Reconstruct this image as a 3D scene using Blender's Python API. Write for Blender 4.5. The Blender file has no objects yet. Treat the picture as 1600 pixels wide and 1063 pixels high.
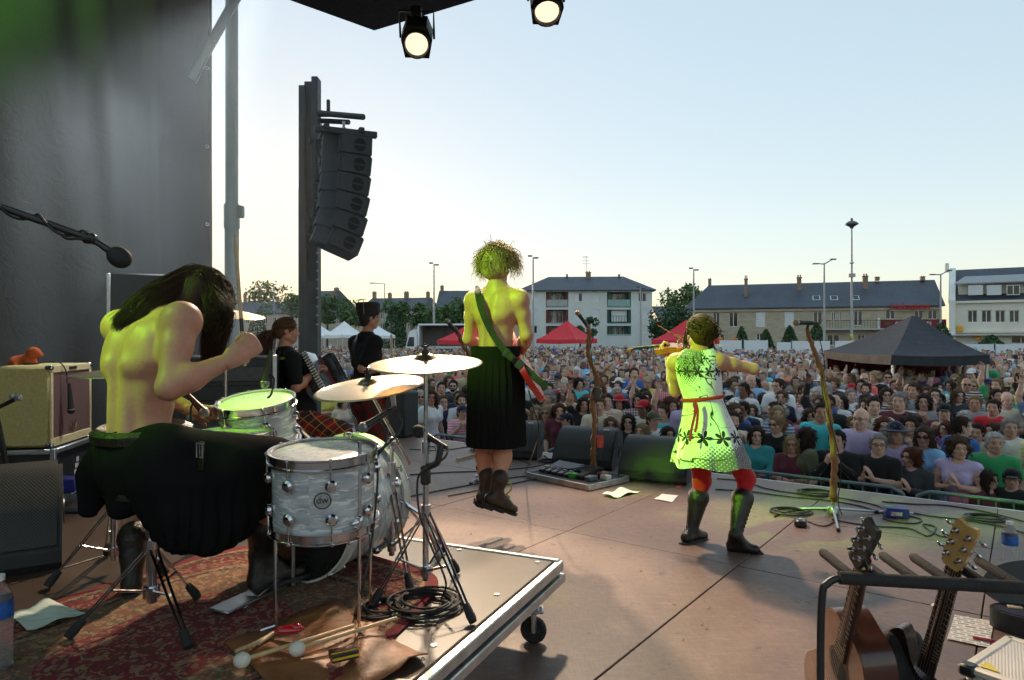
import bpy,bmesh,math,random
import numpy as np
from mathutils import Matrix,Vector
R=math.radians
rng=np.random.default_rng(7)
random.seed(7)
scn=bpy.context.scene
C=bpy.context.collection
# ------------------------------------------------------------------ camera
CZ,K,HZ=2.7,1067.0,526.0 # eye height, focal length and horizon line in photo pixels
cam=bpy.data.cameras.new('camera'); camo=bpy.data.objects.new('camera',cam); C.objects.link(camo)
cam.lens=24.0; cam.sensor_width=36.0; cam.sensor_fit='HORIZONTAL'
cam.shift_y=-(531.5-HZ)/1600.0
cam.clip_start=0.05; cam.clip_end=3000
camo.location=(0,0,CZ); camo.rotation_euler=(R(90),0,0)
scn.camera=camo
# ------------------------------------------------------------------ sky, sun, exposure
SUN_EL,SUN_AZ=4.0,-20.0 # low evening sun ahead, a little to the left
wd=bpy.data.worlds.new('World'); scn.world=wd; wd.use_nodes=True
nt=wd.node_tree; bg=nt.nodes['Background']
sky=nt.nodes.new('ShaderNodeTexSky'); sky.sky_type='NISHITA'; sky.sun_disc=False
sky.sun_elevation=R(SUN_EL); sky.sun_rotation=R(SUN_AZ)
sky.air_density=1.0; sky.dust_density=0.3; sky.ozone_density=2.0
gm=nt.nodes.new('ShaderNodeGamma'); gm.inputs['Gamma'].default_value=0.24 # evens out the sky's brightness range
hs=nt.nodes.new('ShaderNodeHueSaturation'); hs.inputs['Saturation'].default_value=1.6
nt.links.new(sky.outputs[0],gm.inputs['Color']); nt.links.new(gm.outputs[0],hs.inputs['Color'])
nt.links.new(hs.outputs[0],bg.inputs['Color'])
bg.inputs['Strength'].default_value=0.15
sun=bpy.data.lights.new('sun','SUN'); suno=bpy.data.objects.new('sun',sun); C.objects.link(suno)
sun.energy=0.6; sun.angle=R(3); sun.color=(1.0,0.72,0.45)
suno.rotation_euler=(R(90-SUN_EL),0,R(180-SUN_AZ))
suno.location=(-40,100,30)
vs=scn.view_settings; vs.view_transform='Standard'; vs.look='None'; vs.gamma=1.0; vs.use_curve_mapping=False
vs.exposure=2.32
scn.cycles.use_denoising=True; scn.cycles.use_adaptive_sampling=True; scn.cycles.adaptive_threshold=0.03
scn.cycles.max_bounces=5; scn.cycles.diffuse_bounces=3; scn.cycles.glossy_bounces=2
scn.cycles.transmission_bounces=4; scn.cycles.transparent_max_bounces=6
scn.cycles.sample_clamp_indirect=4.0; scn.cycles.caustics_reflective=False; scn.cycles.caustics_refractive=False
# ------------------------------------------------------------------ places
SZ=1.30 # stage deck height
RZ=1.65 # drum riser height
def P(px,py,d):# a point d metres ahead, read off the photograph
 return np.array([(px-800.0)/K*d,d,CZ-(py-HZ)/K*d])
def FL(px,py,z=SZ):# a point on a level surface
 return P(px,py,(CZ-z)*K/(py-HZ))
def ST(s,a,z=0.0):# stage frame: s along the front, a towards the audience
 return np.array([.8*s+.6*a,-.6*s+.8*a,SZ+z])
def to_sa(p):return (.8*p[0]-.6*p[1],.6*p[0]+.8*p[1])
A3=np.array([.6,.8,0.]); S3=np.array([.8,-.6,0.]); Z3=np.array([0,0,1.])
STAGE_ROT=math.atan2(-.6,.8)
def unit(v):v=np.asarray(v,float); return v/max(np.linalg.norm(v),1e-9)
def frame(x=None,y=None,z=None,o=(0,0,0)):
 """4x4 matrix with two given axes (the first one exact)."""
 if x is not None and y is not None:x=unit(x); z=unit(np.cross(x,y)); y=np.cross(z,x)
 elif y is not None and z is not None:y=unit(y); x=unit(np.cross(y,z)); z=np.cross(x,y)
 elif z is not None and x is not None:z=unit(z); y=unit(np.cross(z,x)); x=np.cross(y,z)
 m=np.eye(4); m[:3,0]=x; m[:3,1]=y; m[:3,2]=z; m[:3,3]=o
 return m
def rz_at(p,ang):
 m=np.eye(4); c,s=math.cos(ang),math.sin(ang); m[:2,:2]=[[c,-s],[s,c]]; m[:3,3]=p; return m
# ------------------------------------------------------------------ mesh builder
class MB:
 def __init__(s,m=None):s.V=[]; s.F=[]; s.n=0; s.m=m
 def add(s,V,F):
  V=np.asarray(V,float).reshape(-1,3)
  if s.m is not None:V=V @ s.m[:3,:3].T+s.m[:3,3]
  s.V.append(V); s.F.append((s.n,F)); s.n += len(V); return s
 def box(s,c,size,bev=0.0,m=None):
  hx,hy,hz=np.asarray(size,float)/2; c=np.asarray(c,float)
  if bev <= 0:
   V=[(x,y,z) for z in (-hz,hz) for y in (-hy,hy) for x in (-hx,hx)]
   F=[(0,2,3,1),(4,5,7,6),(0,1,5,4),(2,6,7,3),(0,4,6,2),(1,3,7,5)]
  else:
   b=min(bev,hx*.9,hy*.9,hz*.9); V=[]; 
   for k in range(8):
    sx,sy,sz=(1 if k & 1 else-1),(1 if k & 2 else-1),(1 if k & 4 else-1)
    V += [(sx*hx,sy*(hy-b),sz*(hz-b)),(sx*(hx-b),sy*hy,sz*(hz-b)),(sx*(hx-b),sy*(hy-b),sz*hz)]
   F=[]
   for ax in range(3):
    o1,o2=[q for q in range(3) if q != ax]
    for sg in (0,1):
     q=[(0,0),(1,0),(1,1),(0,1)]; ks=[(sg << ax) | (u << o1) | (w << o2) for u,w in q]
     f=[k*3+ax for k in ks]; nrm=(1 if sg else-1)*(1 if ax != 1 else-1)
     F.append(tuple(f if nrm > 0 else f[::-1]))
    for u in (0,1):
     for w in (0,1):
      k0=(u << o1) | (w << o2); k1=k0 | (1 << ax)
      f=(k0*3+o1,k1*3+o1,k1*3+o2,k0*3+o2)
      F.append(f)
   for k in range(8):F.append((k*3,k*3+1,k*3+2))
   Vn=np.array(V); G=[]
   for f in F:# make all normals face outward
    q=Vn[list(f)]; n=np.cross(q[1]-q[0],q[2]-q[0]); G.append(f if n @ q.mean(0) > 0 else f[::-1])
   F=G
  V=np.array(V)
  if m is not None:V=V @ np.asarray(m)[:3,:3].T
  return s.add(V+c,F)
 def cyl(s,p0,p1,r0,r1=None,n=16,cap=True):
  r1=r0 if r1 is None else r1
  return s.tube([p0,p1],[r0,r1],n,cap)
 def tube(s,pts,r,n=8,cap=True,closed=False,flat=1.0,up=None):
  p=np.asarray(pts,float); N=len(p)
  r=np.full(N,r,float) if np.isscalar(r) else np.asarray(r,float)
  t=np.gradient(p,axis=0) if not closed else (np.roll(p,-1,0)-np.roll(p,1,0))
  t /= np.maximum(np.linalg.norm(t,axis=1,keepdims=True),1e-9)
  u=np.asarray(up,float) if up is not None else (np.array([0,0,1.]) if abs(t[0][2]) < .9 else np.array([1.,0,0]))
  V=[]
  ang=np.linspace(0,2*np.pi,n,endpoint=False)
  for i in range(N):
   u=u-(u @ t[i])*t[i]; u /= max(np.linalg.norm(u),1e-9); w=np.cross(t[i],u)
   V.append(p[i]+r[i]*(np.cos(ang)[:,None]*u*flat+np.sin(ang)[:,None]*w))
  F=[]
  for i in range(N if closed else N-1):
   a,b=i*n,((i+1) % N)*n
   F += [(a+j,a+(j+1) % n,b+(j+1) % n,b+j) for j in range(n)]
  if cap and not closed:
   F += [tuple(range(n))[::-1],tuple(range((N-1)*n,N*n))]
  return s.add(np.concatenate(V),F)
 def lathe(s,prof,n=32,o=(0,0,0),m=None,sx=1.,sy=1.):
  V=[]; F=[]; ang=np.linspace(0,2*np.pi,n,endpoint=False)
  for r,z in prof:V.append(np.stack([np.cos(ang)*r*sx,np.sin(ang)*r*sy,np.full(n,z)],1))
  for i in range(len(prof)-1):
   a,b=i*n,(i+1)*n
   F += [(a+j,a+(j+1) % n,b+(j+1) % n,b+j) for j in range(n)]
  V=np.concatenate(V)
  if m is not None:V=V @ np.asarray(m)[:3,:3].T+np.asarray(m)[:3,3]
  return s.add(V+np.asarray(o),F)
 def ball(s,c,r,n=12,m=None):
  r=np.full(3,r) if np.isscalar(r) else np.asarray(r,float)
  a=np.linspace(-np.pi/2,np.pi/2,n // 2+2)
  a[0] += .02; a[-1] -= .02
  V=[]; th=np.linspace(0,2*np.pi,n,endpoint=False); F=[]
  for q in a:V.append(np.stack([np.cos(q)*np.cos(th)*r[0],np.cos(q)*np.sin(th)*r[1],np.full(n,np.sin(q)*r[2])],1))
  for i in range(len(a)-1):
   x,y=i*n,(i+1)*n; F += [(x+j,x+(j+1) % n,y+(j+1) % n,y+j) for j in range(n)]
  F += [tuple(range(n))[::-1],tuple(range((len(a)-1)*n,len(a)*n))]
  V=np.concatenate(V)
  if m is not None:V=V @ np.asarray(m)[:3,:3].T
  return s.add(V+np.asarray(c,float),F)
 def prism(s,poly,d,m):
  """2D outline (counter-clockwise, in the frame's x,y) extruded along its z by d."""
  n=len(poly); V=np.array([(x,y,0) for x,y in poly]+[(x,y,d) for x,y in poly],float)
  F=[tuple(range(n))[::-1],tuple(range(n,2*n))]+[(i,(i+1) % n,n+(i+1) % n,n+i) for i in range(n)]
  V=V @ m[:3,:3].T+m[:3,3]
  return s.add(V,F)
 def grid(s,G,closed=False):
  """A sheet from an (n,m,3) array."""
  G=np.asarray(G,float); n,m=G.shape[:2]; F=[]
  for i in range(n-1):
   for j in range(m if closed else m-1):
    j2=(j+1) % m; F.append((i*m+j,i*m+j2,(i+1)*m+j2,(i+1)*m+j))
  return s.add(G.reshape(-1,3),F)
 def mesh(s,name):
  me=bpy.data.meshes.new(name)
  F=[tuple(i+o for i in f) for o,fs in s.F for f in fs]
  me.from_pydata(np.concatenate(s.V).tolist(),[],F); me.update()
  return me
 def build(s,name,mat,parent=None,smooth=40,fix=True,**props):
  me=s.mesh(name)
  if fix:
   b=bmesh.new(); b.from_mesh(me); bmesh.ops.recalc_face_normals(b,faces=b.faces); b.to_mesh(me); b.free()
  return link(me,name,mat,parent,smooth,**props)
def link(me,name,mat,parent=None,smooth=40,**props):
 if smooth:
  me.shade_smooth()
  if smooth < 180:me.set_sharp_from_angle(angle=R(smooth))
 if mat is not None:
  for q in (mat if isinstance(mat,(list,tuple)) else [mat]):me.materials.append(q)
 o=bpy.data.objects.new(name,me); C.objects.link(o)
 if parent is not None:adopt(o,parent)
 for k,v in props.items():o[k]=v
 return o
def adopt(o,parent):
 o.parent=parent; o.matrix_parent_inverse=root_matrix(parent).inverted()
def root_matrix(o):
 m=o.matrix_basis.copy()
 if o.parent:m=root_matrix(o.parent) @ o.matrix_parent_inverse @ m
 return m
def thing(name,label,cat,loc=(0,0,0),group=None):
 o=bpy.data.objects.new(name,None); C.objects.link(o); o.location=[float(q) for q in loc]
 o.empty_display_size=.05
 o['label']=label; o['category']=cat
 if group:o['group']=group
 return o
def tag(o,label,cat,group=None):
 o['label']=label; o['category']=cat
 if group:o['group']=group
 return o
def copy_tree(o,parent=None):
 c=o.copy(); C.objects.link(c)
 if parent is not None:c.parent=parent
 for ch in o.children:copy_tree(ch,c)
 return c
def catmull(pts,k=6,closed=False):
 p=np.asarray(pts,float); n=len(p); out=[]
 for i in range(n if closed else n-1):
  if closed:a,b,c,d=p[(i-1) % n],p[i],p[(i+1) % n],p[(i+2) % n]
  else:a,b,c,d=p[max(i-1,0)],p[i],p[i+1],p[min(i+2,n-1)]
  for t in np.linspace(0,1,k,endpoint=False):
   out.append(.5*((2*b)+(-a+c)*t+(2*a-5*b+4*c-d)*t*t+(-a+3*b-3*c+d)*t ** 3))
 if not closed:out.append(p[-1])
 return np.array(out)
# ------------------------------------------------------------------ materials
def L(r,g,b):# sRGB 0-255 -> linear
 f=lambda c:(c/255/12.92) if c <= 10.3 else ((c/255+.055)/1.055) ** 2.4
 return (f(r),f(g),f(b),1.0)
class NT:
 """small node-tree helper"""
 def __init__(s,m):s.t=m.node_tree; s.n=s.t.nodes; s.l=s.t.links; s.b=s.n['Principled BSDF']
 def new(s,kind,**kw):
  x=s.n.new('ShaderNode'+kind)
  for k,v in kw.items():
   if k in x.inputs.keys():s.put(x.inputs[k],v)
   else:setattr(x,k,v)
  return x
 def put(s,sock,v):
  if hasattr(v,'links') and hasattr(v,'node'):s.l.new(v,sock)
  else:sock.default_value=v
 def co(s,kind='Object',scale=1.0,rot=(0,0,0),loc=(0,0,0)):
  tc=s.new('TexCoord'); mp=s.new('Mapping'); s.l.new(tc.outputs[kind],mp.inputs[0])
  mp.inputs['Scale'].default_value=(scale,)*3 if np.isscalar(scale) else scale
  mp.inputs['Rotation'].default_value=rot; mp.inputs['Location'].default_value=loc
  return mp.outputs[0]
 def noise(s,v,scale,detail=4,rough=.55,dist=0):
  x=s.new('TexNoise',Scale=scale,Detail=detail,Roughness=rough,Distortion=dist); s.l.new(v,x.inputs['Vector']); return x.outputs['Fac']
 def ramp(s,f,stops,interp='LINEAR'):
  x=s.new('ValToRGB'); s.l.new(f,x.inputs[0]); x.color_ramp.interpolation=interp; e=x.color_ramp.elements
  while len(e) > 2:e.remove(e[-1])
  for i,(p,c) in enumerate(stops):
   q=e[i] if i < 2 else e.new(p)
   q.position=p; q.color=c if len(c)==4 else (*c,1)
  return x.outputs[0]
 def mix(s,f,a,b,mode='MIX'):
  x=s.n.new('ShaderNodeMix'); x.data_type='RGBA'; x.blend_type=mode
  s.put(x.inputs[0],f); s.put(x.inputs[6],a); s.put(x.inputs[7],b); return x.outputs[2]
 def math(s,op,a,b=0.0,c=None):
  x=s.n.new('ShaderNodeMath'); x.operation=op; s.put(x.inputs[0],a); s.put(x.inputs[1],b)
  if c is not None:s.put(x.inputs[2],c)
  return x.outputs[0]
 def bump(s,h,strength,dist=.01):
  x=s.new('Bump',Strength=strength,Distance=dist); s.l.new(h,x.inputs['Height']); s.l.new(x.outputs[0],s.b.inputs['Normal']); return x
 def sep(s,v):
  x=s.new('SeparateXYZ'); s.l.new(v,x.inputs[0]); return x.outputs
MATS={}
def mat(name,col=(.5,.5,.5,1),rough=.5,metal=0.,var=.12,vs=8.,bump=0.,bs=60.,spec=.5,coat=0.,trans=0.,emit=None,sss=0.,coord='Object'):
 if name in MATS:return MATS[name]
 m=bpy.data.materials.new(name); m.use_nodes=True; t=NT(m); MATS[name]=m
 if len(col)==3:col=(*col,1)
 b=t.b; b.inputs['Roughness'].default_value=rough; b.inputs['Metallic'].default_value=metal
 b.inputs['Specular IOR Level'].default_value=spec; b.inputs['Coat Weight'].default_value=coat
 b.inputs['Transmission Weight'].default_value=trans
 v=t.co(coord)
 if var > 0:
  n=t.noise(v,vs,5,.6)
  dk=tuple(c*(1-var*1.6) for c in col[:3])+(1,); lt=tuple(min(1,c*(1+var)) for c in col[:3])+(1,)
  c=t.ramp(n,[(.3,dk),(.7,lt)]); t.l.new(c,b.inputs['Base Color'])
  r2=t.noise(v,vs*3.1,3); t.l.new(t.math('MULTIPLY_ADD',r2,.3,max(rough-.15,.02)),b.inputs['Roughness'])
 else:b.inputs['Base Color'].default_value=col
 if bump > 0:t.bump(t.noise(v,bs,4),bump)
 if emit:b.inputs['Emission Color'].default_value=(*emit[:3],1); b.inputs['Emission Strength'].default_value=emit[3]
 if sss > 0:
  b.inputs['Subsurface Weight'].default_value=sss; b.inputs['Subsurface Radius'].default_value=(.03,.012,.006); b.inputs['Subsurface Scale'].default_value=.5
 return m
def shader(name):
 m=bpy.data.materials.new(name); m.use_nodes=True; MATS[name]=m; return m,NT(m)
chrome=mat('chrome',(.62,.62,.63),.14,1.0,.06,14)
steel=mat('steel',(.42,.43,.44),.34,1.0,.12,10)
alu=mat('aluminium',(.55,.55,.55),.42,.9,.16,9,.12,120)
blackmetal=mat('black_metal',(.02,.02,.021),.42,0.,.2,12)
blackpaint=mat('black_paint',(.022,.022,.023),.62,0.,.25,9,.1,200)
rubber=mat('rubber',(.016,.016,.016),.75,0.,.2,20)
cablemat=mat('cable_rubber',(.014,.014,.014),.5,0.,.2,6)
# =================================================================== SETTING
# ------------------------------------------------------------------ ground
m,t=shader('asphalt'); v=t.co(); n=t.noise(v,.35,6,.65); n2=t.noise(v,40,3)
t.l.new(t.mix(.5,t.ramp(n,[(.3,(.05,.05,.052,1)),(.7,(.1,.098,.095,1))]),t.ramp(n2,[(.35,(.04,.04,.04,1)),(.7,(.11,.11,.11,1))])),t.b.inputs['Base Color'])
t.b.inputs['Roughness'].default_value=.85; t.bump(n2,.3); asphalt=m
g=MB(); q=14; xs=np.linspace(-700,700,q); ys=np.linspace(-300,1500,q)
g.grid(np.stack(np.meshgrid(xs,ys,[0.],indexing='ij'),-1)[:,:,0,:]); g.build('ground',asphalt,kind='structure')
# ------------------------------------------------------------------ stage deck
m,t=shader('stage_plywood'); v=t.co(); geo=t.new('ObjectInfo')
big=t.noise(v,.8,7,.62,.6); fine=t.noise(v,26,4,.6); scuff=t.noise(t.co(scale=(3,14,1),rot=(0,0,.5)),2.2,8,.7,.8)
base=t.ramp(big,[(.28,L(94,72,62)),(.5,L(113,90,79)),(.72,L(130,107,96))])
base=t.mix(t.math('MULTIPLY',geo.outputs['Random'],.2),base,L(96,70,62))
dust=t.ramp(scuff,[(.52,(0,0,0,1)),(.8,(1,1,1,1))]); base=t.mix(t.math('MULTIPLY',dust,.5),base,L(158,138,124))
spots=t.ramp(t.noise(v,11,2,.5),[(.27,(1,1,1,1)),(.31,(0,0,0,1))]); base=t.mix(t.math('MULTIPLY',spots,.55),base,L(58,42,36))
scr=t.ramp(t.math('ABSOLUTE',t.math('SUBTRACT',t.noise(t.co(scale=(2,9,1),rot=(0,0,-.9)),3.2,6,.6,1.0),.5)),[(.004,(1,1,1,1)),(.012,(0,0,0,1))]); base=t.mix(t.math('MULTIPLY',scr,.35),base,L(66,50,44))
grain=t.noise(t.co(scale=(40,3,1),rot=(0,0,.64)),4,4,.6); base=t.mix(.22,base,t.ramp(grain,[(.35,(.25,.22,.2,1)),(.65,(.8,.78,.76,1))]),'OVERLAY')
t.l.new(base,t.b.inputs['Base Color'])
t.l.new(t.ramp(t.mix(.5,big,fine),[(.3,(.38,)*3),(.7,(.62,)*3)]),t.b.inputs['Roughness'])
t.b.inputs['Specular IOR Level'].default_value=.55
t.bump(t.mix(.4,fine,t.noise(v,3,3)),.12,.004); stagewood=m
darkgap=mat('joint_dark',(.012,.011,.01),.9,0,.2)
fl=bpy.data.objects.new('stage_floor',None); C.objects.link(fl); fl['kind']='structure'; fl.location=ST(0,0)
SR=rz_at((0,0,0),STAGE_ROT)
mb=MB(SR); mb.box((-2.0,1.87,SZ-.16),(13.2,9.8,.25)); mb.build('substructure',darkgap,fl)
ss=[-1.4+1.23*k for k in range(-6,6)]; aa=[-3.0,-.84,1.66,4.16,5.5,6.83]
for i in range(len(ss)-1):
 for j in range(len(aa)-1):
  dz=float(rng.uniform(-.0015,.0015)); mb=MB(SR)
  mb.box(((ss[i]+ss[i+1])/2,(aa[j]+aa[j+1])/2,SZ-.012+dz),(ss[i+1]-ss[i]-.006,aa[j+1]-aa[j]-.006,.024),.0025)
  mb.build('panel',stagewood,fl)
mb=MB(SR); mb.box((-2.0,6.855,SZ-.09),(13.3,.04,.17),.004); mb.build('edge_trim',alu,fl)
mb=MB(SR)
G=[[(s,6.78+.02*math.sin(s*9)+.012*math.sin(s*23),z) for s in np.linspace(-8.7,4.6,160)] for z in (SZ-.18,.6,.02)]
mb.grid(G); mb.build('skirt',mat('skirt_cloth',(.012,.012,.013),.9,0,.2),fl)
drape=mat('drape_black',(.012,.012,.013),.85,0,.2)  # unseen drape, added to cut the fill light on the drummer's side
mb=MB(SR); ws=np.linspace(-7.2,-2.6,90)
mb.grid([[(s,-2.5+.05*math.sin(s*13)+.02*math.sin(s*31+1),z) for s in ws] for z in (SZ,3.5,6.6)])
tag(mb.build('shade_drape',drape),'black pleated drape added out of view to block light from behind','drape')
# ------------------------------------------------------------------ side tarp
m,t=shader('tarp_plastic'); v=t.co(); n=t.noise(v,1.1,6,.6,.8); n2=t.noise(t.co(scale=(1,1,1)),7,6,.65,1.2)
t.l.new(t.ramp(n,[(.3,(.02,.021,.021,1)),(.7,(.04,.041,.042,1))]),t.b.inputs['Base Color'])
t.b.inputs['Roughness'].default_value=.75; t.b.inputs['Specular IOR Level'].default_value=.3
t.bump(t.mix(.35,n2,t.noise(v,2.2,5,.6,1.5)),.6,.03)
tr=t.new('BsdfTranslucent'); tr.inputs[0].default_value=(.05,.057,.06,1); ms=t.new('MixShader'); ms.inputs[0].default_value=.3
out=t.n['Material Output']; t.l.new(t.b.outputs[0],ms.inputs[1]); t.l.new(tr.outputs[0],ms.inputs[2]); t.l.new(ms.outputs[0],out.inputs[0]); tarpm=m
tp=thing('side_tarp','dark grey plastic tarpaulin closing the far side of the stage','tarpaulin',ST(-7,0))
mb=MB(SR); na,nz=170,60; av=np.linspace(-4.0,3.86,na); zv=np.linspace(SZ-.2,7.2,nz)
G=np.zeros((nz,na,3))
for i,z in enumerate(zv):
 h=(z-SZ)/5.9
 fold=.10*np.exp(-((av-2.75-.35*(1-h))/.12) ** 2)+.08*np.exp(-((av-3.3-.12*(1-h))/.07) ** 2)+.06*np.exp(-((av-2.3-.5*(1-h))/.16) ** 2)
 w=.05*np.sin(av*3.1+2.2*h)+.03*np.sin(av*7.3-3*h)+.025*np.sin(av*11+9*h)*(1-h)+.03*np.sin(6*h+av*2.0)
 edge=.05*np.sin(h*3.1)*np.clip((av-3.2)/.6,0,1)
 G[i,:,0]=-7.0+fold*(.5+.6*h)+w; G[i,:,1]=av+np.where(av > 3.0,edge,0) ; G[i,:,2]=z
mb.grid(G); mb.build('sheet',tarpm,tp,180,fix=False)
mb=MB(SR); mb.tube([G[i,-1] for i in range(nz)],.018,6); mb.build('hem',mat('hem',(.03,.03,.03),.6),tp)
for i in range(3,nz-1,8):
 mb=MB(SR); c=G[i,-1]+np.array([.03,-.05,0]); mb.tube([c+.016*np.array([0,math.cos(a),math.sin(a)]) for a in np.linspace(0,6.283,12,endpoint=False)],.004,6,closed=True); mb.build('eyelet',steel,tp)
# ------------------------------------------------------------------ stage smoke drifting before the tarp
sm_=bpy.data.materials.new('stage_smoke'); sm_.use_nodes=True; q_=sm_.node_tree; q_.nodes.remove(q_.nodes['Principled BSDF']); T_=NT.__new__(NT); T_.t=q_; T_.n=q_.nodes; T_.l=q_.links
gv=T_.new('VectorMath',operation='LENGTH'); T_.l.new(T_.co('Object',1.0),gv.inputs[0]); fall=T_.ramp(gv.outputs['Value'],[(.15,(1,1,1,1)),(1.0,(0,0,0,1))]); fall.node.color_ramp.interpolation='EASE'
pv_=T_.new('VolumePrincipled'); pv_.inputs['Color'].default_value=(.9,.93,.95,1); pv_.inputs['Anisotropy'].default_value=.35; T_.l.new(T_.math('MULTIPLY',fall,T_.math('MULTIPLY_ADD',T_.noise(T_.co('Object',1.0),2.2,3),.15,.0)),pv_.inputs['Density']); T_.l.new(pv_.outputs[0],q_.nodes['Material Output'].inputs['Volume'])
mb=MB(); mb.ball((0,0,0),1.0,24); so_=mb.build('smoke',sm_,None,180,kind='stuff'); so_.location=ST(-6.2,3.0,2.5); so_.rotation_euler=(0,0,STAGE_ROT); so_.scale=(1.05,2.9,3.3)
# ------------------------------------------------------------------ roof, post, brace
roofm=mat('roof_black',(.014,.014,.016),.55,0,.25,5)
rf=thing('stage_roof','black stage roof corner jutting in above the loudspeaker tower','stage roof',ST(0,0,5.4))
c0_=ST(-6.83,6.09); e1_=np.array([.86,-.51,0]); e2_=np.array([-.72,-.69,0]); mb=MB(); mb.prism([tuple(q[:2]) for q in (c0_,c0_+e2_*7,c0_+e2_*7+e1_*13,c0_+e1_*13)],.36,frame(x=(1,0,0),y=(0,1,0),o=(0,0,6.72))); mb.build('deck',roofm,rf)
for a in (0,2,4):
 mb=MB(SR); mb.box((-.4,a,6.66),(12.4,.12,.12),.01); mb.build('beam',roofm,rf)
mb=MB(SR); mb.box((-.2,5.55,6.59),(9.2,.2,.26),.015); mb.build('lighting_truss',roofm,rf)
pole_grey=mat('painted_pole',L(150,160,160),.5,.2,.1,3)
po=thing('stage_post','tall grey tubular post beside the tarpaulin edge','post',P(362,760,7.45))
b0=P(362,526,7.45); b0[2]=SZ
mb=MB(); mb.cyl(b0,b0+[0,0,2.75],.074,n=20); mb.build('lower_tube',pole_grey,po)
mb=MB(); mb.cyl(b0+[0,0,2.75],b0+[0,0,6.0],.066,n=20); mb.build('upper_tube',pole_grey,po)
mb=MB(); mb.cyl(b0+[0,0,2.58],b0+[0,0,2.84],.082,n=20); mb.box(b0+[.1,0,2.76],(.06,.07,.13),.01); mb.build('collar',pole_grey,po)
br=thing('roof_brace','diagonal grey roof brace between the post and the tarpaulin','brace',P(305,110,7.2))
mb=MB(); mb.cyl(P(298,125,7.2),P(378,-20,7.35),.05,n=12); mb.build('arm',pole_grey,br)
mb=MB(); mb.cyl(P(306,130,7.15),P(336,66,7.2),.009,n=8); mb.ball(P(336,66,7.2),.022); mb.build('stay',steel,br)
# ------------------------------------------------------------------ loudspeaker tower and line array
mast_m=mat('mast_metal',L(64,69,73),.55,.3,.15,4)
D=10.6
ma=thing('speaker_mast','dark metal lifting tower holding the loudspeaker column','mast',P(484,600,D))
def vert(px,d,z0,z1,w,dp,name,par,mt,off=0):
 c=P(px,526,d); mb=MB(); mb.box((c[0],c[1]+off,(z0+z1)/2),(w,dp,z1-z0),.008); return mb.build(name,mt,par)
zt=lambda py,d=D:CZ-(py-HZ)/K*d
vert(474,D,zt(300),zt(136),.10,.18,'rail',ma,mast_m)
vert(484,D+.05,.1,zt(128),.13,.16,'rail',ma,mast_m)
vert(494,D+.02,2.0,zt(122),.10,.2,'rail',ma,mast_m)
vert(475,D-.04,.1,zt(298),.12,.2,'sleeve',ma,mast_m)
vert(489,D-.06,.1,zt(440),.2,.2,'sleeve',ma,mast_m)
for k in range(9):
 mb=MB(); c=P(495,395+k*14,D-.17); mb.cyl(c,c+[0,.04,0],.014,n=8); mb.build('bolt',steel,ma)
mb=MB(); a0=P(484,180,D); mb.cyl(P(490,176,D),P(568,183,D-.5),.045,n=8); mb.build('arm',mast_m,ma)
mb=MB(); mb.cyl(P(487,188,D+.25),P(545,191,D-.1),.04,n=8); mb.build('arm',mast_m,ma)
mb=MB(); mb.box(P(513,166,D-.1),(.05,.05,.2),.01); mb.box(P(516,180,D),(.35,.06,.05),.01); mb.build('bracket',mast_m,ma)
for px in (496,500):
 mb=MB(); mb.cyl(P(px+3,190,D-.1),P(px-3,300,D-.1),.008,n=6); mb.build('cable',cablemat,ma)
ar=thing('line_array','curved column of six black loudspeaker boxes hanging from the tower','loudspeaker column',P(538,390,D-.4))
boxm=mat('speaker_paint',L(66,70,76),.6,0,.15,20,.15,300); darkhole=mat('port_dark',(.008,.008,.009),.8,0,0)
mb=MB(); mb.cyl(P(537,190,D-.35),P(537,212,D-.35),.022,n=8); mb.tube([P(537,205,D-.35)+.05*np.array([math.cos(a),0,math.sin(a)]) for a in np.linspace(0,6.28,12,endpoint=False)],.014,6,closed=True); mb.build('hook',steel,ar)
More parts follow.
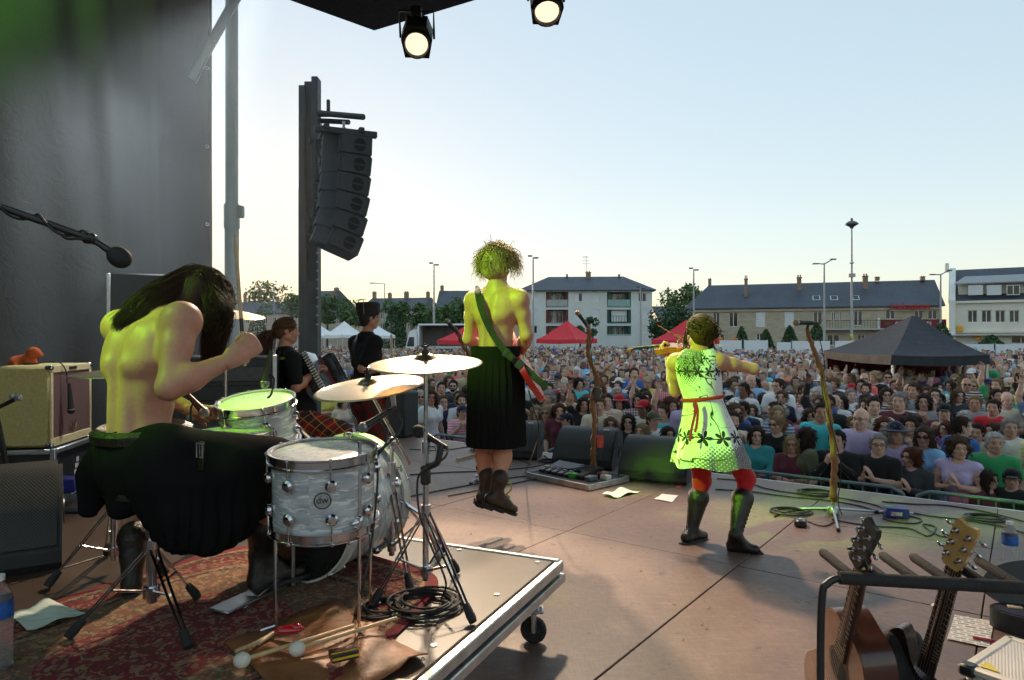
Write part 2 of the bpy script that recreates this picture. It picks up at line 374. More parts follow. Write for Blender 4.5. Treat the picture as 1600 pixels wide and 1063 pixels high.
# cabinets: the side panel with its round ports faces the camera, the grille faces right (the audience)
fw=unit([.86,.36,0]); sd=unit([.36,-.86,0]) # front and near-side directions of the column
top=P(537,214,D-.35)
mb=MB(frame(x=fw,y=-sd,o=top)); mb.box((-.02,.33,-.02),(.9,.09,.09),.01); mb.box((-.02,-.33,-.02),(.9,.09,.09),.01)
mb.box((-.3,0,.02),(.08,.8,.08),.01); mb.box((.2,0,.02),(.08,.8,.08),.01); mb.build('flying_frame',boxm,ar)
cpx=((541,234),(540,263),(538,292),(536,321),(532,350),(526,378))
for k in range(6):
 ang=R(2+k*3.8) # each box tilts further down
 ax=fw*math.cos(ang)-Z3*math.sin(ang); up=fw*math.sin(ang)+Z3*math.cos(ang)
 h=.29; c=P(*cpx[k],D-.35)
 Mx=frame(z=up,x=ax,o=c)
 cab=MB(Mx)
 poly=[(-.36,-.14),(-.1,-.30),(.30,-.36),(.30,.36),(-.1,.30),(-.36,.14)]
 f2=np.eye(4); f2[2,3]=-h/2; cab.prism(poly,h,f2)
 ob=cab.build('cabinet',boxm,ar)
 gr=MB(Mx); gr.box((.312,0,0),(.02,.70,h-.03),.006); gr.build('grille',mat('array_grille',(.02,.02,.022),.7,0,.2,60,.6,400),ob)
 for sy in (1,-1):
  e=MB(Mx); e.box((.1,sy*.345,0),(.44,.03,h-.02),.01); e.build('side_panel',boxm,ob)
  for up_ in (1,-1):# two half-moon ports
   hp=MB(Mx @ frame(x=(1,0,0),y=(0,0,1),o=(.14,sy*.3585 if sy < 0 else sy*.3585,0)))
   pts=[(.085*math.cos(q),up_*(.012+.085*math.sin(q))) for q in np.linspace(0,math.pi,14)]
   if up_ < 0:pts=pts[::-1]
   I=np.eye(4); I[2,3]=-.004; hp.prism(pts,.008,I); hp.build('port',darkhole,ob)
  hd=MB(Mx); hd.box((-.13,sy*.315,0),(.05,.05,h-.03),.01); hd.build('rigging_bar',boxm,ob)
 bk=MB(Mx); bk.tube(catmull([(-.37,-.1,.06),(-.45,-.1,.06),(-.45,-.1,-.06),(-.37,-.1,-.06)],4),.012,6); bk.build('handle',boxm,ob)
 cb=MB(Mx); cb.tube(catmull([(-.36,.02,0),(-.42,-.05,-.03),(-.40,-.1,-.16),(-.36,.02,-.28)],6),.008,6); cb.build('cable',cablemat,ob)
mb=MB(); mb.cyl(P(497,395,D),P(497,505,D),.005,n=6); mb.build('hoist_chain',steel,ma)
# ------------------------------------------------------------------ spotlights under the roof
def spotlight(name,label,pos,aim,size,watts,color,hang,cone=50,lit=True,blend=.4,glow=3):
 o=thing(name,label,'spotlight',pos,'stage lamps under the roof')
 f=unit(np.asarray(aim)-pos); x=unit(np.cross(f,Z3)); M=frame(y=f,x=None,z=np.cross(x,f),o=pos)
 b=MB(M); s=size
 b.prism([(-.36*s,-.42*s),(.36*s,-.42*s),(.46*s,.1*s),(.3*s,.5*s),(-.3*s,.5*s),(-.46*s,.1*s)],.95*s,frame(x=(1,0,0),y=(0,0,1),o=(0,.45*s,0)))
 b.build('housing',blackpaint,o)
 l=MB(M); l.lathe([(.40*s,.45*s),(.40*s,.60*s),(.36*s,.60*s),(.33*s,.47*s)],24,m=frame(z=(0,1,0),x=(1,0,0))); l.build('bezel',blackpaint,o)
 e=MB(M); e.lathe([(.001,.505*s),(.2*s,.51*s),(.33*s,.485*s)],24,m=frame(z=(0,1,0),x=(1,0,0)))
 e.build('lens',mat('lamp_lens_'+name,(.8,.8,.8),.2,emit=(*color,glow),var=0),o)
 y=MB(M); y.tube([(-.5*s,0,0),(-.5*s,0,.2*s),(-.5*s,-.05*s,.75*s),(.5*s,-.05*s,.75*s),(.5*s,0,.2*s),(.5*s,0,0)],.035*s,6); y.build('yoke',blackmetal,o)
 if hang:
  h=MB(); yt=pos+(np.cross(x,f))*.75*s; h.cyl(yt,[yt[0],yt[1],hang],.03,n=8); h.box([yt[0],yt[1],hang-.05],(.12,.1,.12),.01); h.build('clamp',blackmetal,o)
 ld=bpy.data.lights.new(name+'_beam','SPOT'); ld.energy=watts; ld.color=color; ld.spot_size=R(cone); ld.spot_blend=blend; ld.shadow_soft_size=.14
 lo=bpy.data.objects.new('beam',ld); C.objects.link(lo); adopt(lo,o)
 lo.location=[float(q) for q in pos+f*.62*s]; lo.rotation_euler=Vector(f).to_track_quat('-Z','Y').to_euler()
 return o
WARM=(1.0,.78,.54); GREEN=(.35,1.0,.02)
spotlight('warm_spotlight','square black spotlight glowing warm, hung beside the roof corner',P(652,60,8.2),P(560,840,3.2),.40,420,WARM,6.55,40,glow=.26)
spotlight('edge_spotlight','black spotlight glowing warm, cut by the top of the picture',P(853,2,7.6),P(950,900,4.2),.40,300,WARM,6.55,46,glow=.26)
spotlight('green_spotlight','green spotlight on the upstage truss aimed at the drummer',ST(-4.2,-1.7,4.4),P(190,545,2.62),.3,230,GREEN,6.72,10)
spotlight('green_spotlight','green spotlight on the upstage truss aimed at the guitarist',ST(-4.3,-1.3,4.6),P(768,500,4.7),.3,520,GREEN,6.72,10.5)
spotlight('green_spotlight','green spotlight on the upstage truss aimed at the violinist',ST(-4.6,-1.3,4.6),P(1083,605,4.55),.3,950,GREEN,6.72,11)
spotlight('green_spotlight','green spotlight on the upstage truss aimed at the tarpaulin',ST(-2.9,-1.2,2.9),ST(-7,1.2,4.6),.3,700,(.2,1.0,.05),6.72,40,blend=1.0)
spotlight('green_spotlight','green spotlight on the upstage truss aimed at the rack tom',ST(-4.0,-.6,4.5),P(400,630,3.15),.3,160,GREEN,6.72,12)
spotlight('side_spotlight','white spotlight above the tarpaulin edge grazing its folds',ST(-5.6,3.9,5.0),ST(-6.95,2.2,1.5),.3,240,(.86,.95,1.0),6.72,70,blend=1.0)
tb=MB(SR); tb.box((-2,-1.5,6.78),(9,.14,.14),.01); tag(tb.build('upstage_truss',blackpaint),'black truss beam above the upstage edge carrying green spotlights','truss')
# =================================================================== TOWN BEHIND THE CROWD
m,t=shader('slate'); v=t.co(); n=t.noise(v,.5,6,.6); n2=t.noise(t.co(scale=(1,1,3)),6,4)
t.l.new(t.mix(.5,t.ramp(n,[(.3,L(58,65,76)),(.7,L(84,91,101))]),t.ramp(n2,[(.3,L(54,60,70)),(.7,L(92,99,108))])),t.b.inputs['Base Color'])
t.b.inputs['Roughness'].default_value=.6; t.bump(n2,.3,.03); slate=m
m,t=shader('ashlar'); v=t.co(); bt=t.new('TexBrick',Scale=1.0); mp=t.co(rot=(R(90),0,0)); t.l.new(mp,bt.inputs['Vector'])
bt.inputs['Brick Width'].default_value=.62; bt.inputs['Row Height'].default_value=.3; bt.inputs['Mortar Size'].default_value=.012
bt.inputs['Color1'].default_value=L(196,184,160); bt.inputs['Color2'].default_value=L(166,154,132); bt.inputs['Mortar'].default_value=L(150,142,126)
t.l.new(t.mix(t.noise(v,.7,5),bt.outputs[0],L(178,166,142)),t.b.inputs['Base Color']); t.b.inputs['Roughness'].default_value=.9; t.bump(bt.outputs[0],.3); ashlar=m
white_render=mat('white_render',L(228,228,222),.85,0,.06,.6,.1,30)
pale_render=mat('pale_render',L(214,218,214),.85,0,.05,.6)
cream=mat('cream_render',L(226,222,208),.85,0,.06,.7)
beige=mat('beige_render',L(190,178,160),.9,0,.1,.8)
m,t=shader('window_glass'); t.b.inputs['Base Color'].default_value=(.03,.04,.05,1); t.b.inputs['Roughness'].default_value=.06
v=t.co(); t.bump(t.noise(v,1.3,2),.05); glassm=m
shutter_w=mat('shutter_white',L(226,228,228),.7,0,.05,3)
frame_w=mat('frame_white',L(225,225,222),.6,0,.05)
brickc=mat('chimney_brick',L(150,128,112),.9,0,.15,4)
concrete=mat('balcony_concrete',L(176,178,176),.85,0,.08,2)
class Facade:
 """wall plane through two ground points, u metres along it"""
 def __init__(s,A,B):s.A=np.array([A[0],A[1]]); s.B=np.array([B[0],B[1]]); s.len=np.linalg.norm(s.B-s.A); s.e=(s.B-s.A)/s.len; s.n=np.array([s.e[1],-s.e[0]]) # n faces the camera
 def uz(s,px,py):
  r=np.array([(px-800)/K,1.0]); M=np.array([[r[0],-s.e[0]],[r[1],-s.e[1]]]); dd,u=np.linalg.solve(M,s.A); return u,CZ-(py-HZ)/K*dd
 def pt(s,u,z,out=0.0):q=s.A+s.e*u+s.n*out; return np.array([q[0],q[1],z])
 def rect(s,px0,py0,px1,py1):
  u0,z1=s.uz(px0,py0); u1,z0=s.uz(px1,py1); return (u0,u1,z0,z1)
 def m(s,u,z,out=0):return frame(x=(*s.e,0),y=(0,0,1),o=s.pt(u,z,out))
def wall_with_holes(F,z0,z1,holes,rev=.18):
 us=sorted({0.,F.len,*[h[0] for h in holes],*[h[1] for h in holes]}); zs=sorted({z0,z1,*[h[2] for h in holes],*[h[3] for h in holes]})
 us=[u for u in us if 0 <= u <= F.len]; zs=[z for z in zs if z0 <= z <= z1]
 mb=MB()
 for i in range(len(us)-1):
  for j in range(len(zs)-1):
   uc,zc=(us[i]+us[i+1])/2,(zs[j]+zs[j+1])/2
   if any(h[0] < uc < h[1] and h[2] < zc < h[3] for h in holes):continue
   mb.add([F.pt(us[i],zs[j]),F.pt(us[i+1],zs[j]),F.pt(us[i+1],zs[j+1]),F.pt(us[i],zs[j+1])],[(0,1,2,3)])
 for h in holes:
  r=h[4] if len(h) > 4 else rev
  c=[(h[0],h[2]),(h[1],h[2]),(h[1],h[3]),(h[0],h[3])]
  for k in range(4):
   a,b=c[k],c[(k+1) % 4]; mb.add([F.pt(*a),F.pt(*b),F.pt(*b,-r),F.pt(*a,-r)],[(0,1,2,3)])
 return mb
def body_box(F,depth,z0,z1):
 """side and back walls"""
 mb=MB(); A,B=F.pt(0,z0),F.pt(F.len,z0); A2,B2=F.pt(0,z0,-depth),F.pt(F.len,z0,-depth)
 up=np.array([0,0,z1-z0])
 for p,q in ((B,B2),(B2,A2),(A2,A)):mb.add([p,q,q+up,p+up],[(0,1,2,3)])
 return mb
def window(F,h,par,style='window',depth=.15):
 """one window: frame (part) with its panes; or a closed shutter"""
 u0,u1,z0,z1=h[:4]; w,hh=u1-u0,z1-z0
 if style=='shutter':
  mb=MB(); n=max(3,int(hh/.16)); 
  for k in range(n):mb.box(((w/2),(k+.5)*hh/n,-.0),(w,hh/n*.93,.03),.006)
  mb.m=None
  M=F.m(u0,z0,-depth*.5); mb.V=[v @ M[:3,:3].T+M[:3,3] for v in mb.V]; return mb.build('shutter',shutter_w,par)
 M=F.m(u0,z0,-depth); mb=MB(M); t_=.07
 for c,sz in (((w/2,t_/2,0),(w,t_,.06)),((w/2,hh-t_/2,0),(w,t_,.06)),((t_/2,hh/2,0.002),(t_,hh-.002,.06)),((w-t_/2,hh/2,0.002),(t_,hh-.002,.06)),((w/2,hh/2,.003),(t_*1.2,hh-.01,.055))):
  mb.box(c,sz,.008)
 o=mb.build('window',frame_w,par)
 for k in range(2):
  pb=MB(M); pb.box((w*(.25+.5*k),hh/2,-.03),(w/2-.02,hh-.04,.012)); pb.build('pane',glassm,o)
 if style=='half':# one shutter half closed
  sb=MB(M); sb.box((w*.25,hh/2,.05),(w*.46,hh*.98,.03),.006); sb.build('shutter',shutter_w,o)
 if style=='curtain':
  sb=MB(M); G=[[(w*q,zz,-.07+.02*math.sin(q*40)) for q in np.linspace(.05,.38,12)] for zz in (.06,hh-.06)]; sb.grid(G); sb.build('curtain',mat('curtain_cloth',L(200,200,196),.9),o)
 return o
def hip_roof(F,depth,z0,z1,over,hipl,hipr,thick=.12):
 """ridge along the facade; hipl/hipr: how far the ridge ends stand in from the wall ends (0 = gable)"""
 a,b,c,d=(-over,over),(F.len+over,over),(F.len+over,-depth-over),(-over,-depth-over)
 q=[F.pt(*[a[0],z0],a[1]),F.pt(b[0],z0,b[1]),F.pt(c[0],z0,c[1]),F.pt(d[0],z0,d[1]),F.pt(hipl-(0 if hipl else over),z1,-depth/2),F.pt(F.len-hipr+(0 if hipr else over),z1,-depth/2)]
 mb=MB(); mb.add(q+[p-np.array([0,0,thick]) for p in q[:4]],[(0,1,5,4),(1,2,5),(2,3,4,5),(3,0,4),(0,6,7,1),(1,7,8,2),(2,8,9,3),(3,9,6,0),(6,9,8,7)]); return mb
def chimney(F,px,py0,py1,wpx,par,out=-2.5):
 u,z1=F.uz(px,py0); _,z0=F.uz(px,py1); w=F.uz(px+wpx,py0)[0]-u
 q=F.m(u,z0,out); mb=MB(q); H=z1-z0; mb.box((0,H*.45,0),(w,H*.9,.7),.02); mb.box((0,H*.92,0),(w*1.25,H*.06,.85),.02)
 o=mb.build('chimney',brickc,par)
 for sx in (-.25,.25):
  pb=MB(q); pb.cyl((sx*w,H*.94,0),(sx*w,H*1.12,0),w*.16,n=8); pb.build('chimney_pot',mat('clay',L(170,105,80),.8),o)
 return o
# ---- apartment block, three storeys with loggias
F=Facade(P(815,0,84.5)[:2],P(1019,0,83.5)[:2])
ab=thing('apartment_building','white three storey apartment block with balconies and hipped slate roof','building',F.pt(0,0))
zE=F.uz(917,454)[1]; zR=F.uz(917,427)[1]
rows=[(458,471.5),(483,497),(509,521.5),]
logr=[(456.5,480.5),(484,506),(509.5,524)]
holes=[]; wins=[]
for r,(y0,y1) in enumerate(rows):
 for c,(x0,x1) in enumerate(((828.5,839.5),(898,910),(925.5,937.5),(997.5,1010))):
  if r==2 and c==2:y1_=527
  else:y1_=y1
  h=F.rect(x0,y0,x1,y1_); st='shutter'
  if (r,c) in ((0,1),):st='half'
  if (r,c) in ((0,3),):st='window'
  if (r,c) in ((2,0),):st='window'
  holes.append(h); wins.append((h,st))
log=[]
for r,(y0,y1) in enumerate(logr):
 for c,(x0,x1) in enumerate(((853,888),(948.5,986))):
  h=(*F.rect(x0,y0,x1,y1),1.3); holes.append(h); log.append((h,r,c))
wall_with_holes(F,0,zE,holes).build('wall',pale_render,ab,0,fix=False)
body_box(F,10,0,zE).build('side_wall',white_render,ab,0,fix=False)
hip_roof(F,10,zE+.05,zR,.45,3.3,3.0).build('roof',slate,ab,0)
for h,st in wins:window(F,h,ab,st)
red_wall=mat('loggia_red',L(120,58,56),.8,0,.1); green_wall=mat('loggia_green',L(48,92,78),.8,0,.1)
for h,r,c in log:
 u0,u1,z0,z1=h[:4]; w=u1-u0; mt=(red_wall,green_wall)[c]
 lb=MB(F.m(u0,z0,-1.28)); lb.box((w/2,(z1-z0)/2,0),(w,z1-z0,.03)); o=lb.build('loggia_wall',mat('loggia_back',L(120,124,122),.8),ab)
 for sx in (.06,.94):
  sb=MB(F.m(u0,z0,-.62)); sb.box((w*sx,(z1-z0)/2,0),(w*.1,z1-z0-.02,1.1)); sb.build('side_panel',mt,o)
 if not (r==1 and c==1):
  for k in range(4):
   f=MB(F.m(u0+w*(.2+.16*k),z0,-1.2)); f.box((.0,(z1-z0)*.48,0),(w*.14,(z1-z0)*.86,.05),.01); fo=f.build('window',frame_w,o)
   p=MB(F.m(u0+w*(.2+.16*k),z0,-1.165)); p.box((0,(z1-z0)*.48,0),(w*.1,(z1-z0)*.78,.03)); p.build('pane',(glassm if k != 1 else mat('curtain_cloth',L(200,200,196),.9)),fo)
 else:
  f=MB(F.m(u0,z0,-.5)); f.box((w*.52,(z1-z0)*.55,0),(w*.66,(z1-z0)*.8,.05),.01); f.build('awning',shutter_w,o)
 pb=MB(F.m(u0,z0,-.05)); pb.box((w/2,.02,0),(w,.16,.12),.01)
 if r==0:pb.box((w/2,.55,0),(w*.94,.8,.06),.01)
 pb.build('balcony_slab',concrete if c==0 else mat('balcony_green',L(150,182,176),.8),o)
 if r:
  for k in range(9):
   q=MB(F.m(u0,z0,-.03)); q.cyl((w*(.05+.1125*k),.1,0),(w*(.05+.1125*k),.95,0),.02,n=6); q.build('baluster',mt,o)
  q=MB(F.m(u0,z0,-.03)); q.cyl((0,.95,0),(w,.95,0),.03,n=6); q.build('handrail',mt,o)
chimney(F,922,420,432,8,ab,-4.5); 
for px in (887,973):chimney(F,px,423.5,428,3,ab,-4.8)
an=MB(); a0=F.pt(F.uz(919,428)[0],zR-.5,-5); k_=90/K
an.cyl(a0,a0+[0,0,3.2],.03,n=6)
for j,z in enumerate((2.2,2.6,3.0,3.15)):an.cyl(a0+[-.5,0,z],a0+[.5-.1*j,0,z],.018,n=4)
an.build('antenna',steel,ab)
dr=MB(F.m(F.uz(926,510)[0],0,-.1)); dr.box((.5,1.6,0),(1.3,3.2,.06),.01); dr.build('door',mat('green_door',L(40,110,100),.6),ab)
# ---- long stone building with the cafe
F=Facade(P(1073.5,0,80)[:2],P(1470,0,71)[:2])
lb_=thing('stone_building','long beige stone building with slate roof and cafe at its end','building',F.pt(0,0))
zE=F.uz(1270,481)[1]; zR=F.uz(1290,437)[1]
spec=[(1114,488,1125,511,'curtain'),(1139,488,1153,511,'curtain'),(1181,488,1196,511,'shutter'),(1226,488,1241,511,'shutter'),(1271,487,1285,508,'window'),(1299,487,1306,501,'window'),(1309.5,487,1315.5,501,'window'),(1334,486,1348,509,'window'),
  (1384,485,1399,499,'curtain'),(1429,485,1443,499,'window'),(1450,485,1465,499,'window'),
  (1118,522,1132,534,'window'),(1182,521,1192,532,'window'),(1292,523,1312,540,'window'),(1340,523,1352,540,'window')]
wl=[F.rect(*s[:4]) for s in spec]
wall_with_holes(F,0,zE,wl).build('wall',ashlar,lb_,0,fix=False)
body_box(F,9,0,zE).build('side_wall',ashlar,lb_,0,fix=False)
hip_roof(F,9,zE+.1,zR,.35,2.1,0).build('roof',slate,lb_,0)
for h,s in zip(wl,spec):window(F,h,lb_,s[4])
cb=MB(F.m(0,zE-.35,.06)); cb.box((F.len/2,.12,0),(F.len,.24,.2),.03); cb.build('cornice',beige,lb_)
for px,y0,y1,w in ((1107,434,446,4.5),(1165,432,463,5),(1250,430,453,7),(1356,428,450,8),(1380,428,434,7),(1455,427,434,7)):chimney(F,px,y0,y1,w,lb_,-2.0 if y1 > 440 else-4.2)
for px0,px1 in ((1271,1283),(1299,1311),(1334,1345)):# roof windows
 u0,z1=F.uz(px0,460); u1,z0=F.uz(px1,469); sl=math.atan2(zR-zE,4.85)
 o_=-(z0-zE)/math.tan(sl)+.33
 M=frame(x=(*F.e,0),y=np.array([*(-F.n*math.cos(sl)),math.sin(sl)]),o=F.pt(u0,z0,o_))
 sk=MB(M); sk.box(((u1-u0)/2,.45,.06),(u1-u0,.95,.08),.01); so=sk.build('skylight',frame_w,lb_)
 sp=MB(M); sp.box(((u1-u0)/2,.45,.105),(u1-u0-.16,.8,.02)); sp.build('pane',glassm,so)
mb=MB(F.m(F.uz(1290,515)[0],F.uz(1290,515)[1],.5)); mb.box((3.0,0,0),(7.2,.18,1.0),.02); mb.build('balcony',concrete,lb_)
bb=F.uz(1290,515)
for k in range(26):
 mb=MB(F.m(bb[0]-.5+k*.28,bb[1]+.1,.95)); mb.cyl((0,0,0),(0,.85,0),.018,n=5); mb.build('baluster',blackmetal,lb_)
mb=MB(F.m(bb[0]-.55,bb[1]+.95,.95)); mb.cyl((0,0,0),(7.1,0,0),.03,n=6); mb.build('handrail',blackmetal,lb_)
dk=MB(F.m(F.uz(1376,512)[0],0,.03)); dk.box((3.2,1.5,0),(6.4,3.0,.06)); dk.build('shopfront',mat('shop_dark',L(60,40,40),.5),lb_)
def text(par,s,size,M,mt,ext=.02,name='lettering',align='LEFT',fit=None):
 cu=bpy.data.curves.new(name,'FONT'); cu.body=s; cu.size=size; cu.extrude=ext; cu.align_x=align; cu.resolution_u=3
 tmp=bpy.data.objects.new('tmp',cu); C.objects.link(tmp); bpy.context.view_layer.update()
 me=bpy.data.meshes.new_from_object(tmp.evaluated_get(bpy.context.evaluated_depsgraph_get())); bpy.data.objects.remove(tmp)
 V=np.array([v.co for v in me.vertices]); 
 if fit:V[:,0]=(V[:,0]-V[:,0].min())*fit/(V[:,0].max()-V[:,0].min())
 V=V @ M[:3,:3].T+M[:3,3]; me.vertices.foreach_set('co',V.ravel()); me.update(); me.materials.clear()
 return link(me,name,mt,par,0)
sg=thing('cafe_sign','dark red cafe fascia board with white letters on the stone building','sign',F.pt(F.uz(1376,512)[0],F.uz(1376,512)[1],.2))
u0,u1,z0,z1=F.rect(1376,500,1478,512.5)
mb=MB(F.m(u0,z0,.18)); mb.box(((u1-u0)/2,(z1-z0)/2,0),(u1-u0,z1-z0,.2),.02); mb.build('board',mat('sign_red',L(122,26,38),.5),sg)
wl_=mat('letter_white',L(240,238,230),.5,0,.02)
text(sg,'CAFE',.62,F.m(F.uz(1398,508)[0],F.uz(1398,509.5)[1],.29),wl_,fit=F.uz(1419,508)[0]-F.uz(1398,508)[0])
text(sg,'TE',.62,F.m(F.uz(1447,508)[0],F.uz(1447,509.5)[1],.29),wl_,fit=F.uz(1455,508)[0]-F.uz(1447,508)[0])
for px in (1386,1466):
 gb=MB(F.m(F.uz(px-3,508)[0],F.uz(px,507.5)[1],.285)); gb.box((.2,.1,0),(.42,.2,.02),.005); gb.build('emblem',mat('sign_green',L(40,120,60),.5),sg)
mb=MB(F.m(u0-.3,z0-.1,.12)); mb.box((.12,.6,0),(.25,z1-z0+.3,.2),.01); mb.build('end_panel',frame_w,sg)
hs_=thing('roof_sign','red raised letters standing along the eaves above the cafe','sign',F.pt(F.uz(1391,484)[0],zE,.4))
redl=mat('letter_red',L(196,26,34),.45,0,.05)
uu0,uu1=F.uz(1391,480)[0],F.uz(1452,480)[0]
text(hs_,'Heineken',1.05,F.m(uu0,F.uz(1391,484.5)[1],.42),redl,.06,fit=uu1-uu0)
mb=MB(F.m(uu0,F.uz(1391,485.6)[1],.36)); mb.box(((uu1-uu0)/2,0,0),(uu1-uu0,.06,.06),.01); mb.build('rail',steel,hs_)
# ---- white building at the end of the square
F=Facade(P(1484,0,70)[:2],P(1700,0,64)[:2])
wb=thing('white_building','white rendered building with dark roof, dormer band and tall gable','building',F.pt(0,0))
zE=F.uz(1560,471)[1]; zR=F.uz(1540,413)[1]
sp_=[(1512,485,1527.5,504),(1533.5,485,1549.5,504),(1555,485,1571,504),(1577,485,1593,504),(1600,485,1614,504),(1621,485,1635,504),(1580,524,1612,537),(1510,529,1540,545)]
wl=[F.rect(*s) for s in sp_]
wall_with_holes(F,0,zE,wl).build('wall',cream,wb,0,fix=False); body_box(F,11,0,zE).build('side_wall',cream,wb,0,fix=False)
for h in wl:window(F,h,wb,'window' if h is not wl[-1] else 'shutter')
hip_roof(F,11,zE+.1,zR,.1,0,0).build('roof',slate,wb,0)
cb=MB(F.m(0,zE-.12,.12)); cb.box((F.len/2,.1,0),(F.len,.25,.35),.03); cb.build('cornice',cream,wb)
cb=MB(F.m(0,F.uz(1540,518)[1],.1)); cb.box((F.len/2,0,0),(F.len,.3,.3),.03); cb.build('string_course',cream,wb)
cb=MB(F.m(0,F.uz(1540,524)[1],.5)); cb.box((F.len/2,0,0),(F.len,.14,1.0),.03); cb.build('canopy',concrete,wb)
u0,z1=F.uz(1497,443); _,z0=F.uz(1497,466)
db=MB(F.m(u0,z0,-1.2)); db.box((6.5,(z1-z0)/2,-1),(13,z1-z0,2.4),.02); do=db.build('dormer',cream,wb)
dr_=MB(); c0=[F.pt(u0-.3,z1,.2),F.pt(u0+13,z1,.2),F.pt(u0+13,z1+.9,-3),F.pt(u0-.3+.9,z1+.9,-3)]; dr_.add(c0+[p-[0,0,.12] for p in c0],[(0,1,2,3),(4,7,6,5),(0,4,5,1),(1,5,6,2),(2,6,7,3),(3,7,4,0)]); dr_.build('dormer_roof',mat('zinc',L(150,154,156),.5,.2),do,0)
for x0,x1,st in ((1513,1536,'shutter'),(1542,1565,'shutter'),(1573,1594,'window')):
 h=F.rect(x0,446,x1,461); window(F,(h[0],h[1],h[2],h[3]),do,st,depth=-.06 if st=='window' else-.09)
gb=MB(frame(x=(*(-F.n),0),y=(0,0,1),o=F.pt(-.05,0,.6))); hh=zR+.1
gb.prism([(0,0),(12,0),(12,zE),(7,zR-.8),(5.2,hh),(4.6,hh),(.0,zE+.2)],.55,np.eye(4)); gb.build('gable',white_render,wb)
for o_ in (-4.6,-5.6):
 cb=MB(F.m(-.3,hh-.3,o_)); cb.cyl((0,0,0),(0,.9,0),.22,.18,10); cb.build('chimney_pot',white_render,wb)
for px,py in ((1500,514),(1528,527)):
 yb=MB(F.m(*F.uz(px,py),.3)); yb.box((0,0,0),(.5,.6,.2),.03); yb.build('sign',mat('sign_yellow',L(236,170,40),.5),wb)
# ---- houses behind on the side of the setting sun
def house(label,px0,px1,d0,d1,yE,yR,depth,wm,chim=(),wins=(),hipl=0,hipr=0,rm=None):
 F=Facade(P(px0,0,d0)[:2],P(px1,0,d1)[:2]); o=thing('row_house',label,'house',F.pt(0,0)); pm=(px0+px1)/2
 zE,zR=F.uz(pm,yE)[1],F.uz(pm,yR)[1]; hl=[F.rect(*w) for w in wins]
 wall_with_holes(F,0,zE,hl).build('wall',wm,o,0,fix=False); body_box(F,depth,0,zE).build('side_wall',wm,o,0,fix=False)
 hip_roof(F,depth,zE+.05,zR,.3,hipl,hipr).build('roof',rm or slate,o,0)
 for h in hl:window(F,h,o)
 for c in chim:chimney(F,*c,o,-depth/2)
 return o
house('long low house with hazy slate roof seen past the drummer',372,470,125,130,490,471,10,beige,[(387,457,473,5),(440,463,473,5)],[(384+k*14,496,390+k*14,506) for k in range(6)])
house('stone house with steep dark gable behind the loudspeaker tower',455,503,110,108,478,452,9,beige,[(459,447,458,5),(500,447,458,5)],[(460+k*12,486,466+k*12,498) for k in range(4)])
house('hipped slate house between the tower and the hatted bassist',500,548,104,104,489,461,10,beige,[(509,455,466,6)],[(504+k*11,494,510+k*11,506) for k in range(4)],0,4)
house('terraced stone house with four tall chimneys above the white truck',564,655,100,98,484,463,9,beige,[(565,453,466,4),(590,455,466,4),(617,453,466,5.5),(652,453,466,4)],[(571+k*11.5,489,576+k*11.5,499) for k in range(7)]+[(571+k*11.5,506,577+k*11.5,517) for k in range(7)])
house('low slate roofed annex between two stone houses',655,684,96,96,505,479,9,beige,[],[(660,509,665,518),(671,509,676,518)])
house('tall slate roofed house beside the guitarist shoulder',683,745,90,90,487,450,11,beige,[(684,442,456,5),(742,443,456,5)],[(692+k*13,492,698+k*13,505) for k in range(4)])
house('distant slate roofed house in the gap beside the apartment block',1029,1080,105,105,497,477,8,beige,[],[(1034,502,1039,512),(1062,502,1067,512)])
house('slate roofed house far behind the apartment block',745,822,120,120,500,478,9,beige,[(790,471,480,4)])
# ------------------------------------------------------------------ trees and shrubs
def leafmat(name,c0,c1):
 m,t=shader(name); oi=t.new('Attribute',attribute_name='tint'); t.l.new(t.ramp(oi.outputs['Fac'],[(0,c0),(1,c1)]),t.b.inputs['Base Color'])
 t.b.inputs['Roughness'].default_value=.6; t.b.inputs['Subsurface Weight'].default_value=0.0; return m
leaf_a=leafmat('leaf_green',(.05,.11,.032,1),(.12,.2,.065,1)); leaf_b=leafmat('leaf_dark',(.03,.075,.028,1),(.075,.14,.05,1))
barkm=mat('bark',L(84,70,58),.9,0,.2,6,.4,20)
def leaves(name,pts,size,lm,par):
 n=len(pts); a=rng.normal(size=(n,3)); a /= np.linalg.norm(a,axis=1)[:,None]; b=np.cross(a,rng.normal(size=(n,3))); b /= np.linalg.norm(b,axis=1)[:,None]
 s=(size*rng.uniform(.6,1.3,n))[:,None]
 V=np.stack([pts-a*s,pts+b*s*.55,pts+a*s,pts-b*s*.55],1).reshape(-1,3)
 me=bpy.data.meshes.new(name); me.vertices.add(4*n); me.vertices.foreach_set('co',V.ravel()); me.loops.add(4*n); me.loops.foreach_set('vertex_index',np.arange(4*n,dtype=np.int32))
 me.polygons.add(n); me.polygons.foreach_set('loop_start',np.arange(0,4*n,4,dtype=np.int32)); me.update()
 at=me.attributes.new('tint','FLOAT','POINT'); at.data.foreach_set('value',np.repeat(rng.uniform(0,1,n),4)); me.validate()
 return link(me,name,lm,par,0)
